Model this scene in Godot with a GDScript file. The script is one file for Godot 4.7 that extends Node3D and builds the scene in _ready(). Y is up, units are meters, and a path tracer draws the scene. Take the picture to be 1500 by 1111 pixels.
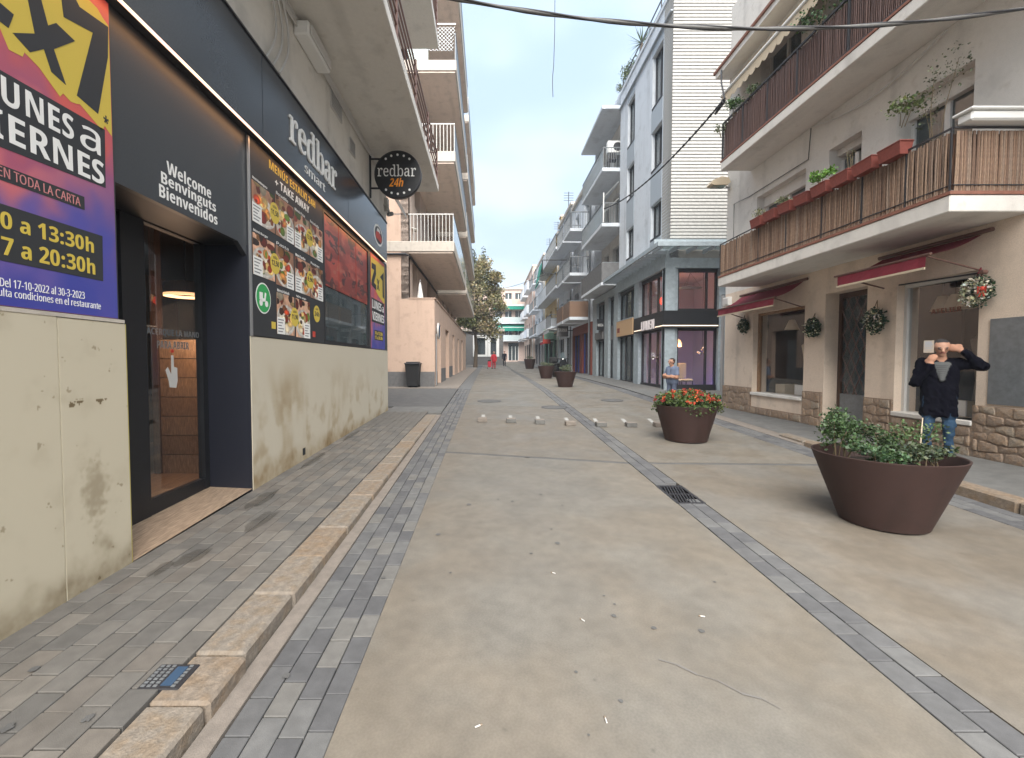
extends Node3D
# A pedestrian shopping street on a soft overcast day. x is across the street, y up, d (= -z) along the street, metres.

var used := {}
var M := {}
var T := {}
var rg := RandomNumberGenerator.new()
var sans: SystemFont
var bold: SystemFont
var serif: SystemFont
const LIE := [[-25.0, -0.6], [0.0, 0.0], [17.0, 0.578], [24.0, 0.70], [44.0, 0.90], [60.0, 1.25], [80.0, 1.7], [160.0, 3.2]]
const WL := [Vector3(-2.5, 0, 0), Vector3(0, 0, -1), Vector3(1, 0, 0)]
const WR := [Vector3(6.4, 0, 0), Vector3(0, 0, -1), Vector3(-1, 0, 0)]


func V(x: float, y: float, d: float) -> Vector3:
	return Vector3(x, y, -d)


func rf(a: float, b: float) -> float:
	return rg.randf_range(a, b)


func gy(d: float) -> float:
	for i in range(LIE.size() - 1):
		if d <= LIE[i + 1][0]:
			return lerpf(LIE[i][1], LIE[i + 1][1], (d - LIE[i][0]) / (LIE[i + 1][0] - LIE[i][0]))
	return 3.2


func lin(r: float, g: float, b: float, a := 1.0) -> Color:
	var c := Color(r, g, b).linear_to_srgb()
	c.a = a
	return c


# ---------------------------------------------------------------- nodes
func numbered(n: String) -> String:
	var k: int = used.get(n, -1) + 1
	used[n] = k
	return n if k == 0 else "%s_%03d" % [n, k]


func tag(o: Node, label: String, category: String, group := "") -> Node:
	o.set_meta("label", label)
	o.set_meta("category", category)
	if group != "":
		o.set_meta("group", group)
	return o


func thing(called: String, label: String, category: String, at := Vector3.ZERO, turn := 0.0, group := "") -> Node3D:
	var o := Node3D.new()
	o.name = numbered(called)
	add_child(o)
	o.position = at
	o.rotation.y = turn
	tag(o, label, category, group)
	return o


func base(called: String) -> Node3D:
	var o := Node3D.new()
	o.name = numbered(called)
	add_child(o)
	o.set_meta("kind", "structure")
	return o


func org(n: Node) -> Vector3:
	var p := Vector3.ZERO
	while n != self:
		p += n.position
		n = n.get_parent()
	return p


func obj(called: String, s: SurfaceTool, m: Material, parent: Node = self, local := false) -> MeshInstance3D:
	s.generate_normals()
	return objm(called, s.commit(), m, parent, local)


func objm(called: String, mesh: Mesh, m: Material, parent: Node = self, local := false) -> MeshInstance3D:
	var o := MeshInstance3D.new()
	o.mesh = mesh
	o.material_override = m
	o.name = numbered(called) if parent == self else called
	parent.add_child(o, true)
	if not local and parent != self:
		o.position = -org(parent)
	return o


func struct(called: String, s: SurfaceTool, m: Material) -> MeshInstance3D:
	var o := obj(called, s, m)
	o.set_meta("kind", "structure")
	return o


func dup(o: Node3D, at: Vector3, turn: float, label: String, called := "") -> Node3D:
	var c: Node3D = o.duplicate()
	c.name = numbered(called if called != "" else str(o.name).rstrip("0123456789").rstrip("_"))
	add_child(c)
	c.position = at
	c.rotation.y = turn
	c.set_meta("label", label)
	return c


# ---------------------------------------------------------------- shapes
func st(smooth := false) -> SurfaceTool:
	var s := SurfaceTool.new()
	s.begin(Mesh.PRIMITIVE_TRIANGLES)
	s.set_smooth_group(0 if smooth else -1)
	return s


func poly(s: SurfaceTool, p: Array, out: Vector3, uv := []) -> void:
	var n: Vector3 = (p[1] - p[0]).cross(p[2] - p[0])
	var f := n.dot(out) > 0.0
	for i in range(1, p.size() - 1):
		for k in ([0, i + 1, i] if f else [0, i, i + 1]):
			if uv.size():
				s.set_uv(uv[k])
			s.add_vertex(p[k])


func aabb(s: SurfaceTool, p: Vector3, q: Vector3, b := 0.0, tf := Transform3D.IDENTITY) -> void:
	var lo := p.min(q)
	var hi := p.max(q)
	var E := [lo, hi]
	b = minf(b, 0.45 * minf(hi.x - lo.x, minf(hi.y - lo.y, hi.z - lo.z)))
	for a in 3:
		var u := (a + 1) % 3
		var v := (a + 2) % 3
		for k in 2:
			var pts := []
			for c in [[0, 0], [1, 0], [1, 1], [0, 1]]:
				var x := Vector3.ZERO
				x[a] = E[k][a]
				x[u] = E[c[0]][u] + (b if c[0] == 0 else -b)
				x[v] = E[c[1]][v] + (b if c[1] == 0 else -b)
				pts.append(tf * x)
			var o := Vector3.ZERO
			o[a] = 1.0 if k else -1.0
			poly(s, pts, tf.basis * o)
			if b > 0.0:
				for k2 in 2:  # the edge along v between faces a and u
					var e := []
					for c in [[0, 0], [1, 0], [1, 1], [0, 1]]:
						var x := Vector3.ZERO
						x[a] = E[k][a] + (0.0 if c[0] == 0 else (b if k == 0 else -b))
						x[u] = E[k2][u] + ((b if k2 == 0 else -b) if c[0] == 0 else 0.0)
						x[v] = E[c[1]][v] + (b if c[1] == 0 else -b)
						e.append(tf * x)
					var o2 := Vector3.ZERO
					o2[a] = 1.0 if k else -1.0
					o2[u] = 1.0 if k2 else -1.0
					poly(s, e, tf.basis * o2)
	if b > 0.0:
		for i in 8:
			var k := [i & 1, (i >> 1) & 1, (i >> 2) & 1]
			var t := []
			var o := Vector3.ZERO
			for a in 3:
				var x := Vector3.ZERO
				for c in 3:
					var w: float = b if k[c] == 0 else -b
					x[c] = E[k[c]][c] + (0.0 if c == a else w)
				o[a] = 1.0 if k[a] else -1.0
				t.append(tf * x)
			poly(s, t, tf.basis * o)


func bx(s: SurfaceTool, x0: float, y0: float, d0: float, x1: float, y1: float, d1: float, b := 0.0) -> void:
	aabb(s, V(x0, y0, d0), V(x1, y1, d1), b)


func box(called: String, a: Array, m: Material, parent: Node = self, b := 0.0) -> MeshInstance3D:
	var s := st()
	bx(s, a[0], a[1], a[2], a[3], a[4], a[5], b)
	return obj(called, s, m, parent)


func wp(w: Array, u: float, v: float, n: float) -> Vector3:
	return w[0] + w[1] * u + Vector3(0, v, 0) + w[2] * n


func wb(s: SurfaceTool, w: Array, u0: float, v0: float, n0: float, u1: float, v1: float, n1: float, b := 0.0) -> void:
	aabb(s, wp(w, u0, v0, n0), wp(w, u1, v1, n1), b)


func wbox(called: String, w: Array, a: Array, m: Material, parent: Node = self, b := 0.0) -> MeshInstance3D:
	var s := st()
	wb(s, w, a[0], a[1], a[2], a[3], a[4], a[5], b)
	return obj(called, s, m, parent)


# a wall of thickness t behind the plane of w, with rectangular openings [u0, v0, u1, v1]
func wall(s: SurfaceTool, w: Array, u0: float, u1: float, v0: float, v1: float, t: float, holes := []) -> void:
	var us := [u0, u1]
	var vs := [v0, v1]
	for h in holes:
		us.append_array([clampf(h[0], u0, u1), clampf(h[2], u0, u1)])
		vs.append_array([clampf(h[1], v0, v1), clampf(h[3], v0, v1)])
	us.sort()
	vs.sort()
	for j in range(vs.size() - 1):
		if vs[j + 1] - vs[j] < 1e-4:
			continue
		var from = null
		for i in range(us.size() - 1):
			var cu: float = (us[i] + us[i + 1]) / 2.0
			var cv: float = (vs[j] + vs[j + 1]) / 2.0
			var open := false
			for h in holes:
				if cu > h[0] and cu < h[2] and cv > h[1] and cv < h[3]:
					open = true
			if us[i + 1] - us[i] < 1e-4:
				continue
			if not open and from == null:
				from = us[i]
			if open and from != null:
				wb(s, w, from, vs[j], -t, us[i], vs[j + 1], 0.0)
				from = null
		if from != null:
			wb(s, w, from, vs[j], -t, u1, vs[j + 1], 0.0)


func tube(s: SurfaceTool, pts: Array, r: float, sides := 8, r2 := -1.0) -> void:
	var prev := []
	var up := Vector3(0.13, 0.97, 0.21)
	for i in pts.size():
		var dir: Vector3 = (pts[mini(i + 1, pts.size() - 1)] - pts[maxi(i - 1, 0)]).normalized()
		var a := dir.cross(up)
		if a.length() < 0.05:
			a = dir.cross(Vector3(1, 0, 0.1))
		a = a.normalized()
		var b := dir.cross(a).normalized()
		var rr: float = r if r2 < 0.0 else lerpf(r, r2, float(i) / (pts.size() - 1))
		var ring := []
		for k in sides:
			var t := TAU * k / sides
			ring.append(pts[i] + (a * cos(t) + b * sin(t)) * rr)
		if i == 0 or i == pts.size() - 1:
			s.set_smooth_group(-1)
			poly(s, ring, dir * (-1.0 if i == 0 else 1.0))
			s.set_smooth_group(0)
		if i > 0:
			for k in sides:
				var k2 := (k + 1) % sides
				poly(s, [prev[k], prev[k2], ring[k2], ring[k]], (prev[k] + prev[k2]) / 2.0 - pts[i - 1] + ((ring[k] + ring[k2]) / 2.0 - pts[i]))
		prev = ring


func rod(called: String, pts: Array, r: float, m: Material, parent: Node = self, sides := 8, r2 := -1.0, local := false) -> MeshInstance3D:
	var s := st(true)
	tube(s, pts, r, sides, r2)
	return obj(called, s, m, parent, local)


# profile: [radius, height] pairs from the bottom outside round to the top; drawn round the y axis at c
func lathe(s: SurfaceTool, prof: Array, c: Vector3, sides := 24, sharp := true) -> void:
	for i in range(prof.size() - 1):
		if sharp:
			s.set_smooth_group(i)
		var r0: float = prof[i][0]
		var r1: float = prof[i + 1][0]
		var y0: float = prof[i][1]
		var y1: float = prof[i + 1][1]
		for k in sides:
			var a := TAU * k / sides
			var b := TAU * (k + 1) / sides
			var da := Vector3(cos(a), 0, sin(a))
			var db := Vector3(cos(b), 0, sin(b))
			var out := (da + db) * (y1 - y0) + Vector3(0, r0 - r1, 0) * 2.0
			var p0 := c + da * r0 + Vector3(0, y0, 0)
			var p1 := c + db * r0 + Vector3(0, y0, 0)
			var p2 := c + db * r1 + Vector3(0, y1, 0)
			var p3 := c + da * r1 + Vector3(0, y1, 0)
			if r0 < 1e-5:
				poly(s, [p0, p2, p3], out)
			elif r1 < 1e-5:
				poly(s, [p0, p1, p2], out)
			else:
				poly(s, [p0, p1, p2, p3], out)
	s.set_smooth_group(-1)


func ball(s: SurfaceTool, c: Vector3, r: Vector3, seg := 10) -> void:
	s.set_smooth_group(0)
	var n := seg / 2
	for i in n:
		for k in seg:
			var q := []
			for t in [[i, k], [i, k + 1], [i + 1, k + 1], [i + 1, k]]:
				var a: float = PI * t[0] / n
				var b: float = TAU * t[1] / seg
				q.append(c + Vector3(sin(a) * cos(b), cos(a), sin(a) * sin(b)) * r)
			var out: Vector3 = (q[0] + q[2]) / 2.0 - c
			if i == 0:
				poly(s, [q[0], q[2], q[3]], out)
			elif i == n - 1:
				poly(s, [q[0], q[1], q[2]], out)
			else:
				poly(s, q, out)
	s.set_smooth_group(-1)


# a flat outline in the plane (o, u, v), given thickness along n = u x v
func plate(s: SurfaceTool, o: Vector3, u: Vector3, v: Vector3, pts: Array, t: float) -> void:
	var n := u.cross(v).normalized()
	var p2 := PackedVector2Array()
	for p in pts:
		p2.append(Vector2(p[0], p[1]))
	var ix := Geometry2D.triangulate_polygon(p2)
	for i in range(0, ix.size(), 3):
		var tri := []
		for k in 3:
			var q := p2[ix[i + k]]
			tri.append(o + u * q.x + v * q.y + n * t)
		poly(s, tri, n)
		poly(s, [tri[0] - n * t, tri[1] - n * t, tri[2] - n * t], -n)
	var cw := 0.0
	for i in p2.size():
		var a := p2[i]
		var b := p2[(i + 1) % p2.size()]
		cw += a.cross(b)
	for i in p2.size():
		var a := p2[i]
		var b := p2[(i + 1) % p2.size()]
		var e := (b - a)
		var out2 := Vector2(e.y, -e.x) * signf(cw)
		var A := o + u * a.x + v * a.y
		var B := o + u * b.x + v * b.y
		poly(s, [A, B, B + n * t, A + n * t], u * out2.x + v * out2.y)


func disc_pts(cx: float, cy: float, rx: float, ry: float, n := 28) -> Array:
	var out := []
	for i in n:
		out.append([cx + rx * cos(TAU * i / n), cy + ry * sin(TAU * i / n)])
	return out


# lettering fitted into the w x h rectangle whose lower left corner is o
func letters(str_: String, f: Font, m: Material, parent: Node, o: Vector3, right: Vector3, up: Vector3, w: float, h: float, depth := 0.002, called := "lettering") -> MeshInstance3D:
	var t := TextMesh.new()
	t.text = str_
	t.font = f
	t.font_size = 40
	t.pixel_size = 0.01
	t.depth = 0.02
	t.curve_step = 1.5
	var a := t.get_mesh_arrays()
	var ve: PackedVector3Array = a[Mesh.ARRAY_VERTEX]
	var ix: PackedInt32Array = a[Mesh.ARRAY_INDEX] if a[Mesh.ARRAY_INDEX] != null else PackedInt32Array(range(ve.size()))
	var lo := Vector3(1e9, 1e9, 1e9)
	var hi := -lo
	for p in ve:
		lo = lo.min(p)
		hi = hi.max(p)
	var sz := hi - lo
	var n := right.cross(up).normalized()
	var s := st()
	for i in ix:
		var q := (ve[i] - lo) / sz
		s.add_vertex(o + right * (q.x * w) + up * (q.y * h) + n * (q.z * depth))
	return obj(called, s, m, parent)


# ---------------------------------------------------------------- textures and materials
func noise(sz: int, seed_: int, freq: float, oct := 4, kind := FastNoiseLite.TYPE_SIMPLEX_SMOOTH) -> PackedByteArray:
	var n := FastNoiseLite.new()
	n.seed = seed_
	n.noise_type = kind
	n.frequency = freq
	n.fractal_octaves = oct
	var im := n.get_seamless_image(sz, sz)
	im.convert(Image.FORMAT_L8)
	return im.get_data()


func picture(sz: int, fn: Callable, h := 0) -> ImageTexture:
	h = h if h else sz
	var by := PackedByteArray()
	by.resize(sz * h * 3)
	for y in h:
		for x in sz:
			var c: Color = fn.call(x, y)
			var i := (y * sz + x) * 3
			by[i] = clampi(int(c.r * 255.0), 0, 255)
			by[i + 1] = clampi(int(c.g * 255.0), 0, 255)
			by[i + 2] = clampi(int(c.b * 255.0), 0, 255)
	return ImageTexture.create_from_image(Image.create_from_data(sz, h, false, Image.FORMAT_RGB8, by))


func textures() -> void:
	var z := 512
	var f1 := noise(z, 1, 0.11, 4)
	var f2 := noise(z, 2, 0.012, 5)
	var f3 := noise(z, 3, 0.03, 4)
	var f4 := noise(z, 4, 0.006, 4)
	var f5 := noise(z, 5, 0.3, 2)
	T.fine = picture(z, func(x, y):
		var v: float = 0.90 + 0.10 * f1[y * z + x] / 255.0
		return Color(v, v, v))
	T.blotch = picture(z, func(x, y):
		var v: float = 0.80 + 0.20 * (0.6 * f2[y * z + x] + 0.4 * f3[y * z + x]) / 255.0
		return Color(v, v * 0.995, v * 0.985))
	# old concrete: warm and grey areas, a cloudy surface, dark pinpricks
	T.concrete = picture(z, func(x, y):
		var i: int = y * z + x
		var w: float = smoothstep(0.25, 0.75, 0.55 * f2[i] / 255.0 + 0.45 * f4[i] / 255.0)
		var v: float = 0.91 + 0.09 * f3[i] / 255.0 - 0.09 * f1[i] / 255.0
		var c := Color(0.985, 0.945, 0.885).lerp(Color(0.95, 0.94, 0.915), w) * v
		if f5[i] > 240:
			c = c * 0.86
		return c)
	T.stain = picture(z, func(x, y):  # plaster: faint runs, blotches and scuffs
		var run: float = f2[(int(y * 0.12) % z) * z + x] / 255.0
		var v: float = 1.0 - 0.07 * smoothstep(0.55, 0.9, run) - 0.07 * smoothstep(0.5, 0.95, f2[y * z + x] / 255.0)
		v -= 0.03 * f1[y * z + x] / 255.0
		var gr: float = smoothstep(0.66, 0.95, f3[y * z + x] / 255.0) * 0.06
		return Color(v - gr, v - gr * 1.1, v - gr * 1.25))
	T.grime = picture(z, func(x, y):  # painted plinth: brownish runs and rubbed patches
		var a: float = f2[(int(y * 0.45) % z) * z + x] / 255.0
		var b: float = f3[(int(y * 0.6) % z) * z + (x + 170) % z] / 255.0
		var k: float = 0.17 * smoothstep(0.55, 0.92, a) + 0.08 * smoothstep(0.62, 0.9, b) * smoothstep(0.3, 0.6, a)
		var v: float = 1.0 - 0.02 * f1[y * z + x] / 255.0
		if f5[y * z + x] > 249 and a > 0.5:
			v -= 0.12
		return Color(v - k * 0.62, v - k * 0.8, v - k * 1.1))
	T.wood = picture(z, func(x, y):  # grain along y
		var i: int = (int(y * 0.10) % z) * z + x
		var v: float = 0.62 + 0.38 * f1[i] / 255.0
		return Color(v, v * 0.97, v * 0.93))
	T.stone = picture(z, func(x, y):
		var i: int = y * z + x
		var v: float = 0.70 + 0.18 * f3[i] / 255.0 + 0.12 * f1[i] / 255.0
		var w: float = smoothstep(0.3, 0.8, f2[i] / 255.0)
		return Color(v, v * lerpf(0.98, 0.94, w), v * lerpf(0.95, 0.86, w)))
	T.bump = picture(z, func(x, y):
		var v: float = 0.5 * f1[y * z + x] / 255.0 + 0.3 * f3[y * z + x] / 255.0 + 0.2 * f5[y * z + x] / 255.0
		return Color(v, v, v))
	T.damp = picture(z, func(x, y):
		var v: float = 0.55 + 0.40 * smoothstep(0.25, 0.7, f2[y * z + x] / 255.0)
		return Color(v, v, v))


# col is linear; o: tex, size (m per repeat), tex2, size2, metal, bump (cm), spec, coat, emit, alpha, world
func mat(key: String, col: Color, rough := 0.85, o := {}) -> StandardMaterial3D:
	var m := StandardMaterial3D.new()
	m.resource_name = key
	m.albedo_color = Color(col.r, col.g, col.b).linear_to_srgb()
	m.roughness = rough
	m.metallic = o.get("metal", 0.0)
	m.metallic_specular = o.get("spec", 0.5)
	var loc: bool = o.get("local", false)
	if o.has("tex"):
		m.albedo_texture = T[o.tex]
		m.uv1_triplanar = true
		m.uv1_world_triplanar = not loc
		m.uv1_triplanar_sharpness = 4.0
		var k: float = 1.0 / float(o.get("size", 1.0))
		m.uv1_scale = o.get("stretch", Vector3.ONE) * k
		m.uv1_offset = o.get("offset", Vector3(0.13, 0.37, 0.71))
	if o.has("tex2"):
		m.detail_enabled = true
		m.detail_albedo = T[o.tex2]
		m.detail_blend_mode = BaseMaterial3D.BLEND_MODE_MUL
		m.detail_uv_layer = BaseMaterial3D.DETAIL_UV_2
		m.uv2_triplanar = true
		m.uv2_world_triplanar = not loc
		m.uv2_triplanar_sharpness = 4.0
		m.uv2_scale = Vector3.ONE / float(o.get("size2", 1.0))
	if o.has("bump"):
		m.heightmap_enabled = true
		m.heightmap_texture = T.bump
		m.heightmap_scale = o.bump
	if o.has("rtex"):
		m.roughness_texture = T[o.rtex]
	if o.has("coat"):
		m.clearcoat_enabled = true
		m.clearcoat = o.coat
		m.clearcoat_roughness = 0.1
	if o.has("emit"):
		m.emission_enabled = true
		m.emission = o.emit
		m.emission_energy_multiplier = o.get("power", 1.0)
	if o.has("alpha"):
		m.transparency = BaseMaterial3D.TRANSPARENCY_ALPHA
		m.albedo_color.a = o.alpha
	if o.get("vc", false):
		m.vertex_color_use_as_albedo = true
	if o.has("back"):
		m.backlight_enabled = true
		m.backlight = o.back
	m.cull_mode = BaseMaterial3D.CULL_DISABLED
	M[key] = m
	return m


func print_mat(key: String, t: Texture2D, rough := 0.5) -> StandardMaterial3D:
	var m := StandardMaterial3D.new()
	m.resource_name = key
	m.albedo_texture = t
	m.roughness = rough
	m.cull_mode = BaseMaterial3D.CULL_DISABLED
	M[key] = m
	return m


# a printed sheet: thin box with a picture on its face; corner o, along right and up
func sheet(called: String, m: Material, parent: Node, o: Vector3, right: Vector3, up: Vector3, t := 0.003, crop := [0.0, 0.0, 1.0, 1.0]) -> MeshInstance3D:
	var n := right.cross(up).normalized() * t
	var s := st()
	poly(s, [o + n, o + right + n, o + right + up + n, o + up + n], n, [Vector2(crop[0], crop[3]), Vector2(crop[2], crop[3]), Vector2(crop[2], crop[1]), Vector2(crop[0], crop[1])])
	for e in [[o, right, -up], [o + up, right, up], [o, up, -right], [o + right, up, right]]:
		s.set_uv(Vector2(0.02, 0.02))
		poly(s, [e[0], e[0] + e[1], e[0] + e[1] + n, e[0] + n], e[2])
	return obj(called, s, m, parent)


func _ready() -> void:
	rg.seed = 20221017
	# camera: phone wide angle, eye height 1.6 m, looking along the street, tilted 2.2 degrees down
	var cam := Camera3D.new()
	cam.name = "camera"
	add_child(cam)
	cam.position = Vector3(0, 1.6, 0)
	cam.rotation.x = -atan(25.5 / 670.0)
	cam.projection = Camera3D.PROJECTION_FRUSTUM
	cam.near = 0.1
	cam.far = 400.0
	cam.size = 0.1 * 1111.0 / 670.0
	cam.frustum_offset = Vector2(0.1 * 35.0 / 670.0, 0.0)
	cam.current = true
	# sky, air and light
	sans = SystemFont.new()
	sans.font_names = PackedStringArray(["Droid Sans"])
	bold = SystemFont.new()
	bold.font_names = PackedStringArray(["Droid Sans"])
	bold.font_weight = 700
	serif = SystemFont.new()
	serif.font_names = PackedStringArray(["Droid Serif"])
	serif.font_weight = 700
	var env := Environment.new()
	env.background_mode = Environment.BG_SKY
	env.tonemap_mode = Environment.TONE_MAPPER_LINEAR
	env.tonemap_exposure = 2.5
	env.sdfgi_enabled = true
	env.ssao_enabled = true
	env.ssil_enabled = true
	var sm := ProceduralSkyMaterial.new()
	sm.sky_top_color = lin(0.285, 0.37, 0.475)
	sm.sky_horizon_color = lin(0.375, 0.418, 0.45)
	sm.sky_curve = 0.12
	sm.ground_bottom_color = lin(0.25, 0.24, 0.22)
	sm.ground_horizon_color = lin(0.45, 0.45, 0.44)
	sm.sky_cover = clouds()
	sm.sky_energy_multiplier = 1.0
	var sky := Sky.new()
	sky.sky_material = sm
	env.sky = sky
	env.fog_enabled = true
	env.fog_density = 0.0010
	env.fog_light_color = lin(0.72, 0.80, 0.90)
	var we := WorldEnvironment.new()
	we.name = "world_environment"
	we.environment = env
	add_child(we)
	var sun := DirectionalLight3D.new()
	sun.name = "sun"
	sun.light_color = Color(1.0, 0.975, 0.94)
	sun.light_energy = 1.4
	sun.light_angular_distance = 64.0
	sun.shadow_enabled = true
	sun.sky_mode = DirectionalLight3D.SKY_MODE_LIGHT_ONLY
	add_child(sun)
	sun.look_at_from_position(Vector3(0.5, 11, 10), Vector3.ZERO)
	textures()
	materials()
	ground()
	restaurant()
	street_left()
	corner_building()
	shop_building()
	far_row()
	planters()
	street_things()
	people()


func clouds() -> ImageTexture:
	var n := FastNoiseLite.new()
	n.seed = 9
	n.frequency = 1.6
	n.fractal_octaves = 5
	var w := 512
	var h := 256
	var im := Image.create_empty(w, h, false, Image.FORMAT_RGBA8)
	for y in h:
		for x in w:
			var a := TAU * x / w
			var b := PI * (0.5 - (y + 0.5) / h)
			var p := Vector3(cos(a) * cos(b), sin(b) * 2.2, sin(a) * cos(b))
			var v := n.get_noise_3d(p.x * 1.4, p.y * 1.6, p.z * 1.4) * 0.5 + 0.5
			var c := smoothstep(0.35, 0.8, v)
			im.set_pixel(x, y, Color(1, 0.985, 0.95, 0.09 * c))
	return ImageTexture.create_from_image(im)


func materials() -> void:
	var st_ := {"tex": "stone", "size": 0.9, "bump": 0.35}
	mat("concrete", Color(0.232, 0.222, 0.206), 0.9, {"tex": "concrete", "size": 7.3, "tex2": "fine", "size2": 0.9, "bump": 0.08, "rtex": "damp"})
	mat("concrete_b", Color(0.226, 0.213, 0.196), 0.9, {"tex": "concrete", "size": 6.1, "tex2": "fine", "size2": 0.8, "bump": 0.08, "rtex": "damp", "offset": Vector3(0.6, 0.2, 0.3)})
	mat("mortar", Color(0.17, 0.16, 0.15), 0.95, {"tex": "fine", "size": 0.4})
	mat("gutter", Color(0.28, 0.245, 0.215), 0.95, {"tex": "fine", "size": 0.5, "tex2": "blotch", "size2": 0.9, "bump": 0.2})
	mat("asphalt", Color(0.14, 0.14, 0.14), 0.9, {"tex": "fine", "size": 0.35, "tex2": "blotch", "size2": 2.3, "bump": 0.3})
	mat("walkway", Color(0.19, 0.19, 0.185), 0.9, {"tex": "fine", "size": 0.35, "tex2": "blotch", "size2": 1.9, "bump": 0.15})
	var tones := [[0.180, 0.170, 0.157], [0.20, 0.190, 0.176], [0.160, 0.154, 0.146], [0.222, 0.200, 0.176], [0.190, 0.173, 0.155], [0.235, 0.217, 0.194]]
	for i in tones.size():
		mat("paver%d" % i, Color(tones[i][0], tones[i][1], tones[i][2]), 0.85, {"tex": "fine", "size": 0.33, "tex2": "blotch", "size2": 1.3, "bump": 0.12})
	var blue := [[0.150, 0.152, 0.158], [0.178, 0.18, 0.182], [0.128, 0.13, 0.138], [0.20, 0.196, 0.188]]
	for i in blue.size():
		mat("band%d" % i, Color(blue[i][0], blue[i][1], blue[i][2]), 0.8, {"tex": "fine", "size": 0.33, "tex2": "blotch", "size2": 1.1, "bump": 0.12})
	var kb := [[0.385, 0.335, 0.29], [0.39, 0.355, 0.32], [0.40, 0.335, 0.275], [0.375, 0.345, 0.315]]
	for i in kb.size():
		mat("kerb%d" % i, Color(kb[i][0], kb[i][1], kb[i][2]), 0.85, {"tex": "stone", "size": 0.9, "tex2": "blotch", "size2": 0.4, "bump": 0.5})
	mat("plinth", Color(0.70, 0.64, 0.50), 0.85, {"tex": "grime", "size": 5.2})
	mat("white_wall", Color(0.80, 0.77, 0.71), 0.9, {"tex": "stain", "size": 5.0, "tex2": "fine", "size2": 0.7, "bump": 0.1})
	mat("pink_wall", Color(0.62, 0.45, 0.35), 0.9, {"tex": "stain", "size": 4.0, "tex2": "fine", "size2": 0.7, "bump": 0.1})
	mat("pink_deep", Color(0.66, 0.53, 0.45), 0.9, {"tex": "stain", "size": 4.0, "tex2": "fine", "size2": 0.7, "bump": 0.1})
	mat("grey_band", Color(0.17, 0.17, 0.175), 0.85, {"tex": "blotch", "size": 1.5})
	mat("old_concrete", Color(0.52, 0.47, 0.41), 0.9, {"tex": "stain", "size": 1.6, "bump": 0.2})
	mat("soffit", Color(0.78, 0.65, 0.56), 0.9, {"tex": "stain", "size": 4.0})
	mat("anthracite", Color(0.042, 0.047, 0.054), 0.42, {"tex": "fine", "size": 1.1, "bump": 0.01})
	mat("anthracite_gloss", Color(0.040, 0.047, 0.058), 0.20, {"tex": "fine", "size": 1.1})
	mat("black", Color(0.012, 0.013, 0.016), 0.45)
	mat("navy_reveal", Color(0.012, 0.014, 0.024), 0.5, {"tex": "fine", "size": 0.8})
	mat("edge_yellow", Color(0.42, 0.35, 0.10), 0.7)
	mat("damp_film", Color(0.03, 0.026, 0.02), 0.5, {"alpha": 0.26})
	mat("worn_paint", Color(0.43, 0.43, 0.415), 0.8, {"tex": "blotch", "size": 0.4})
	mat("black_matt", Color(0.015, 0.015, 0.016), 0.85)
	mat("white_paint", Color(0.75, 0.75, 0.73), 0.55)
	mat("white_print", Color(0.80, 0.80, 0.78), 0.6)
	mat("yellow_print", Color(0.62, 0.47, 0.07), 0.6)
	mat("orange_print", Color(0.85, 0.30, 0.02), 0.6)
	mat("black_print", Color(0.028, 0.030, 0.034), 0.6)
	mat("pink_print", Color(0.55, 0.22, 0.22), 0.6)
	mat("grey_print", Color(0.22, 0.22, 0.23), 0.6)
	mat("green_print", Color(0.03, 0.33, 0.09), 0.6)
	mat("red_print", Color(0.50, 0.05, 0.03), 0.6)
	mat("blue_print", Color(0.03, 0.065, 0.12), 0.6)
	mat("glass", Color(0.06, 0.07, 0.07), 0.02, {"alpha": 0.06})
	mat("glass_tint", Color(0.10, 0.13, 0.14), 0.03, {"alpha": 0.45})
	mat("glass_frost", Color(0.55, 0.65, 0.66), 0.3, {"alpha": 0.7})
	mat("glass_green", Color(0.30, 0.42, 0.40), 0.08, {"alpha": 0.5})
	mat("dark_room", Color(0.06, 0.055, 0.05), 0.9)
	mat("room", Color(0.35, 0.30, 0.25), 0.9, {"tex": "blotch", "size": 2.0})
	mat("travertine", Color(0.52, 0.41, 0.32), 0.5, {"tex": "wood", "size": 1.0, "stretch": Vector3(1.0, 1.0, 1.0)})
	mat("oak", Color(0.40, 0.25, 0.15), 0.55, {"tex": "wood", "size": 0.7, "stretch": Vector3(1, 1, 0.3)})
	mat("oak_pale", Color(0.46, 0.30, 0.19), 0.55, {"tex": "wood", "size": 0.8, "stretch": Vector3(1, 1, 0.3)})
	mat("dark_wood", Color(0.10, 0.05, 0.03), 0.5, {"tex": "wood", "size": 0.8})
	mat("steel", Color(0.45, 0.46, 0.47), 0.4, {"metal": 0.8})
	mat("grey_metal", Color(0.24, 0.26, 0.28), 0.5, {"metal": 0.3, "tex": "blotch", "size": 1.0})
	mat("brown_metal", Color(0.14, 0.075, 0.06), 0.55)
	mat("dark_metal", Color(0.035, 0.035, 0.04), 0.5, {"metal": 0.3})
	mat("cable", Color(0.028, 0.028, 0.032), 0.7)
	mat("cable_grey", Color(0.17, 0.17, 0.17), 0.7, {"tex": "blotch", "size": 0.5})
	mat("pvc", Color(0.55, 0.54, 0.52), 0.5)
	mat("corten", Color(0.036, 0.0150, 0.0115), 0.72, {"tex": "stain", "size": 1.3, "tex2": "grime", "size2": 1.6, "bump": 0.05})
	mat("soil", Color(0.05, 0.035, 0.025), 0.95, {"tex": "fine", "size": 0.2, "bump": 1.5})
	mat("leaf", Color(1, 1, 1), 0.55, {"vc": true, "back": Color(0.35, 0.4, 0.15)})
	mat("stem", Color(0.12, 0.09, 0.05), 0.9)
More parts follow.
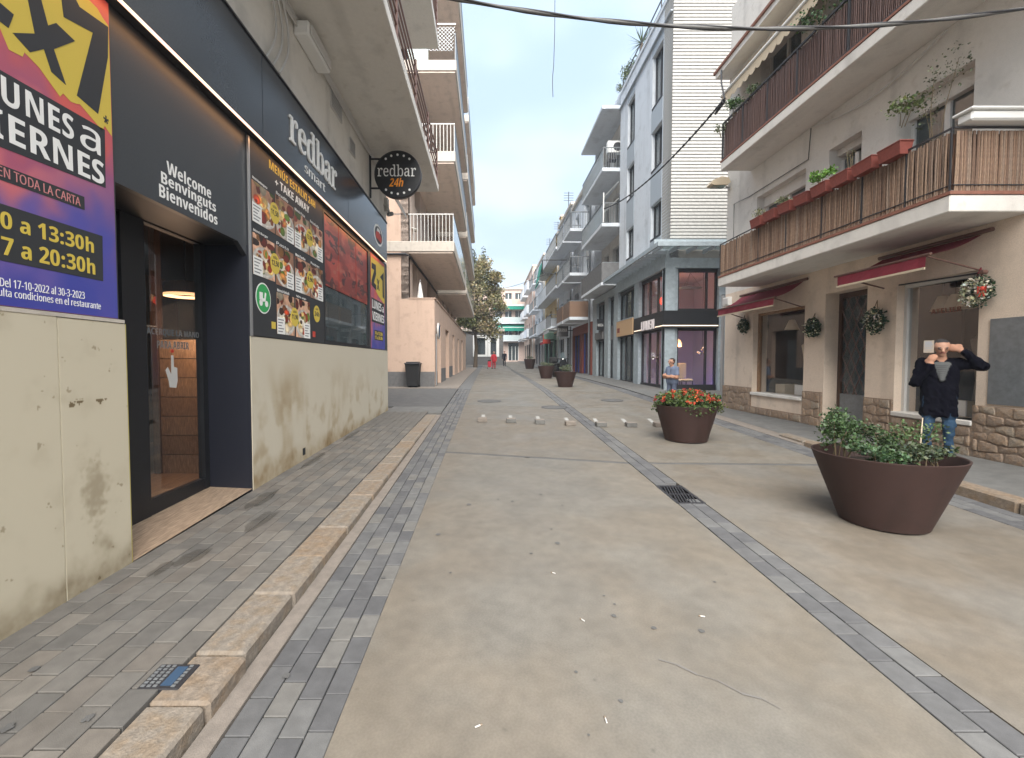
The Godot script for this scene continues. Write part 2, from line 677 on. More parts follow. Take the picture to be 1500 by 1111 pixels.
	mat("bark", Color(0.16, 0.13, 0.10), 0.9, {"tex": "stone", "size": 0.6, "bump": 1.0})
	mat("led", Color(1, 0.8, 0.6), 0.5, {"emit": Color(1.0, 0.80, 0.66), "power": 0.9})
	mat("led_white", Color(1, 0.9, 0.8), 0.5, {"emit": Color(1.0, 0.88, 0.74), "power": 0.6})
	mat("led_white_soft", Color(0.8, 0.8, 0.78), 0.4)
	mat("led_letter", Color(0.62, 0.58, 0.58), 0.5, {"emit": Color(1.0, 0.9, 0.88), "power": 0.05})
	mat("led_blue", Color(0.4, 0.4, 1), 0.5, {"emit": Color(0.25, 0.25, 1.0), "power": 2.0})
	mat("lamp_warm", Color(1, 0.8, 0.6), 0.5, {"emit": Color(1.0, 0.74, 0.52), "power": 0.7})
	mat("lamp_red", Color(1, 0.3, 0.2), 0.4, {"emit": Color(1.0, 0.22, 0.12), "power": 1.2})
	mat("skin", Color(1, 1, 1), 0.6, {"vc": true})
	mat("cloth", Color(1, 1, 1), 0.9, {"vc": true, "spec": 0.2})
	for i in 5:
		var t: Array = [[0.40, 0.27, 0.20], [0.34, 0.225, 0.165], [0.47, 0.34, 0.26], [0.28, 0.185, 0.14], [0.43, 0.33, 0.27]][i]
		mat("reed%d" % i, Color(t[0], t[1], t[2]), 0.85, {"tex": "wood", "size": 0.35, "tex2": "fine", "size2": 0.5})
		mat("slat%d" % i, Color(t[0] * 0.36, t[1] * 0.30, t[2] * 0.36), 0.7, {"tex": "wood", "size": 0.35})
		t = [[0.58, 0.46, 0.37], [0.52, 0.41, 0.33], [0.62, 0.51, 0.42], [0.48, 0.385, 0.32], [0.56, 0.49, 0.42]][i]
		mat("rubble%d" % i, Color(t[0], t[1], t[2]), 0.9, {"tex": "stone", "size": 0.5, "tex2": "blotch", "size2": 0.35, "bump": 0.8})
	mat("ochre_wall", Color(0.76, 0.63, 0.51), 0.9, {"tex": "stain", "size": 4.4, "tex2": "fine", "size2": 1.2, "bump": 0.08})
	mat("cream_wall", Color(0.80, 0.77, 0.72), 0.9, {"tex": "stain", "size": 4.4, "tex2": "fine", "size2": 0.7, "bump": 0.1})
	mat("wine_cloth", Color(0.23, 0.022, 0.04), 0.85, {"tex": "fine", "size": 0.5, "back": Color(0.2, 0.02, 0.03)})
	mat("cream_cloth", Color(0.62, 0.52, 0.38), 0.9, {"tex": "fine", "size": 0.5})
	mat("brick_red", Color(0.25, 0.06, 0.045), 0.8, {"tex": "blotch", "size": 0.4})
	mat("tile_red", Color(0.30, 0.13, 0.09), 0.8, {"tex": "blotch", "size": 0.5})
	mat("joint_grey", Color(0.30, 0.295, 0.28), 0.9)
	mat("white_brick", Color(0.60, 0.595, 0.58), 0.85, {"tex": "blotch", "size": 0.9, "tex2": "fine", "size2": 0.4})
	mat("white_render", Color(0.72, 0.765, 0.82), 0.9, {"tex": "stain", "size": 6.0, "tex2": "fine", "size2": 0.8})
	mat("blue_grey", Color(0.42, 0.47, 0.52), 0.8, {"tex": "fine", "size": 0.7})
	mat("sky_grey", Color(0.40, 0.47, 0.52), 0.6, {"tex": "blotch", "size": 2.0})
	mat("lilac_room", Color(0.62, 0.55, 0.62), 0.9)
	mat("tan_board", Color(0.55, 0.36, 0.20), 0.7, {"tex": "fine", "size": 0.6})
	mat("cloth_grey", Color(0.22, 0.23, 0.25), 0.9)
	mat("chrome", Color(0.6, 0.58, 0.56), 0.15, {"metal": 1.0})


# ---------------------------------------------------------------- the ground
func strip(s: SurfaceTool, x0: float, x1: float, a0: float, a1: float, b0: float, b1: float, dy: float, skirt := 0.05, step := 1.0, cross := 0.0) -> void:
	# a sheet from the line (x0, a0)-(x1, a1) to (x0, b0)-(x1, b1); it follows the rise of the street
	var n := maxi(1, int(ceil((b0 - a0) / step)))
	for i in n:
		var t0 := float(i) / n
		var t1 := float(i + 1) / n
		var q := []
		for e in [[x0, lerpf(a0, b0, t0)], [x1, lerpf(a1, b1, t0)], [x1, lerpf(a1, b1, t1)], [x0, lerpf(a0, b0, t1)]]:
			q.append(V(e[0], gy(e[1]) + dy + (cross if e[0] == x1 else 0.0), e[1]))
		poly(s, q, Vector3.UP)
		var k := Vector3(0, -skirt, 0)
		if skirt > 0.0:
			poly(s, [q[0], q[3], q[3] + k, q[0] + k], Vector3(-1, 0, 0))
			poly(s, [q[1], q[2], q[2] + k, q[1] + k], Vector3(1, 0, 0))
			if i == 0:
				poly(s, [q[0], q[1], q[1] + k, q[0] + k], Vector3(0, 0, 1))
			if i == n - 1:
				poly(s, [q[3], q[2], q[2] + k, q[3] + k], Vector3(0, 0, -1))


# courses of pavers laid along the street; the nearest 300 one by one
func pave(called: String, x0: float, cols: int, pw: float, pl: float, d0: float, d1: float, lift: Callable, tones: Array, most := 300, turn_tone := 0.0) -> Node3D:
	var parent := base(called)
	var s0 := st()
	aabb(s0, Vector3(-pw / 2 + 0.003, -0.05, -pl / 2 + 0.003), Vector3(pw / 2 - 0.003, 0, pl / 2 - 0.003), 0.003)
	s0.generate_normals()
	var unit := s0.commit()
	var rest := st()
	var far := []
	var all := []
	for c in cols:
		var off: float = fmod(c * 0.37 + 0.11 * (c % 3), 1.0) * pl
		var d := d0 + off - pl
		while d < d1:
			if d + pl / 2.0 > d0:
				all.append([d + pl / 2.0, x0 + (c + 0.5) * pw])
			d += pl
	all.sort_custom(func(a, b): return a[0] < b[0] if a[0] != b[0] else a[1] < b[1])
	for i in all.size():
		var d: float = all[i][0]
		var p := V(all[i][1], gy(d) + lift.call(d) + rf(-0.0018, 0.0018), d)
		var sl := atan(gy(d + 0.5) - gy(d - 0.5) + lift.call(d + 0.5) - lift.call(d - 0.5))
		var bs := Basis(Vector3(1, 0, 0), sl + rf(-0.004, 0.004)) * Basis(Vector3(0, 0, 1), rf(-0.006, 0.006)) * Basis(Vector3(0, 1, 0), rf(-0.008, 0.008))
		var m: Material = M[tones[rg.randi() % tones.size()]]
		if i < most:
			var o := objm("paver", unit, m, parent, true)
			o.transform = Transform3D(bs, p)
		else:
			far.append([Transform3D(bs, p)])
	if far.size():
		for f in far:
			aabb(rest, Vector3(-pw / 2 + 0.003, -0.04, -pl / 2 + 0.003), Vector3(pw / 2 - 0.003, 0, pl / 2 - 0.003), 0.0, f[0])
		var o := obj("far_pavers", rest, M[tones[0]], parent, true)
		o.set_meta("kind", "stuff")
	return parent


func kerb_lift(d: float) -> float:
	return lerpf(0.09, 0.018, clampf((d - 2.5) / 8.0, 0.0, 1.0))


func ground() -> void:
	var s := st()
	strip(s, -70, 70, -20, -20, 150, 150, -0.045, 0.0, 2.0)
	struct("ground", s, M.mortar)
	# the carriageway: two lanes of cast concrete bays between paver bands
	var road := base("road")
	var cuts := [[-3.0, -3.0], [6.87, 6.22], [12.36, 11.85], [16.16, 16.08], [22.0, 21.9], [28.2, 28.1], [34.5, 34.4], [41.0, 40.9], [48, 48], [56, 56], [64, 64], [75, 75]]
	for i in range(cuts.size() - 1):
		var ga := 0.055 if i == 1 else 0.012
		var gb := 0.055 if i == 0 else 0.012
		s = st()
		strip(s, -0.64, 1.925, cuts[i][0] + ga, cuts[i][1] + ga, cuts[i + 1][0] - gb, cuts[i + 1][1] - gb, 0.0)
		obj("concrete_bay", s, M.concrete if i % 2 == 0 else M.concrete_b, road, true)
		var w: float = cuts[i][1] - (cuts[i][0] - cuts[i][1]) * 0.9
		var w2: float = cuts[i + 1][1] - (cuts[i + 1][0] - cuts[i + 1][1]) * 0.4
		s = st()
		strip(s, 2.215, 4.66, cuts[i][1] + ga, cuts[i][1] + ga * 1.0 - 0.1, cuts[i + 1][1] - gb, cuts[i + 1][1] - gb - 0.1, 0.0)
		obj("concrete_bay", s, M.concrete_b if i % 2 == 0 else M.concrete, road, true)
	s = st()
	strip(s, -0.64, 1.925, 6.82, 6.17, 6.93, 6.28, -0.003, 0.03)
	strip(s, 2.215, 4.66, 6.18, 6.08, 6.27, 6.17, -0.006, 0.03)
	obj("joint_strip", s, M.asphalt, road, true)
	# small dark spots trodden into the concrete, and one crack
	var spots := [[686, 742, 9], [641, 787, 8], [773, 671, 9], [818, 800, 10], [779, 816, 6], [963, 929, 9], [1035, 934, 11], [1053, 859, 5], [915, 1042, 9], [847, 997, 6], [384, 1001, 0], [751, 737, 6], [809, 779, 4], [825, 743, 4], [793, 727, 5], [730, 734, 4], [888, 880, 4], [659, 845, 5], [702, 1087, 0], [867, 1095, 5], [904, 893, 5], [903, 911, 9]]
	for p in spots:
		if p[2] == 0:
			continue
		var dr: float = 1072.0 / (p[1] - 530.0 + 22.8)
		var xr: float = (p[0] - 715.0) / 670.0 * dr
		var r: float = p[2] / 670.0 * dr * 0.42
		s = st()
		var pts := []
		var k := 9
		for j in k:
			var rr := r * rf(0.75, 1.2)
			pts.append(V(xr + rr * cos(TAU * j / k), gy(dr) + 0.004, dr + rr * 1.15 * sin(TAU * j / k)))
		poly(s, pts, Vector3.UP)
		obj("gum_spot", s, M.asphalt, road, true)
	s = st()
	var cr := [[0.87, 2.28], [0.95, 2.24], [1.02, 2.17], [1.10, 2.13], [1.17, 2.05], [1.24, 2.02], [1.29, 1.96]]
	for i in range(cr.size() - 1):
		var a := V(cr[i][0], gy(cr[i][1]) + 0.003, cr[i][1])
		var b := V(cr[i + 1][0], gy(cr[i + 1][1]) + 0.003, cr[i + 1][1])
		var w := Vector3(0.003, 0, -0.004) * (1.0 + 0.6 * sin(i * 2.1))
		poly(s, [a - w, a + w, b + w * 0.8, b - w * 0.8], Vector3.UP)
	obj("crack", s, M.mortar, road, true)
	# paver bands
	var flat := func(_d): return 0.0
	pave("paver_band", -1.09, 4, 0.1125, 0.207, 1.2, 17.0, flat, ["band0", "band1", "band2", "band3"], 300)
	pave("paver_band", 1.935, 2, 0.1375, 0.215, 1.2, 4.6, flat, ["band0", "band1", "band2"], 300)
	pave("paver_band", 1.935, 2, 0.1375, 0.215, 5.2, 40.0, flat, ["band0", "band1", "band2"], 180)
	pave("paver_band", 4.67, 3, 0.13, 0.21, 3.2, 30.0, flat, ["band0", "band2", "band1"], 240)
	s = st()
	strip(s, -1.125, -0.645, 17, 17, 75, 75, -0.002)
	struct("paver_band", s, M.band1)
	s = st()
	strip(s, -1.19, -1.094, -3, -3, 10.6, 10.6, 0.006)
	struct("gutter", s, M.gutter)
	# left pavement: pavers, worn limestone kerb
	pave("pavement", -2.503, 8, 0.1315, 0.207, 1.2, 10.9, func(d): return kerb_lift(d), ["paver0", "paver1", "paver2", "paver3", "paver4", "paver5", "paver0", "paver1"], 300)
	s = st()
	strip(s, -2.5, -1.45, -3, -3, 10.9, 10.9, -0.02)
	struct("pavement_bed", s, M.mortar)
	var kerb := base("kerb")
	var d := 0.9
	var k := 0
	while d < 10.6:
		var l := rf(0.30, 0.58)
		s = st()
		var h := kerb_lift(d + l / 2)
		var sl := atan(0.034 - 0.009)
		var tf := Transform3D(Basis(Vector3(1, 0, 0), sl), V(-1.32, gy(d + l / 2) + h + rf(-0.006, 0.004), d + l / 2))
		aabb(s, Vector3(-0.128, -0.2, -l / 2 + 0.003), Vector3(0.128 + rf(-0.008, 0.008), 0, l / 2 - 0.003), 0.013, tf)
		obj("kerb_stone", s, M["kerb%d" % ([0, 1, 0, 3, 1, 2, 3, 1][k % 8])], kerb, true)
		d += l
		k += 1
	s = st()
	strip(s, -2.5, -1.13, 10.9, 10.9, 12.1, 12.1, 0.0)
	struct("pavement_ramp", s, M.walkway)
	s = st()
	strip(s, -30, -1.13, 12.1, 12.1, 17.2, 17.2, 0.004)
	struct("side_street", s, M.asphalt)
	s = st()
	strip(s, -2.5, -1.13, 17.2, 17.2, 80, 80, 0.02)
	strip(s, -30, -2.5, 17.2, 17.2, 18.2, 18.2, 0.02)
	struct("pavement", s, M.gutter)
	# damp and dirty patches on the left pavers
	var wet := [[-2.12, 3.25, 0.10, 0.16], [-2.22, 3.05, 0.05, 0.13], [-1.98, 3.9, 0.10, 0.28], [-2.25, 4.5, 0.09, 0.30], [-2.35, 6.2, 0.07, 0.5], [-2.38, 8.0, 0.06, 0.6], [-1.9, 1.75, 0.022, 0.025], [-1.62, 1.80, 0.022, 0.024], [-2.12, 2.08, 0.02, 0.022], [-0.98, 2.16, 0.02, 0.022], [-0.72, 3.1, 0.02, 0.022]]
	for i in wet.size():
		var e: Array = wet[i]
		var up_: float = kerb_lift(e[1]) if e[0] < -1.4 else 0.0
		var pts := []
		for j in 14:
			var a := TAU * j / 14
			var rr := rf(0.6, 1.15)
			var dd: float = e[1] + e[3] * rr * sin(a)
			pts.append(V(e[0] + e[2] * rr * cos(a), gy(dd) + up_ + 0.0065, dd))
		s = st()
		poly(s, pts, UY)
		obj("dark_stain", s, M.damp_film if i < 6 else M.asphalt, kerb, true)
	# right pavement
	s = st()
	for i in 20:
		var q := []
		for e in [[5.36, 2.0 + i * 0.6], [6.4, 2.0 + i * 0.6], [6.4, 2.6 + i * 0.6], [5.36, 2.6 + i * 0.6]]:
			var y: float = gy(e[1]) + lerpf(0.085, 0.006, clampf((e[1] - 6.6) / 0.9, 0, 1))
			if e[0] > 6:
				y = maxf(0.355, gy(e[1]) - 0.055)
			q.append(V(e[0], y, e[1]))
		poly(s, q, Vector3.UP)
	struct("pavement", s, M.walkway)
	s = st()
	strip(s, 5.07, 5.37, 7.45, 7.45, 14, 14, 0.002)
	struct("dropped_kerb", s, M.gutter)
	var kr := base("kerb")
	d = 3.0
	k = 0
	while d < 7.5:
		var l := rf(0.5, 0.8)
		s = st()
		var h := 0.085 if d + l < 7.3 else 0.05
		aabb(s, Vector3(-0.10, -0.2, -l / 2 + 0.005), Vector3(0.10, 0, l / 2 - 0.005), 0.02, Transform3D(Basis(Vector3(1, 0, 0), 0.034), V(5.28, gy(d + l / 2) + h, d + l / 2)))
		obj("kerb_stone", s, M["kerb%d" % (k * 3 % 4)], kr, true)
		d += l
		k += 1
	s = st()
	strip(s, 5.07, 7.0, 14, 14, 80, 80, 0.03)
	strip(s, 7.0, 30, 12.4, 12.4, 16.5, 16.5, 0.0)
	struct("pavement", s, M.walkway)
	# faded white dashes behind the blocks
	var bl := [[-0.12, 9.65], [0.48, 9.55], [1.07, 9.40], [1.66, 9.2], [2.25, 9.08], [2.84, 9.05], [3.40, 9.05]]
	var mk := base("road_marking")
	for i in bl.size():
		s = st()
		var a: float = bl[i][1] + 0.22
		var dx: float = 0.02 * i
		poly(s, [V(bl[i][0] - 0.03, gy(a) + 0.004, a), V(bl[i][0] + 0.05, gy(a) + 0.004, a), V(bl[i][0] + 0.05 + dx, gy(a + 0.75) + 0.004, a + 0.75), V(bl[i][0] - 0.03 + dx, gy(a + 0.75) + 0.004, a + 0.75)], Vector3.UP)
		obj("white_dash", s, M.worn_paint, mk, true)
	var where := ["by the paver strip beside the kerb", "second from the kerb", "third from the kerb", "in the middle next to the drain strip", "just past the drain strip", "two along from the flower planter", "right beside the flower planter"]
	for i in bl.size():
		var t := thing("concrete_block", "low worn concrete block on the road, %s" % where[i], "block", V(bl[i][0], gy(bl[i][1]), bl[i][1]), 0.0, "row of low blocks across the road")
		s = st()
		aabb(s, Vector3(-0.10, 0, -0.09), Vector3(0.10, 0.085, 0.09), 0.007)
		obj("block", s, M.walkway if i % 3 else M.gutter, t, true)
		s = st()
		aabb(s, Vector3(-0.09, 0.05, -0.082), Vector3(0.09, 0.091, 0.082), 0.005)
		obj("pale_top", s, M.gutter, t, true)
	# iron covers and the drain grate
	var mh := [[0.04, 13.25, 0.32, "round iron manhole cover in the lane beside the kerb band"], [1.73, 11.9, 0.31, "round iron manhole cover touching the drain strip"], [3.65, 13.42, 0.29, "round iron manhole cover in the lane past the drain strip"]]
	for e in mh:
		var t := thing("manhole_cover", e[3], "manhole cover", V(e[0], gy(e[1]), e[1]), 0.0, "manhole covers in the road")
		t.rotation.x = 0.034
		s = st()
		lathe(s, [[e[2] + 0.03, 0.003], [e[2] + 0.03, 0.006], [e[2], 0.006], [e[2], 0.003]], Vector3.ZERO, 28)
		obj("frame", s, M.dark_metal, t, true)
		s = st()
		lathe(s, [[e[2], 0.005], [0.0, 0.005]], Vector3.ZERO, 28)
		obj("lid", s, M.asphalt, t, true)
	var gr := thing("drain_grate", "iron drain grate with slanted bars in the dark paver strip", "drain grate", V(2.07, gy(4.9), 4.9))
	gr.rotation.x = 0.034
	s = st()
	for e in [[-0.15, -0.30, 0.15, -0.27], [-0.15, 0.27, 0.15, 0.30], [-0.15, -0.27, -0.12, 0.27], [0.12, -0.27, 0.15, 0.27]]:
		aabb(s, Vector3(e[0], -0.04, e[1]), Vector3(e[2], 0.003, e[3]))
	obj("frame", s, M.dark_metal, gr, true)
	for row in 2:
		for i in 7:
			s = st()
			aabb(s, Vector3(-0.0075, -0.03, -0.13), Vector3(0.0075, 0.001, 0.13), 0.0, Transform3D(Basis(Vector3(0, 1, 0), -0.22), Vector3(-0.093 + i * 0.031, 0, -0.135 + row * 0.27)))
			obj("bar", s, M.dark_metal, gr, true)
	s = st()
	aabb(s, Vector3(-0.12, -0.04, -0.008), Vector3(0.12, 0.002, 0.008))
	obj("cross_bar", s, M.dark_metal, gr, true)
	s = st()
	aabb(s, Vector3(-0.12, -0.16, -0.27), Vector3(0.12, -0.15, 0.27))
	obj("pit", s, M.black_matt, gr, true)
	var uc := thing("utility_cover", "small black iron utility cover with a blue stripe beside the limestone kerb", "utility cover", V(-1.46, gy(2.04) + 0.088, 2.04))
	uc.rotation.x = 0.034
	s = st()
	aabb(s, Vector3(-0.092, -0.02, -0.08), Vector3(0.092, 0.004, 0.08), 0.003)
	obj("lid", s, M.dark_metal, uc, true)
	s = st()
	aabb(s, Vector3(0.0, 0.004, -0.06), Vector3(0.05, 0.006, 0.06))
	obj("blue_stripe", s, M.blue_print, uc, true)
	s = st()
	for i in 7:
		for j in 6:
			if j == 3 or j == 4:
				continue
			aabb(s, Vector3(-0.082 + j * 0.027, 0.004, -0.07 + i * 0.021), Vector3(-0.065 + j * 0.027, 0.007, -0.058 + i * 0.021))
	obj("stud_pattern", s, M.grey_metal, uc, true).set_meta("kind", "stuff")
	# cigarette ends
	var cg := [[699, 1082, 0.5, "cigarette end on the road close to the paver band beside the kerb"], [857, 918, 2.2, "cigarette end in the middle of the concrete road"], [813, 846, 2.5, "cigarette end on the concrete, beyond the other ones"], [893, 1073, 1.6, "brown cigarette end near the bottom middle of the road"], [1036, 912, 2.9, "cigarette end beside two dark spots near the drain strip"]]
	for e in cg:
		var dr: float = 1072.0 / (e[1] - 530.0 + 22.8)
		var t := thing("cigarette_end", e[3], "cigarette end", V((e[0] - 715.0) / 670.0 * dr, gy(dr) + 0.005, dr), e[2], "cigarette ends on the road")
		rod("paper", [Vector3(-0.012, 0, 0), Vector3(0.012, 0, 0)], 0.0035, M.pvc, t, 6, -1.0, true)
		rod("filter", [Vector3(0.0121, 0, 0), Vector3(0.022, 0, 0)], 0.0041, M.kerb2, t, 6, -1.0, true)


# ---------------------------------------------------------------- left: the restaurant
const UD := Vector3(0, 0, -1)   # along the street, away
const UN := Vector3(0, 0, 1)    # along the street, back
const UX := Vector3(1, 0, 0)
const UY := Vector3(0, 1, 0)


func bars(called: String, a: Vector3, b: Vector3, h: float, gap: float, w: float, m: Material, parent: Node) -> MeshInstance3D:
	var s := st()
	var n := int(a.distance_to(b) / gap)
	for i in n + 1:
		var p := a.lerp(b, float(i) / maxi(n, 1))
		aabb(s, p + Vector3(-w / 2, 0, -w / 2), p + Vector3(w / 2, h, w / 2))
	var o := obj(called, s, m, parent)
	o.set_meta("kind", "stuff")
	return o


func rail(called: String, a: Vector3, b: Vector3, w: float, m: Material, parent: Node) -> MeshInstance3D:
	var s := st()
	aabb(s, a - Vector3(w, w, w) / 2, b + Vector3(w, w, w) / 2)
	return obj(called, s, m, parent)


func food_picture() -> ImageTexture:
	var r := RandomNumberGenerator.new()
	r.seed = 55
	var tiles := []
	var cols := [Color(0.55, 0.16, 0.08), Color(0.78, 0.52, 0.25), Color(0.35, 0.45, 0.12), Color(0.86, 0.72, 0.45), Color(0.45, 0.25, 0.12), Color(0.70, 0.25, 0.12), Color(0.90, 0.84, 0.72), Color(0.25, 0.14, 0.09)]
	for k in 16:
		var bl := [[0.5, 0.62, 0.52, 0.36, Color(0.85, 0.83, 0.80)], [0.5, 0.61, 0.44, 0.29, Color(0.80, 0.77, 0.72)]]
		for i in 26:
			bl.append([r.randf_range(0.15, 0.85), r.randf_range(0.35, 0.85), r.randf_range(0.04, 0.16), r.randf_range(0.03, 0.12), cols[(r.randi() + k) % 8] * r.randf_range(0.75, 1.15)])
		for i in 7:
			bl.append([r.randf_range(0.0, 1.0), r.randf_range(0.0, 0.25), r.randf_range(0.08, 0.2), r.randf_range(0.05, 0.15), cols[(r.randi()) % 8] * 0.6])
		tiles.append([bl, Color(0.50, 0.36, 0.28).lerp(Color(0.75, 0.60, 0.50), r.randf())])
	var f := noise(256, 77, 0.06, 3)
	return picture(256, func(x, y):
		var t: Array = tiles[(y / 64) * 4 + x / 64]
		var u: float = (x % 64) / 64.0
		var v: float = (y % 64) / 64.0
		var c: Color = t[1]
		for b in t[0]:
			var e: float = ((u - b[0]) / b[2]) ** 2 + ((v - b[1]) / b[3]) ** 2
			if e < 1.0:
				c = (b[4] as Color) * (1.0 - 0.25 * e)
		return c * (0.92 + 0.45 * f[y * 256 + x] / 255.0))


func promo_picture() -> ImageTexture:  # the poster's printed wash: red above, violet and blue below
	var f := noise(256, 31, 0.012, 3)
	return picture(256, func(x, y):
		var v: float = y / 255.0 + (f[y * 256 + x] / 255.0 - 0.5) * 0.35
		var c := Color(0.80, 0.36, 0.34)
		c = c.lerp(Color(0.66, 0.34, 0.44), smoothstep(0.30, 0.50, v))
		c = c.lerp(Color(0.78, 0.42, 0.45), smoothstep(0.48, 0.60, v))
		c = c.lerp(Color(0.40, 0.34, 0.62), smoothstep(0.62, 0.80, v))
		c = c.lerp(Color(0.25, 0.27, 0.60), smoothstep(0.82, 1.0, v))
		var edge: float = smoothstep(0.55, 1.0, x / 255.0) * smoothstep(0.45, 0.75, y / 255.0)
		return c.lerp(Color(0.27, 0.29, 0.62), edge * 0.8))


func poly_on(called: String, pts: Array, m: Material, parent: Node, x: float, t := 0.0015) -> MeshInstance3D:
	var s := st()
	plate(s, Vector3(x, 0, 0), UD, UY, pts, t)
	return obj(called, s, m, parent)


func word(t: String, f: Font, m: Material, p: Node, x: float, d0: float, d1: float, y0: float, y1: float, depth := 0.0015) -> MeshInstance3D:
	return letters(t, f, m, p, V(x, y0, d0), UD, UY, d1 - d0, y1 - y0, depth)


func restaurant() -> void:
	var b := thing("restaurant_building", "street level restaurant with beige plinth, dark fascia and glass door under a white upper wall", "building", V(-2.5, 0.15, 5.5))
	# plinths
	var s := st()
	wall(s, WL, -2.0, 2.655, -0.3, 1.862, 0.3)
	obj("plinth_panel", s, M.plinth, b)
	s = st()
	wall(s, WL, 2.662, 3.155, -0.3, 1.858, 0.3)
	obj("plinth_panel", s, M.plinth, b)
	# the painted faces: splashes at the foot, a rubbed patch, a row of chips; brown runs on the far one
	var g2 := noise(256, 61, 0.02, 4)
	var g3 := noise(256, 62, 0.09, 3)
	var near_face := print_mat("near_plaster", picture(256, func(x, y):
		var d: float = 1.5 + 1.655 * x / 255.0
		var h: float = 0.1 + 1.76 * (1.0 - y / 255.0)
		var n: float = g2[y * 256 + x] / 255.0
		var m: float = g3[y * 256 + x] / 255.0
		var k: float = 0.05 * smoothstep(0.5, 0.9, n)
		k += 0.30 * smoothstep(0.30, 0.0, h - 0.1 - 0.30 * n * n) * (0.5 + 0.5 * m)
		k += 0.20 * smoothstep(1.0, 0.2, Vector2((d - 2.88) / 0.13, (h - 0.78) / 0.26).length() + (m - 0.5) * 0.8)
		if h > 1.33 and h < 1.365 and d > 2.70 and d < 2.99 and m > 0.56:
			k += 0.5
		if m > 0.84 and n > 0.52:
			k += 0.22
		return Color(1.0 - k * 0.85, 1.0 - k * 0.95, 1.0 - k * 1.1)), 0.8)
	near_face.albedo_color = lin(0.53, 0.475, 0.36)
	var far_face := print_mat("far_plaster", picture(512, func(x, y):
		var d: float = 4.815 + 6.555 * x / 511.0
		var h: float = 1.0 - y / 127.0
		var n: float = g2[(int(y * 0.3) % 256) * 256 + (x / 2) % 256] / 255.0
		var o: float = g2[((y + 40) % 256) * 256 + x % 256] / 255.0
		var m: float = g3[y * 256 + x % 256] / 255.0
		var k: float = 0.26 * smoothstep(0.50, 0.85, n) * smoothstep(0.95, 0.5, h) * smoothstep(9.5, 6.0, d)
		k += 0.16 * smoothstep(0.48, 0.8, o) * smoothstep(0.9, 0.3, h)
		k += 0.28 * smoothstep(0.22, 0.0, h - 0.14 * o) * (0.4 + 0.6 * m)
		return Color(1.0 - k * 0.65, 1.0 - k * 0.85, 1.0 - k * 1.15), 128), 0.8)
	far_face.albedo_color = lin(0.52, 0.475, 0.38)
	sheet("painted_face", near_face, b, V(-2.4998, 0.1, 1.5), UD * 1.154, UY * 1.757, 0.004, [0, 0, 0.697, 1])
	sheet("painted_face", near_face, b, V(-2.4998, 0.1, 2.663), UD * 0.491, UY * 1.754, 0.004, [0.703, 0, 1, 1])
	sheet("painted_face", far_face, b, V(-2.4998, 0.1, 4.817), UD * 6.553, UY * 1.766, 0.004)
	wbox("plinth_edge_trim", WL, [3.156, -0.2, -0.3, 3.163, 1.858, 0.003], M.edge_yellow, b)
	s = st()
	wall(s, WL, 4.815, 11.37, -0.3, 1.868, 0.3)
	obj("plinth_panel", s, M.plinth, b)
	wbox("wall_socket_hole", WL, [6.11, 0.335, -0.02, 6.2, 0.43, 0.006], M.black_matt, b)
	wbox("plinth_coping", WL, [-2.0, 1.862, -0.3, 3.15, 1.885, 0.006], M.old_concrete, b)
	# the wall above, with the window
	s = st()
	wall(s, WL, -2.0, 3.11, 1.885, 3.98, 0.25)
	wall(s, WL, 4.815, 11.37, 1.868, 3.98, 0.25, [[7.0, 1.87, 9.65, 3.94]])
	obj("shopfront_wall", s, M.anthracite, b)
	s = st()
	plate(s, Vector3(-2.56, 0, 0), UD, UY, [[3.11, 2.81], [4.63, 2.81], [4.815, 2.69], [4.815, 3.98], [3.11, 3.98]], 0.05)
	var hd := obj("header_panel", s, M.anthracite, b)
	word("Welcome", bold, M.white_print, hd, -2.51, 3.63, 4.20, 3.072, 3.172)
	word("Benvinguts", bold, M.white_print, hd, -2.51, 3.565, 4.27, 2.945, 3.066)
	word("Bienvenidos", bold, M.white_print, hd, -2.51, 3.54, 4.29, 2.862, 2.962)
	# recess: reveals, floor, soffit
	wbox("door_reveal", WL, [4.80, 0.0, -0.52, 4.814, 2.81, -0.002], M.navy_reveal, b)
	wbox("door_reveal", WL, [3.11, 0.0, -0.52, 3.154, 2.81, -0.302], M.navy_reveal, b)
	wbox("door_soffit", WL, [3.155, 2.812, -0.44, 4.80, 2.9, -0.062], M.black, b)
	s = st()
	poly(s, [V(-3.2, 0.235, 3.15), V(-2.5, 0.195, 3.15), V(-2.5, 0.255, 4.815), V(-3.2, 0.285, 4.815)], UY)
	obj("threshold", s, M.travertine, b)
	# glass sliding door
	var dr := box("door_frame", [-3.02, 2.80, 3.11, -2.95, 2.92, 4.80], M.black, b)
	for e in [[3.70, 3.955, 0.2, 2.82], [4.725, 4.80, 0.2, 2.82], [3.11, 3.18, 0.2, 2.82]]:
		box("door_post", [-3.015, e[2], e[0], -2.945, e[3], e[1]], M.black, dr)
	box("door_rail", [-3.01, 0.25, 3.955, -2.95, 0.385, 4.725], M.black, dr)
	box("door_rail", [-3.01, 0.22, 3.18, -2.95, 0.36, 3.70], M.black, dr)
	box("door_pane", [-2.985, 0.385, 3.955, -2.98, 2.80, 4.725], M.glass, dr)
	box("door_pane", [-2.985, 0.36, 3.18, -2.98, 2.80, 3.70], M.glass, dr)
	word("ACERQUE LA MANO", bold, M.grey_metal, dr, -2.979, 4.0, 4.72, 1.83, 1.90)
	word("PARA ABRIR", bold, M.grey_metal, dr, -2.979, 4.12, 4.56, 1.72, 1.79)
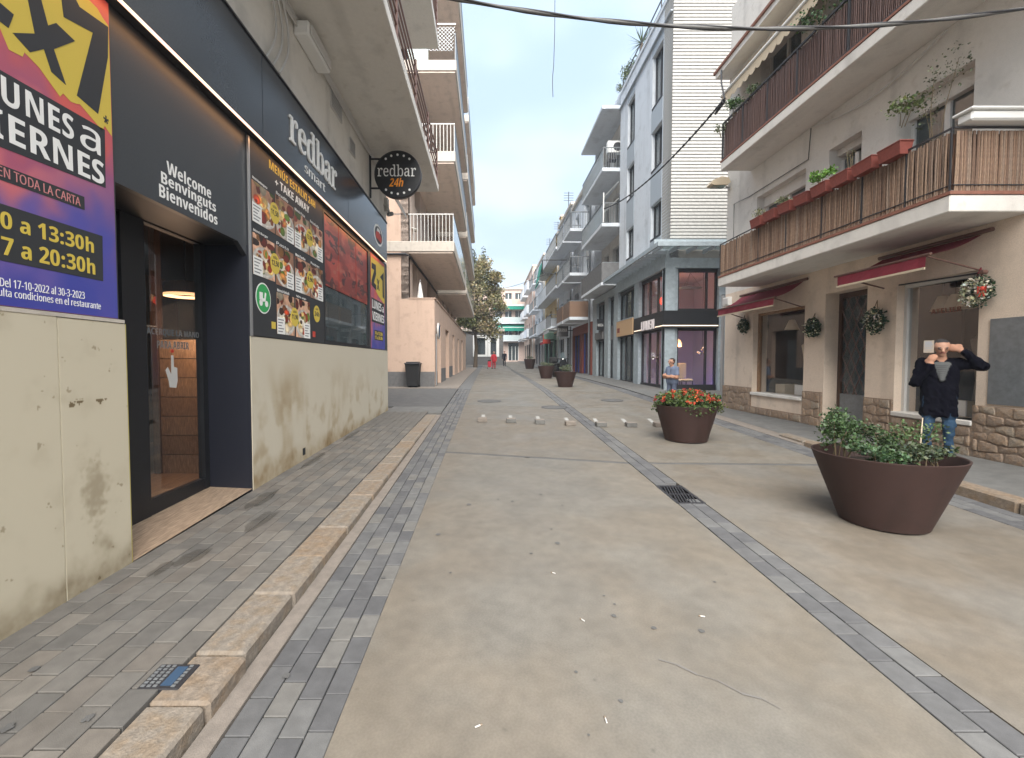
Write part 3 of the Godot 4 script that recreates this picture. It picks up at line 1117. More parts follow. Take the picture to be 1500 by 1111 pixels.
	poly_on("hand_sticker", [[4.22, 1.52], [4.26, 1.42], [4.27, 1.36], [4.36, 1.35], [4.38, 1.42], [4.38, 1.54], [4.335, 1.55], [4.33, 1.66], [4.30, 1.66], [4.295, 1.48], [4.25, 1.55]], M.pvc, dr, -2.979)
	rod("sensor_light", [V(-2.978, 1.70, 4.31), V(-2.970, 1.70, 4.31)], 0.018, M.red_print, dr, 10)
	# inside
	var inn := box("interior_floor", [-7.5, 0.10, 0.3, -3.05, 0.22, 11.1], M.oak, b)
	box("interior_wall", [-7.6, 0.1, 0.3, -7.5, 3.6, 11.1], M.oak, inn)
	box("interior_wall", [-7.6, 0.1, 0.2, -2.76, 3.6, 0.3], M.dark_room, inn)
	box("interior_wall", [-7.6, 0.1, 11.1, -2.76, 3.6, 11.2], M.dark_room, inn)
	box("interior_ceiling", [-7.6, 3.5, 0.3, -2.76, 3.6, 11.1], M.dark_wood, inn)
	for i in 7:
		box("partition_board", [-4.02, 0.225 + i * 0.236, 5.60, -3.06, 0.452 + i * 0.236, 5.66], M.oak if i % 2 else M.oak_pale, inn)
	box("partition_post", [-4.10, 0.22, 5.57, -4.025, 3.5, 5.67], M.dark_wood, inn)
	box("bar_counter", [-6.6, 0.22, 4.5, -4.4, 1.25, 5.1], M.dark_wood, inn)
	var rl := thing("ring_lamp", "glowing warm copper ring lamp hanging inside the restaurant behind the glass door", "lamp", V(-3.42, 2.34, 5.2))
	s = st(true)
	lathe(s, [[0.19, 0.0], [0.21, 0.02], [0.21, 0.13], [0.19, 0.15], [0.185, 0.1]], Vector3.ZERO, 30)
	obj("copper_band", s, M.dark_wood, rl, true)
	s = st()
	lathe(s, [[0.212, 0.02], [0.21, -0.008], [0.18, -0.008], [0.175, 0.02]], Vector3.ZERO, 30)
	obj("glowing_rim", s, M.lamp_warm, rl, true)
	rod("cord", [Vector3(0, 0.1, 0), Vector3(0, 0.95, 0)], 0.01, M.black, rl, 5, -1.0, true)
	var ol := OmniLight3D.new()
	ol.name = "ring_lamp_light"
	ol.light_color = Color(1.0, 0.84, 0.70)
	ol.light_energy = 0.35
	ol.light_size = 0.3
	ol.omni_range = 12.0
	ol.omni_attenuation = 2.0
	ol.shadow_enabled = true
	ol.position = Vector3(0, -0.35, 0)
	rl.add_child(ol)
	for i in 5:
		box("shelf_panel", [-7.45, 0.6 + i * 0.5, 4.2, -7.2, 0.64 + i * 0.5, 9.0], M.dark_wood, inn)
	# upper wall with balconies
	s = st()
	wall(s, WL, -2.0, 11.37, 3.98, 13.0, 0.3, [[4.2, 6.6, 5.6, 8.6], [8.2, 6.6, 9.6, 8.6]])
	obj("upper_wall", s, M.white_wall, b)
	for u in [4.2, 8.2]:
		wbox("balcony_door", WL, [u, 6.6, -0.2, u + 1.4, 8.6, -0.15], M.glass_tint, b)
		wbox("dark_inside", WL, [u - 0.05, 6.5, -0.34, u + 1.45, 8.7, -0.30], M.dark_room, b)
	box("end_wall", [-12, -0.2, 11.2, -2.81, 13, 11.37], M.white_wall, b)
	box("near_wall", [-12, -0.2, -2.0, -2.8, 13, -1.8], M.white_wall, b)
	box("back_wall", [-12.2, -0.2, -2.0, -12, 13, 11.37], M.white_wall, b)
	box("roof", [-12.2, 13, -2.1, -2.3, 13.2, 11.5], M.old_concrete, b)
	var bal := box("balcony_slab", [-2.5, 6.06, -2.0, -1.30, 6.24, 12.2], M.white_wall, b, 0.01)
	for i in 5:
		rail("balcony_rail", V(-1.34, 6.34 + i * 0.18, -2.0), V(-1.34, 6.34 + i * 0.18, 12.15), 0.028, M.brown_metal, bal)
	for i in 8:
		rail("balcony_post", V(-1.34, 6.24, 12.12 - i * 1.75), V(-1.34, 7.12, 12.12 - i * 1.75), 0.045, M.brown_metal, bal)
	rail("balcony_rail", V(-2.45, 7.06, 12.15), V(-1.36, 7.06, 12.15), 0.028, M.brown_metal, bal)
	bal = box("balcony_slab", [-2.5, 9.05, -2.0, -1.18, 9.24, 11.2], M.white_wall, b, 0.01)
	for i in 5:
		rail("balcony_rail", V(-1.22, 9.34 + i * 0.18, -2.0), V(-1.22, 9.34 + i * 0.18, 11.15), 0.028, M.brown_metal, bal)
	for i in 6:
		rail("balcony_post", V(-1.22, 9.24, 11.12 - i * 2.3), V(-1.22, 10.12, 11.12 - i * 2.3), 0.045, M.brown_metal, bal)
	for e in [[7.38, 7.93, 5.74, 5.97], [8.35, 8.69, 5.49, 5.62]]:
		var v := wbox("wall_vent", WL, [e[0], e[2] - 0.1, 0.0, e[1], e[3], 0.02], M.pvc, b)
		for i in 5:
			wbox("vent_slat", WL, [e[0] + 0.02, e[2] - 0.08 + i * 0.05, 0.02, e[1] - 0.02, e[2] - 0.05 + i * 0.05, 0.028], M.steel, v)
	# fascia: five glossy sheets, the letters on them
	var cut := [-2.0, 1.9, 4.97, 7.95, 10.96]
	var fa: MeshInstance3D
	for i in 4:
		fa = box("fascia_panel", [-2.56, 3.972, cut[i] + 0.004, -2.40, 4.865, cut[i + 1] - 0.004], M.anthracite_gloss, b, 0.004)
		if i == 2:
			word("redbar", serif_thin(), M.white_print, fa, -2.40, 5.62, 7.32, 4.275, 4.70, 0.02)
			word("smart", sans, M.white_print, fa, -2.40, 6.08, 6.82, 4.085, 4.20, 0.006)
		if i == 3:
			poly_on("emblem", disc_pts(10.12, 4.36, 0.40, 0.22), M.white_print, fa, -2.40)
			poly_on("emblem", disc_pts(10.12, 4.36, 0.33, 0.18), M.black_print, fa, -2.3985)
			poly_on("emblem", [[9.86, 4.27], [10.36, 4.24], [10.40, 4.36], [10.14, 4.44], [9.9, 4.40]], M.red_print, fa, -2.397)
			poly_on("emblem", [[9.95, 4.42], [10.30, 4.43], [10.22, 4.50], [10.02, 4.50]], M.white_print, fa, -2.397)
	box("fascia_cap", [-2.58, 4.865, -2.0, -2.385, 4.885, 10.97], M.dark_metal, b)
	# window
	var w := wbox("window", WL, [7.0, 1.87, -0.12, 9.65, 1.93, 0.006], M.black, b)
	for e in [[7.0, 1.93, 7.05, 3.94], [9.58, 1.93, 9.65, 3.94], [7.05, 3.88, 9.58, 3.94]]:
		wbox("frame", WL, [e[0], e[1], -0.12, e[2], e[3], 0.004], M.black, w)
	wbox("pane", WL, [7.05, 1.93, -0.03, 9.58, 3.88, -0.025], M.glass_tint, w)
	var f := noise(256, 21, 0.010, 3)
	var f2 := noise(256, 22, 0.02, 3)
	var red := print_mat("red_film", picture(256, func(x, y):
		var c := Color(0.50, 0.17, 0.13).lerp(Color(0.66, 0.27, 0.21), smoothstep(0.35, 0.7, f[y * 256 + x] / 255.0))
		var k: float = smoothstep(0.52, 0.60, f[((y + 90) % 256) * 256 + x] / 255.0) * smoothstep(0.42, 0.52, f2[y * 256 + x] / 255.0)
		c = c.lerp(Color(0.20, 0.09, 0.09), k * 0.85)
		return c.lerp(Color(0.66, 0.40, 0.32), 0.7 * smoothstep(0.66, 0.80, f2[y * 256 + x] / 255.0))), 0.35)
	sheet("printed_film", red, w, V(-2.515, 2.78, 7.06), UD * 2.5, UY * 1.09)
	for u in [7.75, 8.75]:
		wbox("film_seam", WL, [u, 2.78, -0.010, u + 0.012, 3.87, -0.0085], M.red_print, w)
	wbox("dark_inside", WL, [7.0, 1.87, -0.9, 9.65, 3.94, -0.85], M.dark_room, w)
	# the lamp strip along the fascia's lower edge
	var ls := thing("led_strip", "glowing warm LED strip along the lower edge of the dark fascia", "light strip", V(-2.42, 3.955, 5.0))
	var s2 := st()
	bx(s2, -2.42, 3.957, -2.0, -2.40, 3.969, 10.94)
	obj("glowing_tube", s2, M.led, ls)
	box("channel", [-2.5, 3.962, -2.0, -2.426, 3.970, 10.94], M.dark_metal, ls)
	var al := AreaLight3D.new()
	al.name = "led_strip_light"
	al.area_size = Vector2(0.04, 10.0)
	al.light_color = Color(1.0, 0.72, 0.46)
	al.light_energy = 0.3
	al.shadow_enabled = true
	al.rotation.x = -PI / 2
	al.position = Vector3(0.0, -0.014, -0.5)
	ls.add_child(al)
	# big poster on the near wall
	var po := thing("promotion_poster", "tall red to violet promotion poster with yellow splash and opening hours above the beige plinth", "poster", V(-2.49, 1.89, 2.3))
	var pm := print_mat("promo", promo_picture(), 0.45)
	sheet("printed_sheet", pm, po, V(-2.497, 1.888, 1.5), UD * 1.59, UY * 2.06, 0.005)
	var x := -2.4918
	poly_on("yellow_splash", [[1.6, 3.30], [1.9, 3.36], [2.4, 3.30], [2.44, 3.22], [2.51, 3.23], [2.52, 3.26], [2.6, 3.23], [2.72, 3.14], [2.74, 3.17], [2.79, 3.15], [2.83, 3.16], [2.85, 3.17], [3.01, 3.09], [3.03, 3.13], [3.085, 3.09], [3.085, 3.8], [3.04, 3.82], [3.0, 3.85], [2.87, 3.86], [2.3, 3.80], [1.6, 3.86]], M.yellow_print, po, x)
	x += 0.0018
	poly_on("brush_numeral", [[1.62, 3.42], [2.30, 3.34], [2.44, 3.33], [2.47, 3.42], [2.1, 3.47], [2.42, 3.66], [2.30, 3.80], [1.8, 3.78], [1.7, 3.66], [2.1, 3.68]], M.black_print, po, x)
	poly_on("brush_cross", [[2.54, 3.60], [2.62, 3.63], [2.66, 3.5], [2.71, 3.55], [2.83, 3.53], [2.69, 3.39], [2.76, 3.23], [2.67, 3.25], [2.63, 3.35], [2.55, 3.28], [2.46, 3.32], [2.58, 3.4]], M.black_print, po, x)
	poly_on("brush_numeral", [[2.75, 3.71], [2.84, 3.79], [2.87, 3.76], [3.08, 3.79], [3.07, 3.59], [2.98, 3.18], [2.83, 3.21], [2.96, 3.67], [2.76, 3.62]], M.black_print, po, x)
	word("*", bold, M.black_print, po, x, 3.02, 3.06, 3.15, 3.2)
	x = -2.4918
	poly_on("black_band", [[1.7, 3.07], [3.03, 3.105], [3.022, 2.73], [1.7, 2.66]], M.black_print, po, x)
	poly_on("dark_band", [[1.75, 2.595], [2.86, 2.615], [2.86, 2.535], [1.75, 2.52]], M.black_print, po, x)
	poly_on("black_band", [[1.7, 2.405], [2.985, 2.41], [2.98, 2.12], [1.7, 2.115]], M.black_print, po, x)
	x += 0.0018
	word("LUNES", bold, M.white_print, po, x, 2.31, 2.80, 2.925, 3.065)
	word("a", sans, M.white_print, po, x, 2.845, 2.99, 2.92, 3.06)
	word("VIERNES", bold, M.white_print, po, x, 2.20, 3.01, 2.74, 2.885)
	word("EN TODA LA CARTA", sans, M.pink_print, po, x, 2.36, 2.83, 2.548, 2.598)
	word("10 a 13:30h", bold, M.yellow_print, po, x, 2.30, 2.915, 2.285, 2.375)
	word("17 a 20:30h", bold, M.yellow_print, po, x, 2.30, 2.92, 2.15, 2.245)
	x = -2.4918
	word("Del 17-10-2022 al 30-3-2023", sans, M.white_print, po, x, 2.35, 2.84, 1.985, 2.032)
	word("Consulta condiciones en el restaurante", sans, M.white_print, po, x, 2.25, 2.955, 1.935, 1.978)
	# menu board
	var mb := thing("menu_board", "black menu board of food photographs with yellow price discs beside the restaurant door", "menu board", V(-2.49, 1.88, 5.9))
	wbox("board", WL, [4.845, 1.878, 0.001, 6.955, 3.94, 0.012], M.black_print, mb)
	wbox("edge_trim", WL, [4.818, 1.87, 0.001, 4.843, 3.94, 0.02], M.steel, mb)
	word("MENÚS ESTALVI 24H", bold, M.yellow_print, mb, -2.4875, 5.28, 6.66, 3.80, 3.92)
	word("+ TAKE AWAY", bold, M.white_print, mb, -2.4875, 5.42, 6.44, 3.655, 3.75)
	var fm := print_mat("food", food_picture(), 0.5)
	var pics := [[4.88, 5.39, 3.09, 3.52], [5.42, 5.91, 3.09, 3.56], [5.94, 6.42, 3.08, 3.54], [6.45, 6.93, 3.08, 3.54], [4.88, 5.37, 2.53, 2.97], [5.41, 5.89, 2.51, 2.97], [5.94, 6.42, 2.51, 2.96], [6.45, 6.92, 2.50, 2.96], [5.41, 5.89, 1.93, 2.42], [5.94, 6.40, 1.92, 2.42]]
	for i in pics.size():
		var p: Array = pics[i]
		var cx := (i % 4) * 0.25
		var cy := (i / 4) * 0.25
		var ph := sheet("menu_photo", fm, mb, V(-2.488, p[2], p[0]), UD * (p[1] - p[0]), UY * (p[3] - p[2]), 0.003, [cx + 0.005, cy + 0.005, cx + 0.245, cy + 0.245])
		var left: bool = i in [0, 2, 4, 6, 8]
		var tx: float = p[0] if left else p[1] - 0.20
		wbox("price_panel", WL, [tx, p[2], 0.015, tx + 0.20, p[2] + 0.20, 0.0165], M.white_print, ph)
		for k in 5:
			wbox("text_line", WL, [tx + 0.02, p[2] + 0.165 - k * 0.035, 0.0165, tx + 0.17 - (k % 3) * 0.03, p[2] + 0.178 - k * 0.035, 0.0172], M.grey_print, ph)
		word(["Menú Hamburguesa", "Bocadillo", "Menú Pizza", "Ensalada", "Menú Burger", "Pasta", "Menú Familiar", "Postres", "Menú Kebab", "Wrap"][i], sans, M.white_print, ph, -2.4875, p[0] + 0.02, p[0] + 0.34, p[3] + 0.01, p[3] + 0.045)
	for e in [[5.39, 3.325, "11,50"], [6.43, 3.32, "13,90"], [5.38, 2.74, "12,50"], [6.43, 2.74, "9,90"], [5.90, 2.17, "11,90"], [6.66, 2.29, "24h"]]:
		var dc := poly_on("price_disc", disc_pts(e[0], e[1], 0.12, 0.12), M.yellow_print, mb, -2.484)
		word(e[2], bold, M.black_print, dc, -2.4825, e[0] - 0.09, e[0] + 0.09, e[1] - 0.035, e[1] + 0.035)
		word("sólo", sans, M.black_print, dc, -2.4825, e[0] - 0.05, e[0] + 0.05, e[1] + 0.055, e[1] + 0.09)
	var gd := poly_on("delivery_disc", disc_pts(5.09, 2.30, 0.17, 0.17), M.white_print, mb, -2.4875)
	poly_on("green_disc", disc_pts(5.09, 2.30, 0.155, 0.155), M.green_print, gd, -2.486)
	for e in [[5.03, 0.035], [5.155, 0.035]]:
		poly_on("scooter_wheel", disc_pts(e[0], 2.245, e[1], e[1], 14), M.white_print, gd, -2.4845)
	poly_on("scooter_body", [[5.0, 2.28], [5.06, 2.26], [5.13, 2.27], [5.15, 2.36], [5.12, 2.37], [5.105, 2.30], [5.07, 2.30], [5.07, 2.36], [5.0, 2.36]], M.white_print, gd, -2.4845)
	wbox("flag", WL, [5.27, 1.98, 0.013, 5.37, 2.06, 0.0145], M.yellow_print, mb)
	wbox("flag", WL, [6.50, 1.95, 0.013, 6.60, 2.03, 0.0145], M.red_print, mb)
	# small poster at the far end
	var p2 := thing("promotion_poster", "narrow 2x1 promotion poster in yellow and violet at the far end of the shopfront", "poster", V(-2.49, 1.88, 10.4))
	sheet("printed_sheet", pm, p2, V(-2.498, 1.885, 9.78), UD * 1.30, UY * 2.04, 0.004)
	poly_on("yellow_splash", [[9.80, 3.30], [10.2, 3.18], [10.4, 3.10], [11.0, 2.98], [11.06, 3.0], [11.06, 3.86], [9.8, 3.84]], M.yellow_print, p2, -2.493)
	poly_on("brush_numeral", [[9.84, 3.24], [10.25, 3.18], [10.25, 3.30], [10.05, 3.32], [10.25, 3.55], [10.22, 3.74], [9.86, 3.72], [9.86, 3.60], [10.08, 3.60], [9.84, 3.34]], M.black_print, p2, -2.491)
	word("x", bold, M.black_print, p2, -2.491, 10.30, 10.55, 3.22, 3.46)
	poly_on("brush_numeral", [[10.62, 3.55], [10.98, 3.72], [11.02, 3.10], [10.86, 3.12], [10.85, 3.5]], M.black_print, p2, -2.491)
	wbox("black_band", WL, [9.82, 2.46, 0.007, 11.0, 2.98, 0.0085], M.black_print, p2)
	word("LUNES a", bold, M.white_print, p2, -2.491, 9.88, 10.95, 2.76, 2.94)
	word("VIERNES", bold, M.white_print, p2, -2.491, 9.88, 10.98, 2.51, 2.69)
	wbox("black_band", WL, [10.06, 2.08, 0.007, 10.86, 2.30, 0.0085], M.black_print, p2)
	word("10 a 13:30h", bold, M.yellow_print, p2, -2.491, 10.10, 10.82, 2.20, 2.28)
	word("17 a 20:30h", bold, M.yellow_print, p2, -2.491, 10.10, 10.82, 2.10, 2.18)
	# round projecting sign
	var rs := thing("round_sign", "round black projecting sign of the restaurant with white dots, hung over the street", "sign", V(-2.5, 5.2, 9.7))
	s = st(true)
	tube(s, [V(-1.88, 5.49, 9.66), V(-1.88, 5.49, 9.76)], 0.47, 48)
	obj("disc", s, M.black, rs)
	s = st(true)
	lathe_z(s, V(-1.88, 5.49, 9.71), 0.47, 0.485, 0.06, 48)
	obj("rim", s, M.dark_metal, rs)
	letters("redbar", serif_thin(), M.white_print, rs, V(-2.30, 5.45, 9.659), UX, UY, 0.80, 0.24, 0.004)
	var ital := SystemFont.new()
	ital.font_names = PackedStringArray(["Droid Sans"])
	ital.font_weight = 700
	ital.font_italic = true
	letters("24h", ital, M.orange_print, rs, V(-2.06, 5.24, 9.659), UX, Vector3(0.18, 1, 0).normalized(), 0.28, 0.18, 0.004)
	for sgn in [1, -1]:
		for i in 5:
			var a: float = PI / 2 * sgn + (i - 2) * 0.33
			rod("bulb", [V(-1.88 + 0.40 * cos(a), 5.49 + 0.40 * sin(a), 9.66), V(-1.88 + 0.40 * cos(a), 5.49 + 0.40 * sin(a), 9.65)], 0.024, M.led_white_soft, rs, 10)
	rod("bracket_post", [V(-2.46, 5.02, 9.7), V(-2.46, 5.92, 9.7)], 0.022, M.black, rs)
	for y in [5.82, 5.22]:
		rod("bracket_arm", [V(-2.46, y, 9.7), V(-2.18, y, 9.7)], 0.02, M.black, rs)
	# things on the upper wall
	var fl := thing("wall_lamp", "white box lamp fixed under the soffit above the dark fascia", "lamp", V(-2.45, 5.9, 6.4))
	box("housing", [-2.5, 5.80, 6.02, -2.30, 5.98, 6.85], M.white_paint, fl, 0.02)
	box("diffuser", [-2.30, 5.82, 6.06, -2.27, 5.96, 6.80], M.pvc, fl, 0.01)
	box("bracket", [-2.5, 5.98, 6.3, -2.36, 6.05, 6.36], M.steel, fl)
	var cm := thing("security_camera", "small grey security camera on the end of the fascia below the round sign", "camera", V(-2.45, 5.05, 11.1))
	rod("mount", [V(-2.5, 5.35, 11.1), V(-2.42, 5.35, 11.1), V(-2.36, 5.14, 11.1)], 0.025, M.pvc, cm)
	rod("barrel", [V(-2.40, 5.14, 11.15), V(-2.26, 5.06, 10.85)], 0.05, M.grey_metal, cm, 12)
	box("junction_box", [-2.5, 5.22, 11.15, -2.42, 5.55, 11.33], M.pvc, cm, 0.01)
	for i in 4:
		var cb := []
		for k in 14:
			var d := 3.6 + i * 0.06 + k * 0.78
			cb.append(V(-2.46 + 0.004 * i, 6.02 - 0.045 * i + 0.02 * sin(k * 1.3 + i), d))
		rod(numbered("wall_cable"), cb, 0.012, M.pvc, self, 6)
		var kb2: Node = get_child(get_child_count() - 1)
		tag(kb2, ["thin pale cable running highest under the balcony soffit", "thin pale cable second from the top along the white wall", "thin pale cable third from the top along the white wall", "thin pale cable lowest of those along the white wall"][i], "cable", "cables under the restaurant balcony")
	for i in 3:
		var cb := [V(-2.46, 6.02, 5.2 + 0.12 * i)]
		for k in 9:
			cb.append(V(-2.45 + 0.02 * i, 5.95 - k * 0.125 - 0.01 * i, 5.22 + 0.12 * i + 0.22 * sin(k * 0.42)))
		rod(numbered("looped_cable"), cb, 0.014, M.pvc, self, 6)
		tag(get_child(get_child_count() - 1), "grey cable drooping down the white wall to the fascia, %s of three" % ["first", "second", "third"][i], "cable", "drooping cables on the white wall")


func serif_thin() -> SystemFont:
	var f := SystemFont.new()
	f.font_names = PackedStringArray(["Droid Serif"])
	return f


func lathe_z(s: SurfaceTool, c: Vector3, r0: float, r1: float, half: float, n: int) -> void:
	for k in n:
		var a := TAU * k / n
		var b := TAU * (k + 1) / n
		var A := Vector3(cos(a), sin(a), 0)
		var B := Vector3(cos(b), sin(b), 0)
		var z := Vector3(0, 0, half)
		poly(s, [c + A * r1 - z, c + B * r1 - z, c + B * r1 + z, c + A * r1 + z], A)
		poly(s, [c + A * r0 + z, c + B * r0 + z, c + B * r1 + z, c + A * r1 + z], z)
		poly(s, [c + A * r0 - z, c + B * r0 - z, c + B * r1 - z, c + A * r1 - z], -z)


# ---------------------------------------------------------------- left: the peach building and the street's left side beyond it
func street_left() -> void:
	var b := thing("peach_building", "peach apartment building with deep balconies and a grey base band at the side street", "building", V(-2.1, 0.6, 18.0))
	var WF := [V(0, 0, 18.0), UX, UN]          # front, facing the camera
	var WS := [V(-2.1, 0, 0), UD, UX]          # street side, ground floor
	var WU := [V(-3.1, 0, 0), UD, UX]          # street side, upper floors
	var s := st()
	wall(s, WF, -14, -2.1, 0.3, 4.06, 0.3)
	wall(s, WF, -14, -3.1, 4.06, 15.5, 0.3)
	obj("front_wall", s, M.pink_wall, b)
	wbox("base_band", WF, [-14, 0.3, 0.0, -2.096, 1.2, 0.012], M.grey_band, b)
	var doors := [[18.9, 0.5, 20.4, 3.2], [22.6, 0.6, 24.6, 3.2], [27.0, 0.6, 28.6, 3.2], [31.5, 0.7, 33.0, 3.2], [36.0, 0.7, 38.0, 3.3]]
	s = st()
	wall(s, WS, 18.3, 43.0, 0.3, 4.06, 0.3, doors)
	obj("street_wall", s, M.pink_wall, b)
	s = st()
	wall(s, WS, 18.3, 18.9, 0.3, 1.2, -0.008)
	wall(s, WS, 20.4, 22.6, 0.3, 1.3, -0.008)
	wall(s, WS, 24.6, 27.0, 0.3, 1.35, -0.008)
	obj("base_band", s, M.grey_band, b)
	for h in doors:
		var dd := wbox("door", WS, [h[0], h[1], -0.28, h[2], h[3], -0.22], M.dark_wood, b)
		wbox("door_leaf", WS, [h[0] + 0.1, h[1], -0.22, (h[0] + h[2]) / 2 - 0.02, h[3] - 0.5, -0.19], M.grey_metal, dd)
	s = st()
	var up := []
	for f in 4:
		for k in 6:
			up.append([19.6 + k * 3.8, 4.7 + f * 3.45, 21.0 + k * 3.8, 6.9 + f * 3.45])
	up[0] = [18.9, 4.1, 20.0, 6.0]
	wall(s, WU, 18.0, 43.0, 4.06, 16.5, 0.3, up)
	obj("upper_wall", s, M.pink_deep, b)
	for h in up:
		var wn := wbox("window", WU, [h[0], h[1], -0.25, h[2], h[3], -0.2], M.glass_tint, b)
		wbox("frame", WU, [(h[0] + h[2]) / 2 - 0.04, h[1], -0.2, (h[0] + h[2]) / 2 + 0.04, h[3], -0.16], M.dark_metal, wn)
	box("terrace_floor", [-3.1, 3.55, 18.31, -2.12, 3.65, 43], M.old_concrete, b)
	box("parapet_coping", [-2.42, 4.06, 17.98, -2.06, 4.10, 43], M.pink_wall, b)
	wbox("parapet_coping", WF, [-3.1, 4.06, -0.3, -2.42, 4.10, 0.02], M.pink_wall, b)
	box("back_room", [-14, 0.3, 18.4, -3.6, 16.4, 42.9], M.dark_room, b)
	box("roof", [-14.1, 16.5, 17.9, -2.6, 16.75, 43.1], M.old_concrete, b)
	# balconies
	for f in 4:
		var y := 5.83 + f * 3.44
		var out := -1.32 + f * 0.05
		for part in 2:
			var d0 := 17.98 if part == 0 else 28.2
			var d1 := 27.4 if part == 0 else 43.0
			var yy := y if part == 0 else y - 0.12
			var sl := box("balcony_slab", [-5.5 if part == 0 else -3.1, yy + 0.06, d0, out, yy + 0.46, d1], M.old_concrete, b, 0.015)
			box("soffit", [-5.48 if part == 0 else -3.1, yy, d0 + 0.05, out - 0.05, yy + 0.058, d1 - 0.05], M.soffit, sl)
			var t := yy + 0.46
			if f == 2 and part == 0:  # lattice railing high up
				rail("hand_rail", V(-3.1, t + 1.35, d0 + 0.04), V(out - 0.04, t + 1.35, d0 + 0.04), 0.04, M.steel, sl)
				var s3 := st()
				for k in 19:
					for g in [1.0, -1.0]:
						var x0: float = -3.1 + k * 0.14 - (0.9 if g > 0 else -0.0)
						var a := Vector2(x0, 0.0 if g > 0 else 0.9)
						var c := Vector2(x0 + 0.9, 0.9 if g > 0 else 0.0)
						for q in 6:
							var p0: Vector2 = a.lerp(c, q / 6.0)
							var p1: Vector2 = a.lerp(c, (q + 1) / 6.0)
							if p0.x > -3.1 and p1.x < out - 0.03:
								tube(s3, [V(p0.x, t + 0.35 + p0.y, d0 + 0.04), V(p1.x, t + 0.35 + p1.y, d0 + 0.04)], 0.014, 4)
				obj("lattice", s3, M.steel, sl).set_meta("kind", "stuff")
				box("green_screen", [-3.1, t, d0 + 0.03, -2.3, t + 0.55, d0 + 0.05], M.glass_green, sl)
			else:
				bars("railing_bars", V(-5.4 if part == 0 else -3.0, t, d0 + 0.04), V(out - 0.04, t, d0 + 0.04), 1.02, 0.135, 0.022, M.pvc, sl)
				rail("hand_rail", V(-5.4 if part == 0 else -3.0, t + 1.04, d0 + 0.04), V(out - 0.04, t + 1.04, d0 + 0.04), 0.04, M.pvc, sl)
			box("side_screen", [out - 0.06, t + 0.05, d0 + 0.06, out - 0.03, t + 1.02, d1 - 0.05], M.glass_green if f == 0 else M.grey_metal, sl)
			rail("hand_rail", V(out - 0.04, t + 1.06, d0 + 0.06), V(out - 0.04, t + 1.06, d1), 0.04, M.dark_metal, sl)
	rod("drain_pipe", [V(-5.4, 5.78, 17.94), V(-3.2, 5.78, 17.94), V(-3.05, 5.70, 18.1), V(-3.02, 5.66, 24), V(-3.0, 5.6, 27)], 0.045, M.dark_metal, b)
	# furniture on the first balcony
	var ch := thing("balcony_chair", "small dark folding chair behind the white bars of the first peach balcony", "chair", V(-3.9, 6.29, 19.0), 0.4)
	s = st()
	aabb(s, Vector3(-0.22, 0.42, -0.2), Vector3(0.22, 0.46, 0.2), 0.01)
	obj("seat", s, M.dark_metal, ch, true)
	s = st()
	aabb(s, Vector3(-0.26, 0.46, -0.22), Vector3(-0.22, 0.92, 0.2), 0.01)
	obj("backrest", s, M.dark_metal, ch, true)
	for e in [[-0.2, -0.18], [0.2, -0.18], [-0.2, 0.18], [0.2, 0.18]]:
		rod("leg", [Vector3(e[0], 0, e[1]), Vector3(-e[0] * 0.6, 0.43, e[1])], 0.015, M.dark_metal, ch, 6, -1.0, true)
	var tb := thing("balcony_table", "small white table beside the dark chair on the first peach balcony", "table", V(-3.2, 6.29, 19.0))
	s = st()
	lathe(s, [[0.3, 0.70], [0.32, 0.72], [0.3, 0.74], [0.0, 0.74]], Vector3.ZERO, 18)
	obj("table_top", s, M.white_paint, tb, true)
	rod("pedestal", [Vector3(0, 0, 0), Vector3(0, 0.7, 0)], 0.03, M.white_paint, tb, 8, -1.0, true)
	s = st()
	lathe(s, [[0.24, 0.0], [0.24, 0.02], [0.0, 0.03]], Vector3.ZERO, 14)
	obj("foot", s, M.white_paint, tb, true)
	var pr := thing("folded_parasol", "white folded parasol standing on the peach terrace wall", "parasol", V(-2.75, 3.65, 18.6))
	rod("pole", [Vector3(0, 0, 0), Vector3(0, 1.25, 0)], 0.02, M.steel, pr, 6, -1.0, true)
	s = st(true)
	lathe(s, [[0.15, 0.35], [0.12, 0.6], [0.06, 1.0], [0.0, 1.22]], Vector3.ZERO, 10)
	obj("canopy", s, M.white_paint, pr, true)
	# round sign and wall lamp of the peach building
	var rs := thing("round_sign", "small round pale blue sign fixed flat to the peach street wall near its corner", "sign", V(-2.1, 2.6, 18.35))
	s = st(true)
	tube(s, [V(-2.06, 2.85, 18.75), V(-1.99, 2.85, 18.75)], 0.33, 28)
	obj("disc", s, M.pvc, rs)
	s = st(true)
	tube(s, [V(-1.989, 2.85, 18.75), V(-1.982, 2.85, 18.75)], 0.25, 28)
	obj("emblem", s, M.blue_print, rs)
	rod("arm", [V(-2.1, 2.85, 18.75), V(-2.055, 2.85, 18.75)], 0.02, M.steel, rs)
	rod("pipe", [V(-2.07, 0.65, 18.25), V(-2.07, 2.7, 18.25)], 0.03, M.steel, rs)
	# wheelie bin
	var bn := thing("wheelie_bin", "black two-wheeled rubbish bin standing against the peach wall", "bin", V(-2.9, gy(17.7) + 0.025, 17.68))
	s = st()
	var lo := [Vector3(-0.21, 0.06, -0.22), Vector3(0.21, 0.06, -0.22), Vector3(0.21, 0.06, 0.22), Vector3(-0.21, 0.06, 0.22)]
	var hi := [Vector3(-0.27, 0.88, -0.28), Vector3(0.27, 0.88, -0.28), Vector3(0.27, 0.88, 0.28), Vector3(-0.27, 0.88, 0.28)]
	for i in 4:
		poly(s, [lo[i], lo[(i + 1) % 4], hi[(i + 1) % 4], hi[i]], (lo[i] + lo[(i + 1) % 4]) * Vector3(1, 0, 1))
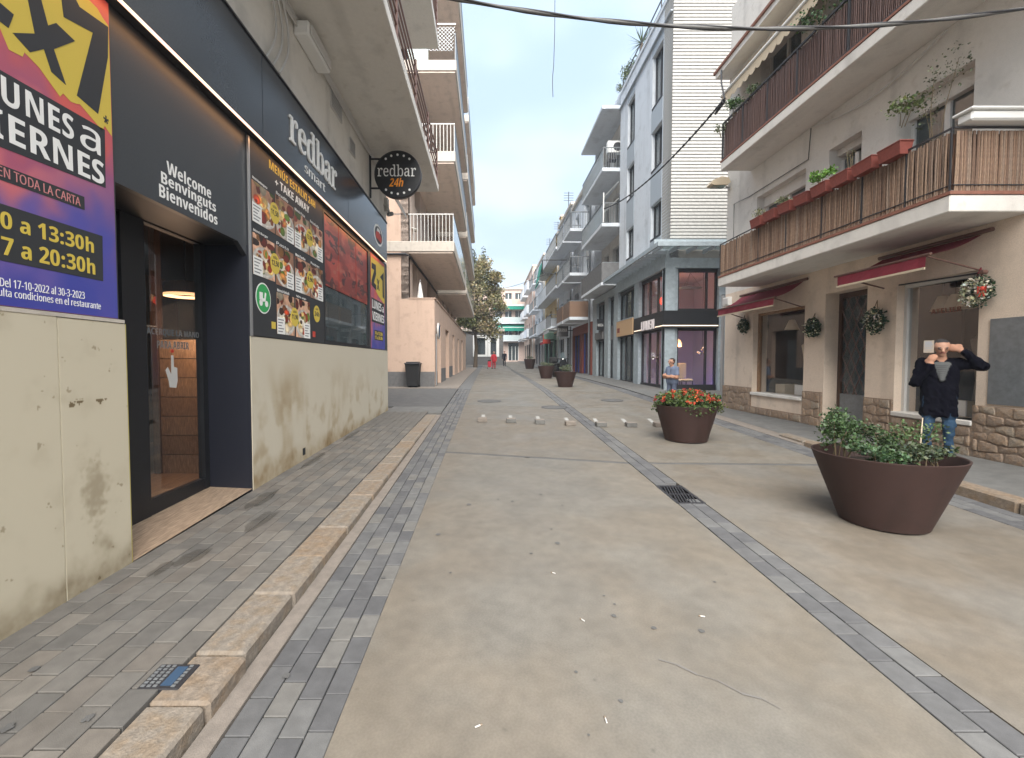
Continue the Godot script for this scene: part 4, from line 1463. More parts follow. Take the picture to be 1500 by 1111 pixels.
	poly(s, lo, Vector3.DOWN)
	obj("body", s, M.black_matt, bn, true)
	s = st()
	aabb(s, Vector3(-0.30, 0.88, -0.31), Vector3(0.30, 0.94, 0.33), 0.025)
	aabb(s, Vector3(-0.24, 0.94, -0.25), Vector3(0.24, 0.98, 0.25), 0.03)
	obj("lid", s, M.dark_metal, bn, true)
	for e in [-0.2, 0.2]:
		rod("wheel", [Vector3(e - 0.03, 0.1, -0.22), Vector3(e + 0.03, 0.1, -0.22)], 0.1, M.black, bn, 14, -1.0, true)
	rod("handle", [Vector3(-0.2, 0.9, -0.34), Vector3(0.2, 0.9, -0.34)], 0.016, M.black, bn, 6, -1.0, true)
	# low house closing the view on the left
	var h := thing("low_house", "low grey house with white framed barred windows at the far end of the street", "house", V(-1.2, 1.1, 56.0))
	var WH := [V(0, 0, 56.0), UX, UN]
	s = st()
	wall(s, WH, -9, 1.85, 0.9, 5.3, 0.3, [[-1.55, 2.45, -0.35, 4.5], [0.30, 2.45, 1.0, 4.5]])
	obj("wall", s, M.grey_band, h)
	for e in [[-1.85, 2.2, -0.05, 4.8], [-0.02, 2.2, 1.35, 4.8]]:
		s = st()
		wall(s, WH, e[0], e[2], e[1], e[3], -0.04, [[-1.55, 2.45, -0.35, 4.5], [0.30, 2.45, 1.0, 4.5]])
		obj("window_surround", s, M.white_paint, h)
	for e in [[-1.55, 2.45, -0.35, 4.5], [0.30, 2.45, 1.0, 4.5]]:
		var wn := wbox("window", WH, [e[0], e[1], -0.25, e[2], e[3], -0.2], M.glass_tint, h)
		for i in 4:
			rail("window_bar", V(lerpf(e[0], e[2], (i + 1) / 5.0), e[1], 56.1), V(lerpf(e[0], e[2], (i + 1) / 5.0), e[3], 56.1), 0.03, M.dark_metal, wn)
		for i in 4:
			rail("window_bar", V(e[0], lerpf(e[1], e[3], (i + 1) / 5.0), 56.12), V(e[2], lerpf(e[1], e[3], (i + 1) / 5.0), 56.12), 0.03, M.dark_metal, wn)
	box("side_wall", [1.55, 0.9, 56.3, 1.85, 5.3, 66], M.grey_band, h)
	box("roof", [-9, 5.3, 55.8, 2.0, 5.6, 66], M.old_concrete, h)
	box("inside", [-8.8, 1, 57, 1.5, 5.2, 65.8], M.dark_room, h)


# ---------------------------------------------------------------- right: the flower balcony building with its shop
func reed_tone(i: int) -> Material:
	return M["reed%d" % (i % 5)]


func shop_building() -> void:
	var b := thing("flower_balcony_building", "old cream building with reed screened flower balcony above an ochre shop with rubble stone base", "building", V(6.4, 0.35, 9.0))
	# shop floor
	var holes := [[9.28, 0.87, 11.08, 2.75], [7.76, 0.3, 8.72, 2.88], [5.99, 0.82, 7.20, 2.80]]
	var s := st()
	wall(s, WR, -2.0, 12.4, -0.2, 3.40, 0.35, holes)
	obj("shop_wall", s, M.ochre_wall, b)
	# rubble stones of the base: pieces laid in uneven courses, one mesh each, set in the wall
	var base_ := wbox("stone_base", WR, [-2.0, 0.0, 0.0, 5.99, 1.03, 0.035], M.rubble3, b)
	wbox("stone_bed", WR, [5.99, 0.0, 0.0, 7.74, 0.74, 0.035], M.rubble3, base_)
	wbox("stone_bed", WR, [7.2, 0.74, 0.0, 7.74, 1.0, 0.035], M.rubble3, base_)
	wbox("stone_bed", WR, [8.74, 0.0, 0.0, 9.25, 1.01, 0.035], M.rubble3, base_)
	wbox("stone_bed", WR, [9.25, 0.0, 0.0, 11.1, 0.52, 0.035], M.rubble3, base_)
	wbox("stone_bed", WR, [11.1, 0.0, 0.0, 12.4, 0.97, 0.035], M.rubble3, base_)
	rubble(base_, WR, 4.4, 5.97, 0.34, 1.03, 0.125, 0.19)
	rubble(base_, WR, 6.0, 7.20, 0.34, 0.73, 0.125, 0.19)
	rubble(base_, WR, 7.22, 7.73, 0.34, 0.99, 0.125, 0.17)
	rubble(base_, WR, 8.76, 9.24, 0.34, 1.0, 0.16, 0.22)
	rubble(base_, WR, 9.27, 11.08, 0.36, 0.51, 0.15, 0.20)
	rubble(base_, WR, 11.12, 12.38, 0.38, 0.96, 0.15, 0.20)
	# display windows and door
	for k in 2:
		var h: Array = holes[0] if k == 0 else holes[2]
		var w := wbox("display_window", WR, [h[0], h[1] - 0.07, -0.28, h[2], h[1], 0.05], M.cream_wall, b, 0.01)
		for e in [[h[0], h[1], h[0] + 0.05, h[3]], [h[2] - 0.05, h[1], h[2], h[3]], [h[0] + 0.05, h[3] - 0.06, h[2] - 0.05, h[3]]]:
			wbox("frame", WR, [e[0], e[1], -0.20, e[2], e[3], -0.12], M.oak if k == 0 else M.pvc, w)
		wbox("pane", WR, [h[0] + 0.05, h[1], -0.165, h[2] - 0.05, h[3] - 0.06, -0.16], M.glass, w)
		# what stands in the window
		wbox("display_floor", WR, [h[0] - 0.4, h[1] - 0.10, -2.2, h[2] + 0.4, h[1] - 0.075, -0.30], M.room, w)
		wbox("display_back", WR, [h[0] - 0.6, 0.3, -2.3, h[2] + 0.6, 3.3, -2.2], M.dark_room, w)
		for u in [h[0] - 0.5, h[2] + 0.45]:
			wbox("display_side", WR, [u, 0.3, -2.2, u + 0.05, 3.3, -0.36], M.dark_room, w)
		for i in 4:
			var u: float = lerpf(h[0] + 0.25, h[2] - 0.2, (i + 0.5) / 4.0)
			s = st(true)
			var p := wp(WR, u, 0, -0.9 - 0.25 * (i % 2))
			lathe(s, [[0.14, h[1] + 0.05], [0.10, h[1] + 0.5], [0.13, h[1] + 0.85], [0.17, h[1] + 1.1], [0.05, h[1] + 1.22], [0.05, h[1] + 1.3]], p, 12)
			obj("dress_form", s, [M.room, M.cloth_grey, M.cream_cloth, M.dark_wood][(i + k * 2) % 4], w)
			if k == 1 or i % 2 == 0:
				s = st(true)
				p = wp(WR, u + 0.12, 0, -0.55)
				lathe(s, [[0.15, h[3] - 0.42], [0.06, h[3] - 0.20], [0.0, h[3] - 0.19]], p, 14)
				obj("lamp_shade", s, M.cream_cloth, w)
				rod("lamp_cord", [p + Vector3(0, h[3] - 0.2, 0), p + Vector3(0, 3.3, 0)], 0.006, M.black, w, 4)
		s = st()
		wb(s, WR, h[0] + 0.5, h[1], -0.42, h[0] + 0.85, h[1] + 0.22, -0.40)
		obj("price_card", s, M.white_print, w)
		wbox("display_box", WR, [h[2] - 0.55, h[1] - 0.07, -0.75, h[2] - 0.2, h[1] + 0.2, -0.45], M.cream_cloth, w)
	word_r("ATELIER", bold, M.tile_red, b, 6.4 + 0.158, 6.36, 6.80, 2.30, 2.37)
	var dr := wbox("shop_door", WR, [7.76, 0.36, -0.34, 8.72, 0.40, 0.02], M.old_concrete, b)
	for e in [[7.76, 0.40, 7.83, 2.88], [8.64, 0.40, 8.72, 2.88], [7.83, 2.78, 8.64, 2.88], [7.83, 0.40, 8.64, 1.0]]:
		wbox("door_frame", WR, [e[0], e[1], -0.32, e[2], e[3], -0.26], M.dark_wood if e[3] > 1.5 else M.grey_metal, dr)
	wbox("door_pane", WR, [7.83, 1.0, -0.30, 8.64, 2.78, -0.295], M.glass_tint, dr)
	for i in 7:
		for g in [1, -1]:
			var u0 := 7.83 + (i - 2) * 0.2
			var u1 := u0 + 0.9
			var s3 := st()
			var n := 0
			for q in 8:
				var a := lerpf(u0, u1, q / 8.0)
				var c := lerpf(u0, u1, (q + 1) / 8.0)
				if a < 7.83 or c > 8.64:
					continue
				var va: float = lerpf(1.0, 2.78, q / 8.0) if g > 0 else lerpf(2.78, 1.0, q / 8.0)
				var vc: float = lerpf(1.0, 2.78, (q + 1) / 8.0) if g > 0 else lerpf(2.78, 1.0, (q + 1) / 8.0)
				tube(s3, [wp(WR, a, va, -0.25), wp(WR, c, vc, -0.25)], 0.009, 5)
				n += 1
			if n:
				obj("door_lattice", s3, M.brown_metal, dr)
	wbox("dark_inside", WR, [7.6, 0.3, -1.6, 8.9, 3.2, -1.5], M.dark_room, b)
	wbox("sealed_panel", WR, [4.0, 1.06, 0.0, 5.835, 2.14, 0.015], M.grey_metal, b)
	# upper storeys
	s = st()
	var win := [[9.36, 4.0, 11.03, 5.50], [7.98, 4.25, 8.73, 5.56], [6.16, 4.0, 7.30, 5.58]]
	var win2 := [[9.6, 6.5, 11.0, 8.7], [7.6, 6.5, 8.9, 8.7]]
	wall(s, WR, -2.0, 12.4, 3.40, 9.4, 0.35, win + win2)
	obj("upper_wall", s, M.cream_wall, b)
	for h in win:
		var w := wbox("window", WR, [h[0], h[3] - 0.24 if h[2] - h[0] > 0.8 else h[3] - 0.12, -0.30, h[2], h[3], -0.16], M.cream_wall, b)
		for e in [[h[0], h[1], h[0] + 0.06, h[3] - 0.2], [h[2] - 0.06, h[1], h[2], h[3] - 0.2], [(h[0] + h[2]) / 2 - 0.04, h[1], (h[0] + h[2]) / 2 + 0.04, h[3] - 0.2]]:
			wbox("frame", WR, [e[0], e[1], -0.28, e[2], e[3], -0.22], M.white_paint, w)
		wbox("pane", WR, [h[0] + 0.06, h[1], -0.26, h[2] - 0.06, h[3] - 0.2, -0.255], M.glass_tint, w)
		var cl := st()
		wb(cl, WR, h[0], h[1], -0.45, h[2] - 0.25, h[3], -0.44)
		obj("curtain", cl, M.cream_cloth, w)
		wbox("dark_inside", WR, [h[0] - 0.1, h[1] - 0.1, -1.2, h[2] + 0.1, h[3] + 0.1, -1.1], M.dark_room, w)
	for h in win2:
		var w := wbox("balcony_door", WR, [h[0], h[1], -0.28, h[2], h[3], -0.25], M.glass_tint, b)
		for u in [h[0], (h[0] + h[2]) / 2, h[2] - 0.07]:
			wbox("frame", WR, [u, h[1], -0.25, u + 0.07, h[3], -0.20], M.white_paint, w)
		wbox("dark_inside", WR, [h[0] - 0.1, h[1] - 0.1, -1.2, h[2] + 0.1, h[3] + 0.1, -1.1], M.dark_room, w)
	box("end_wall", [6.76, -0.2, 12.1, 18, 9.4, 12.4], M.cream_wall, b)
	box("near_wall", [6.75, -0.2, -2.0, 18, 9.4, -1.8], M.cream_wall, b)
	box("back_wall", [17.8, -0.2, -1.8, 18, 9.4, 12.1], M.cream_wall, b)
	box("floor_slab", [6.75, 3.3, -1.8, 17.8, 3.5, 12.1], M.old_concrete, b)
	box("roof", [6.3, 9.4, -2.1, 18.1, 9.6, 12.5], M.old_concrete, b)
	# eave above the top balcony and the pale parapet wall on it
	var ev := box("eave_slab", [6.0, 9.03, -2.0, 6.42, 9.16, 12.36], M.cream_wall, b)
	box("eave_edge", [5.96, 9.16, -2.0, 6.42, 9.22, 12.40], M.tile_red, ev)
	box("parapet", [6.42, 9.62, -2.0, 6.62, 10.9, 12.4], M.cream_wall, b)
	# lower balcony: slab, red tile edge, reed canes between dark posts
	var lo := box("balcony_slab", [5.42, 3.36, 5.44, 6.4, 3.56, 10.85], M.cream_wall, b, 0.012)
	box("tile_edge", [5.41, 3.562, 5.43, 6.4, 3.60, 10.86], M.tile_red, lo)
	reeds(b, 5.45, 5.47, 10.80, 3.605, 4.30, 0.024, "reed", 0.012)
	reeds_end(b, 5.48, 6.38, 5.46, 3.605, 4.30, 0.024)
	for d in [5.47, 6.05, 6.75, 7.55, 8.45, 9.3, 10.1, 10.82]:
		rail("railing_post", V(5.44, 3.60, d), V(5.44, 4.33, d), 0.016, M.dark_metal, lo)
	rail("hand_rail", V(5.44, 4.335, 5.45), V(5.44, 4.335, 10.84), 0.02, M.dark_metal, lo)
	rail("hand_rail", V(5.46, 4.335, 5.45), V(6.39, 4.335, 5.45), 0.02, M.dark_metal, lo)
	rail("foot_rail", V(5.44, 3.675, 5.45), V(5.44, 3.675, 10.84), 0.012, M.dark_metal, lo)
	rail("foot_rail", V(5.46, 3.675, 5.45), V(6.39, 3.675, 5.45), 0.012, M.dark_metal, lo)
	# upper balcony
	var hi := box("balcony_slab", [5.65, 6.23, 3.0, 6.4, 6.42, 11.3], M.cream_wall, b, 0.012)
	box("tile_edge", [5.64, 6.422, 3.0, 6.4, 6.46, 11.31], M.tile_red, hi)
	reeds(b, 5.69, 3.0, 11.26, 6.50, 7.30, 0.034, "slat", 0.012)
	for d in [5.0, 6.2, 7.4, 8.6, 9.5, 10.4, 11.28]:
		rail("railing_post", V(5.68, 6.46, d), V(5.68, 7.34, d), 0.03, M.dark_metal, hi)
	rail("hand_rail", V(5.68, 7.335, 3.0), V(5.68, 7.335, 11.29), 0.035, M.dark_metal, hi)
	rail("foot_rail", V(5.68, 6.49, 3.0), V(5.68, 6.49, 11.29), 0.025, M.dark_metal, hi)
	bars("end_bars", V(5.7, 6.46, 11.28), V(6.36, 6.46, 11.28), 0.87, 0.11, 0.016, M.dark_metal, hi)
	# cream awning rolled out over the top balcony
	var ca := thing("cream_awning", "long cream awning with scalloped edge over the uppermost balcony", "awning", V(6.2, 8.6, 9.0))
	var s4 := st()
	poly(s4, [V(6.38, 8.95, 6.0), V(6.38, 8.95, 11.9), V(5.95, 8.35, 11.9), V(5.95, 8.35, 6.0)], Vector3(-1, 1, 0))
	poly(s4, [V(6.38, 8.94, 6.0), V(6.38, 8.94, 11.9), V(5.95, 8.34, 11.9), V(5.95, 8.34, 6.0)], Vector3(1, -1, 0))
	obj("canopy_cloth", s4, M.cream_cloth, ca)
	rod("front_bar", [V(5.95, 8.345, 6.0), V(5.95, 8.345, 11.92)], 0.04, M.white_paint, ca)
	for i in 24:
		var d := 6.0 + i * 0.246
		s4 = st()
		plate(s4, V(5.945, 8.30, d), UD, UY, [[0, 0], [0, -0.16], [0.06, -0.21], [0.12, -0.23], [0.18, -0.21], [0.24, -0.16], [0.24, 0]], 0.006)
		obj("scallop", s4, M.cream_cloth, ca)
	# wine red awnings
	awning("wine_awning", "faded wine red awning over the shop window beside the alley", 9.30, 11.55, 3.22, 3.26, 0.62, 2.90, 0.15)
	awning("wine_awning", "half rolled wine red awning above the shop door and window with the wreath", 5.95, 7.45, 3.24, 3.26, 0.75, 2.98, 0.16)
	var ap := thing("awning_bar", "thin dark iron bar fixed along the ochre wall above the white-red wreath", "bar", V(6.35, 2.75, 6.3))
	rod("bar", [V(6.34, 2.74, 5.85), V(6.34, 2.78, 7.1)], 0.012, M.dark_metal, ap)
	rod("knob", [V(6.34, 2.74, 5.87), V(6.28, 2.74, 5.87)], 0.03, M.brown_metal, ap)
	# downpipe, cables on the wall
	var cb := [V(6.37, 4.6, 12.35), V(6.36, 5.9, 10.55), V(6.36, 5.62, 10.4)]
	rod(numbered("wall_cable"), [V(6.37, 4.35, 12.0), V(6.37, 5.68, 12.0), V(6.37, 5.62, 11.3), V(6.37, 5.62, 9.25), V(6.37, 6.2, 9.2)], 0.010, M.cable_grey, self, 6)
	tag(get_child(get_child_count() - 1), "dark cable running up and over the first floor window of the cream wall", "cable")
	var sag := []
	for i in 13:
		var t := i / 12.0
		sag.append(V(6.34, 6.2 - 0.22 * sin(PI * t) - 0.02, lerpf(9.1, 6.5, t)))
	rod(numbered("slack_cable"), sag, 0.014, M.pvc, self, 6)
	tag(get_child(get_child_count() - 1), "slack grey cable sagging under the soffit of the upper balcony", "cable")
	# wall lantern at the corner
	var la := thing("street_lamp", "cream street lamp head on a short arm at the corner of the balcony building", "lamp", V(6.4, 6.25, 12.3))
	rod("arm", [V(6.42, 6.2, 12.3), V(6.3, 6.22, 12.3)], 0.03, M.steel, la)
	s4 = st()
	plate(s4, V(5.84, 6.26, 12.42), UX, UY, [[0.0, 0.0], [0.06, 0.10], [0.28, 0.19], [0.46, 0.16], [0.52, 0.05], [0.45, -0.02], [0.1, -0.03]], 0.26)
	obj("housing", s4, M.cream_cloth, la)
	box("lens", [5.92, 6.20, 12.20, 6.24, 6.235, 12.38], M.glass_green, la)
	# white trough on the near end of the railing
	var tr := thing("plastic_trough", "long white plastic trough hanging on the near end of the reed railing", "trough", V(5.9, 4.35, 5.42))
	s4 = st()
	aabb(s4, V(5.52, 4.36, 5.50), V(6.7, 4.47, 5.32), 0.02)
	obj("trough", s4, M.white_paint, tr)
	box("lip", [5.49, 4.47, 5.53, 6.73, 4.50, 5.29], M.white_paint, tr, 0.008)
	# red window boxes on the hand rail
	var wh := ["by the white trough", "second from the white trough", "third from the white trough", "under the bright green plant", "fifth from the white trough", "sixth from the white trough", "seventh from the white trough", "by the alley end"]
	for i in 8:
		var d := 6.18 + i * 0.435
		var t := thing("flower_box", "brick red flower box on the reed railing, %s" % wh[i], "flower box", V(5.40, 4.29, d), 0.0, "red flower boxes on the railing")
		t.rotation.x = rf(-0.06, 0.06)
		s4 = st()
		var q := []
		for e in [[-0.07, 0.0, 0.155], [0.07, 0.0, 0.155], [0.07, 0.0, -0.155], [-0.07, 0.0, -0.155]]:
			q.append(Vector3(e[0], e[1], e[2]))
		var q2 := []
		for e in q:
			q2.append(Vector3(e.x * 1.25, 0.15, e.z * 1.12))
		for k in 4:
			poly(s4, [q[k], q[(k + 1) % 4], q2[(k + 1) % 4], q2[k]], (q[k] + q[(k + 1) % 4]))
		poly(s4, q, Vector3.DOWN)
		obj("box", s4, M.brick_red, t, true)
		s4 = st()
		aabb(s4, Vector3(-0.095, 0.15, -0.185), Vector3(0.095, 0.172, 0.185), 0.008)
		obj("rim", s4, M.brick_red, t, true)
		s4 = st()
		aabb(s4, Vector3(-0.08, 0.1722, -0.165), Vector3(0.08, 0.176, 0.165))
		obj("soil", s4, M.soil, t, true)
	# plants on the balconies
	plant("balcony_plant", "bright green leafy plant in the red flower boxes", V(5.40, 4.46, 7.55), 0.20, 0.26, 300, 0.05, Color(0.10, 0.22, 0.03), 0.5)
	plant("balcony_plant", "small grey green plant in the middle red flower boxes", V(5.40, 4.46, 8.45), 0.18, 0.14, 160, 0.035, Color(0.13, 0.15, 0.08), 0.5)
	plant("balcony_plant", "low pale plant near the alley end of the red flower boxes", V(5.40, 4.46, 9.25), 0.2, 0.16, 160, 0.035, Color(0.16, 0.17, 0.08), 0.5)
	plant("balcony_plant", "thin dry twiggy plant beside the bright green balcony plant", V(5.45, 4.46, 7.0), 0.10, 0.5, 60, 0.022, Color(0.20, 0.18, 0.12), 0.3)
	plant("balcony_shrub", "tall bare shrub with few round leaves in front of the first floor window", V(5.75, 4.3, 6.0), 0.30, 1.25, 230, 0.035, Color(0.07, 0.08, 0.04), 0.25)
	plant("balcony_climber", "green climbing plant hanging before the first floor window", V(5.9, 4.95, 6.65), 0.32, 0.5, 220, 0.05, Color(0.11, 0.15, 0.05), 0.35)
	plant("balcony_plant", "dark green plant hanging over the upper balcony railing", V(5.66, 7.25, 8.0), 0.5, 0.55, 700, 0.05, Color(0.03, 0.08, 0.02), 0.6)
	plant("balcony_plant", "leafy plant at the alley end of the upper balcony railing", V(5.66, 7.25, 10.75), 0.25, 0.38, 420, 0.05, Color(0.05, 0.10, 0.03), 0.6)
	plant("balcony_plant", "small plant trailing off the corner of the upper balcony", V(5.64, 7.0, 11.25), 0.16, 0.42, 160, 0.04, Color(0.09, 0.12, 0.05), 0.4)
	plant("balcony_plant", "second small leafy plant beside the corner plant on the upper balcony", V(5.70, 7.25, 10.1), 0.22, 0.34, 260, 0.045, Color(0.06, 0.09, 0.04), 0.6)
	# wreaths
	wreath(V(6.30, 2.50, 5.93), 0.155, "large white and green wreath with a red bow hung by two cords", true, 1.0)
	wreath(V(6.31, 2.26, 7.50), 0.17, "dark green wreath hanging to the window side of the shop door", false, 0.25)
	wreath(V(6.31, 2.24, 8.92), 0.15, "dark green wreath hanging between the shop door and the awning window", false, 0.12)
	wreath(V(6.31, 2.48, 11.35), 0.14, "small dark green wreath under the awning next to the alley", false, 0.1)


func word_r(t: String, f: Font, m: Material, p: Node, x: float, d0: float, d1: float, y0: float, y1: float) -> void:
	letters(t, f, m, p, V(x, y0, d1), UN, UY, d1 - d0, y1 - y0, 0.002)


func rubble(parent: Node, w: Array, u0: float, u1: float, v0: float, v1: float, hh: float, ll: float) -> void:
	var rows := maxi(1, int(round((v1 - v0) / hh)))
	var cols := maxi(1, int(round((u1 - u0) / ll)))
	var off := []
	var P := func(i: int, j: int, second: bool) -> Vector2:  # shared joints, so that neighbours keep an even gap
		var r := RandomNumberGenerator.new()
		r.seed = hash([i, j, second, int(u0 * 100)])
		var sh := 0.5 if j % 2 else 0.0
		var u: float = lerpf(u0, u1, clampf((i + (sh if not second else sh)) / cols, 0, 1))
		var edge := i <= 0 or i >= cols
		u = clampf(u + (0.0 if edge else r.randf_range(-0.22, 0.22) * ll), u0, u1)
		return Vector2(u, r.randf_range(-0.16, 0.16) * hh)
	for j in rows:
		var sh: float = 0.5 if j % 2 else 0.0
		for i in range(-1, cols + 1):
			var a: float = clampf((i + sh) / cols, 0.0, 1.0)
			var c: float = clampf((i + 1 + sh) / cols, 0.0, 1.0)
			if c - a < 0.15 / cols:
				continue
			var r := RandomNumberGenerator.new()
			r.seed = hash([i, j, int(u0 * 100), 5])
			var jit := func(k: int) -> float:
				var q := RandomNumberGenerator.new()
				q.seed = hash([k, j, int(u0 * 100), 9])
				return 0.0 if k + sh <= 0 or k + sh >= cols else q.randf_range(-0.2, 0.2) * ll
			var ua: float = lerpf(u0, u1, a) + jit.call(i)
			var ub: float = lerpf(u0, u1, c) + jit.call(i + 1)
			var hj := func(u: float, row: int) -> float:  # height of the joint below course `row`
				if row <= 0:
					return v0
				if row >= rows:
					return v1
				return lerpf(v0, v1, float(row) / rows) + sin(u * 9.0 + row * 2.3) * hh * 0.16 + sin(u * 23.0 + row) * hh * 0.06
			var g := 0.006
			var um: float = (ua + ub) / 2.0 + r.randf_range(-0.03, 0.03)
			var o := [[ua + g, hj.call(ua, j) + g + r.randf_range(0, 0.02)], [um, hj.call(um, j) + g * 0.7], [ub - g, hj.call(ub, j) + g + r.randf_range(0, 0.02)], [ub - g * 0.6, (hj.call(ub, j) + hj.call(ub, j + 1)) / 2], [ub - g - r.randf_range(0, 0.02), hj.call(ub, j + 1) - g], [um, hj.call(um, j + 1) - g * 0.7], [ua + g + r.randf_range(0, 0.02), hj.call(ua, j + 1) - g], [ua + g * 0.6, (hj.call(ua, j) + hj.call(ua, j + 1)) / 2]]
			var cu := Vector2.ZERO
			for q in o:
				cu += Vector2(q[0], q[1]) / o.size()
			var out := r.randf_range(0.044, 0.064)
			var s := st()
			var mid := wp(w, cu.x, cu.y, out)
			for k in o.size():
				var A: Array = o[k]
				var B: Array = o[(k + 1) % o.size()]
				var a0 := wp(w, A[0], A[1], 0.03)
				var b0 := wp(w, B[0], B[1], 0.03)
				var ia := cu.lerp(Vector2(A[0], A[1]), 0.9)
				var ib := cu.lerp(Vector2(B[0], B[1]), 0.9)
				var a1 := wp(w, ia.x, ia.y, out - 0.008)
				var b1 := wp(w, ib.x, ib.y, out - 0.008)
				var outward: Vector3 = w[2] * 0.5 + (w[1] * ((A[0] + B[0]) / 2 - cu.x) + Vector3(0, (A[1] + B[1]) / 2 - cu.y, 0)) * 4.0
				poly(s, [a0, b0, b1, a1], outward)
				poly(s, [a1, b1, mid], w[2])
			obj("stone", s, M["rubble%d" % (r.randi() % 5)], parent)


func reeds(b: Node, x: float, d0: float, d1: float, y0: float, y1: float, gap: float, key: String, r: float) -> void:
	var scr := st()
	bx(scr, x + 0.016, y0 + 0.02, d0, x + 0.02, y1 - 0.03, d1)
	var o := obj("reed_screen", scr, M.dark_wood, b)
	var meshes := []
	for k in 4:
		var s := st(true)
		var h: float = (y1 - y0) * [1.0, 0.97, 1.02, 0.985][k]
		tube(s, [Vector3(0, 0, 0), Vector3(0.004 * (k - 1.5), h * 0.5, 0.002 * k), Vector3(0, h, 0)], r, 5)
		s.generate_normals()
		meshes.append(s.commit())
	var n := int((d1 - d0) / gap)
	for i in n:
		var c := objm("cane", meshes[rg.randi() % 4], M["%s%d" % [key, rg.randi() % 5]], o)
		c.position += V(x + rf(-0.004, 0.004), y0, d0 + (i + 0.5) * gap + rf(-0.003, 0.003))
		c.rotation.x = rf(-0.008, 0.008)


func reeds_end(b: Node, x0: float, x1: float, d: float, y0: float, y1: float, gap: float) -> void:
	var scr := st()
	bx(scr, x0, y0 + 0.02, d + 0.016, x1, y1 - 0.03, d + 0.02)
	var o := obj("reed_screen", scr, M.dark_wood, b)
	var s := st(true)
	tube(s, [Vector3.ZERO, Vector3(0.003, (y1 - y0) * 0.5, 0), Vector3(0, y1 - y0, 0)], 0.012, 5)
	s.generate_normals()
	var me := s.commit()
	for i in int((x1 - x0) / gap):
		var c := objm("cane", me, M["reed%d" % (rg.randi() % 5)], o)
		c.position += V(x0 + (i + 0.5) * gap, y0, d + rf(-0.004, 0.004))
		c.rotation.z = rf(-0.01, 0.01)


func awning(called: String, label: String, d0: float, d1: float, top0: float, top1: float, reach: float, low: float, val: float) -> void:
	var a := thing(called, label, "awning", V(6.35, top0, (d0 + d1) / 2))
	var s := st()
	var x0 := 6.37
	var x1 := 6.4 - reach
	var n := 8
	for i in n:
		var t0 := float(i) / n
		var t1 := float(i + 1) / n
		var sag := func(t): return -0.05 * sin(PI * t)
		for k in 6:
			var e0 := lerpf(d0, d1, k / 6.0)
			var e1 := lerpf(d0, d1, (k + 1) / 6.0)
			var w0 := 0.012 * sin(k * 2.1)
			poly(s, [V(lerpf(x0, x1, t0), lerpf(top0, low, t0) + sag.call(t0), e0), V(lerpf(x0, x1, t0), lerpf(top0, low, t0) + sag.call(t0), e1), V(lerpf(x0, x1, t1), lerpf(top0, low, t1) + sag.call(t1), e1), V(lerpf(x0, x1, t1), lerpf(top0, low, t1) + sag.call(t1), e0)], Vector3(-0.5, 1, 0))
	obj("canopy_cloth", s, M.wine_cloth, a)
	s = st()
	var m := 14
	for i in m:
		var e0 := lerpf(d0, d1, float(i) / m)
		var e1 := lerpf(d0, d1, float(i + 1) / m)
		var f0 := 0.012 * sin(i * 1.9)
		var f1 := 0.012 * sin((i + 1) * 1.9)
		poly(s, [V(x1, low - 0.005, e0), V(x1, low - 0.005, e1), V(x1 + f1 - 0.01, low - val, e1), V(x1 + f0 - 0.01, low - val, e0)], Vector3(-1, 0, 0))
	obj("valance", s, M.wine_cloth, a)
	box("valance_hem", [x1 - 0.02, low - val - 0.03, d0, x1 - 0.008, low - val, d1], M.cream_cloth, a)
	rod("roller", [V(6.36, top0 + 0.03, d0 - 0.12), V(6.36, top0 + 0.03, d1 + 0.05)], 0.03, M.brown_metal, a)
	rod("front_bar", [V(x1, low, d0 - 0.06), V(x1, low, d1 + 0.06)], 0.018, M.brown_metal, a)
	for d in [d0 + 0.02, d1 - 0.02]:
		rod("arm", [V(6.39, low - 0.2, d), V(x1, low - 0.01, d)], 0.012, M.brown_metal, a)


# leafy growth: leaf sized faces spread through an uneven volume round stems
func leaves(s: SurfaceTool, r: RandomNumberGenerator, c: Vector3, rad: Vector3, n: int, size: float, col: Color, vary := 0.45) -> void:
	for i in n:
		var q := Vector3(r.randfn(), r.randfn(), r.randfn()) * 0.5
		if q.length() > 1.15:
			q = q.normalized() * r.randf_range(0.6, 1.15)
		var p := c + q * rad
		var f := Vector3(r.randf_range(-1, 1), r.randf_range(-0.5, 1), r.randf_range(-1, 1)).normalized()
		var g := f.cross(Vector3(r.randf_range(-1, 1), r.randf_range(-1, 1), r.randf_range(-1, 1))).normalized()
		var up := f.cross(g)
		var L := size * r.randf_range(0.6, 1.3)
		var w := L * r.randf_range(0.28, 0.42)
		var k := 1.0 + r.randf_range(-vary, vary)
		var cc := Color(col.r * k * r.randf_range(0.85, 1.2), col.g * k, col.b * k * r.randf_range(0.7, 1.2))
		s.set_color(cc)
		var m := p + f * L * 0.5 + up * w * 0.25
		var t := p + f * L
		poly(s, [p, m - g * w, t], up)
		poly(s, [p, t, m + g * w], up)


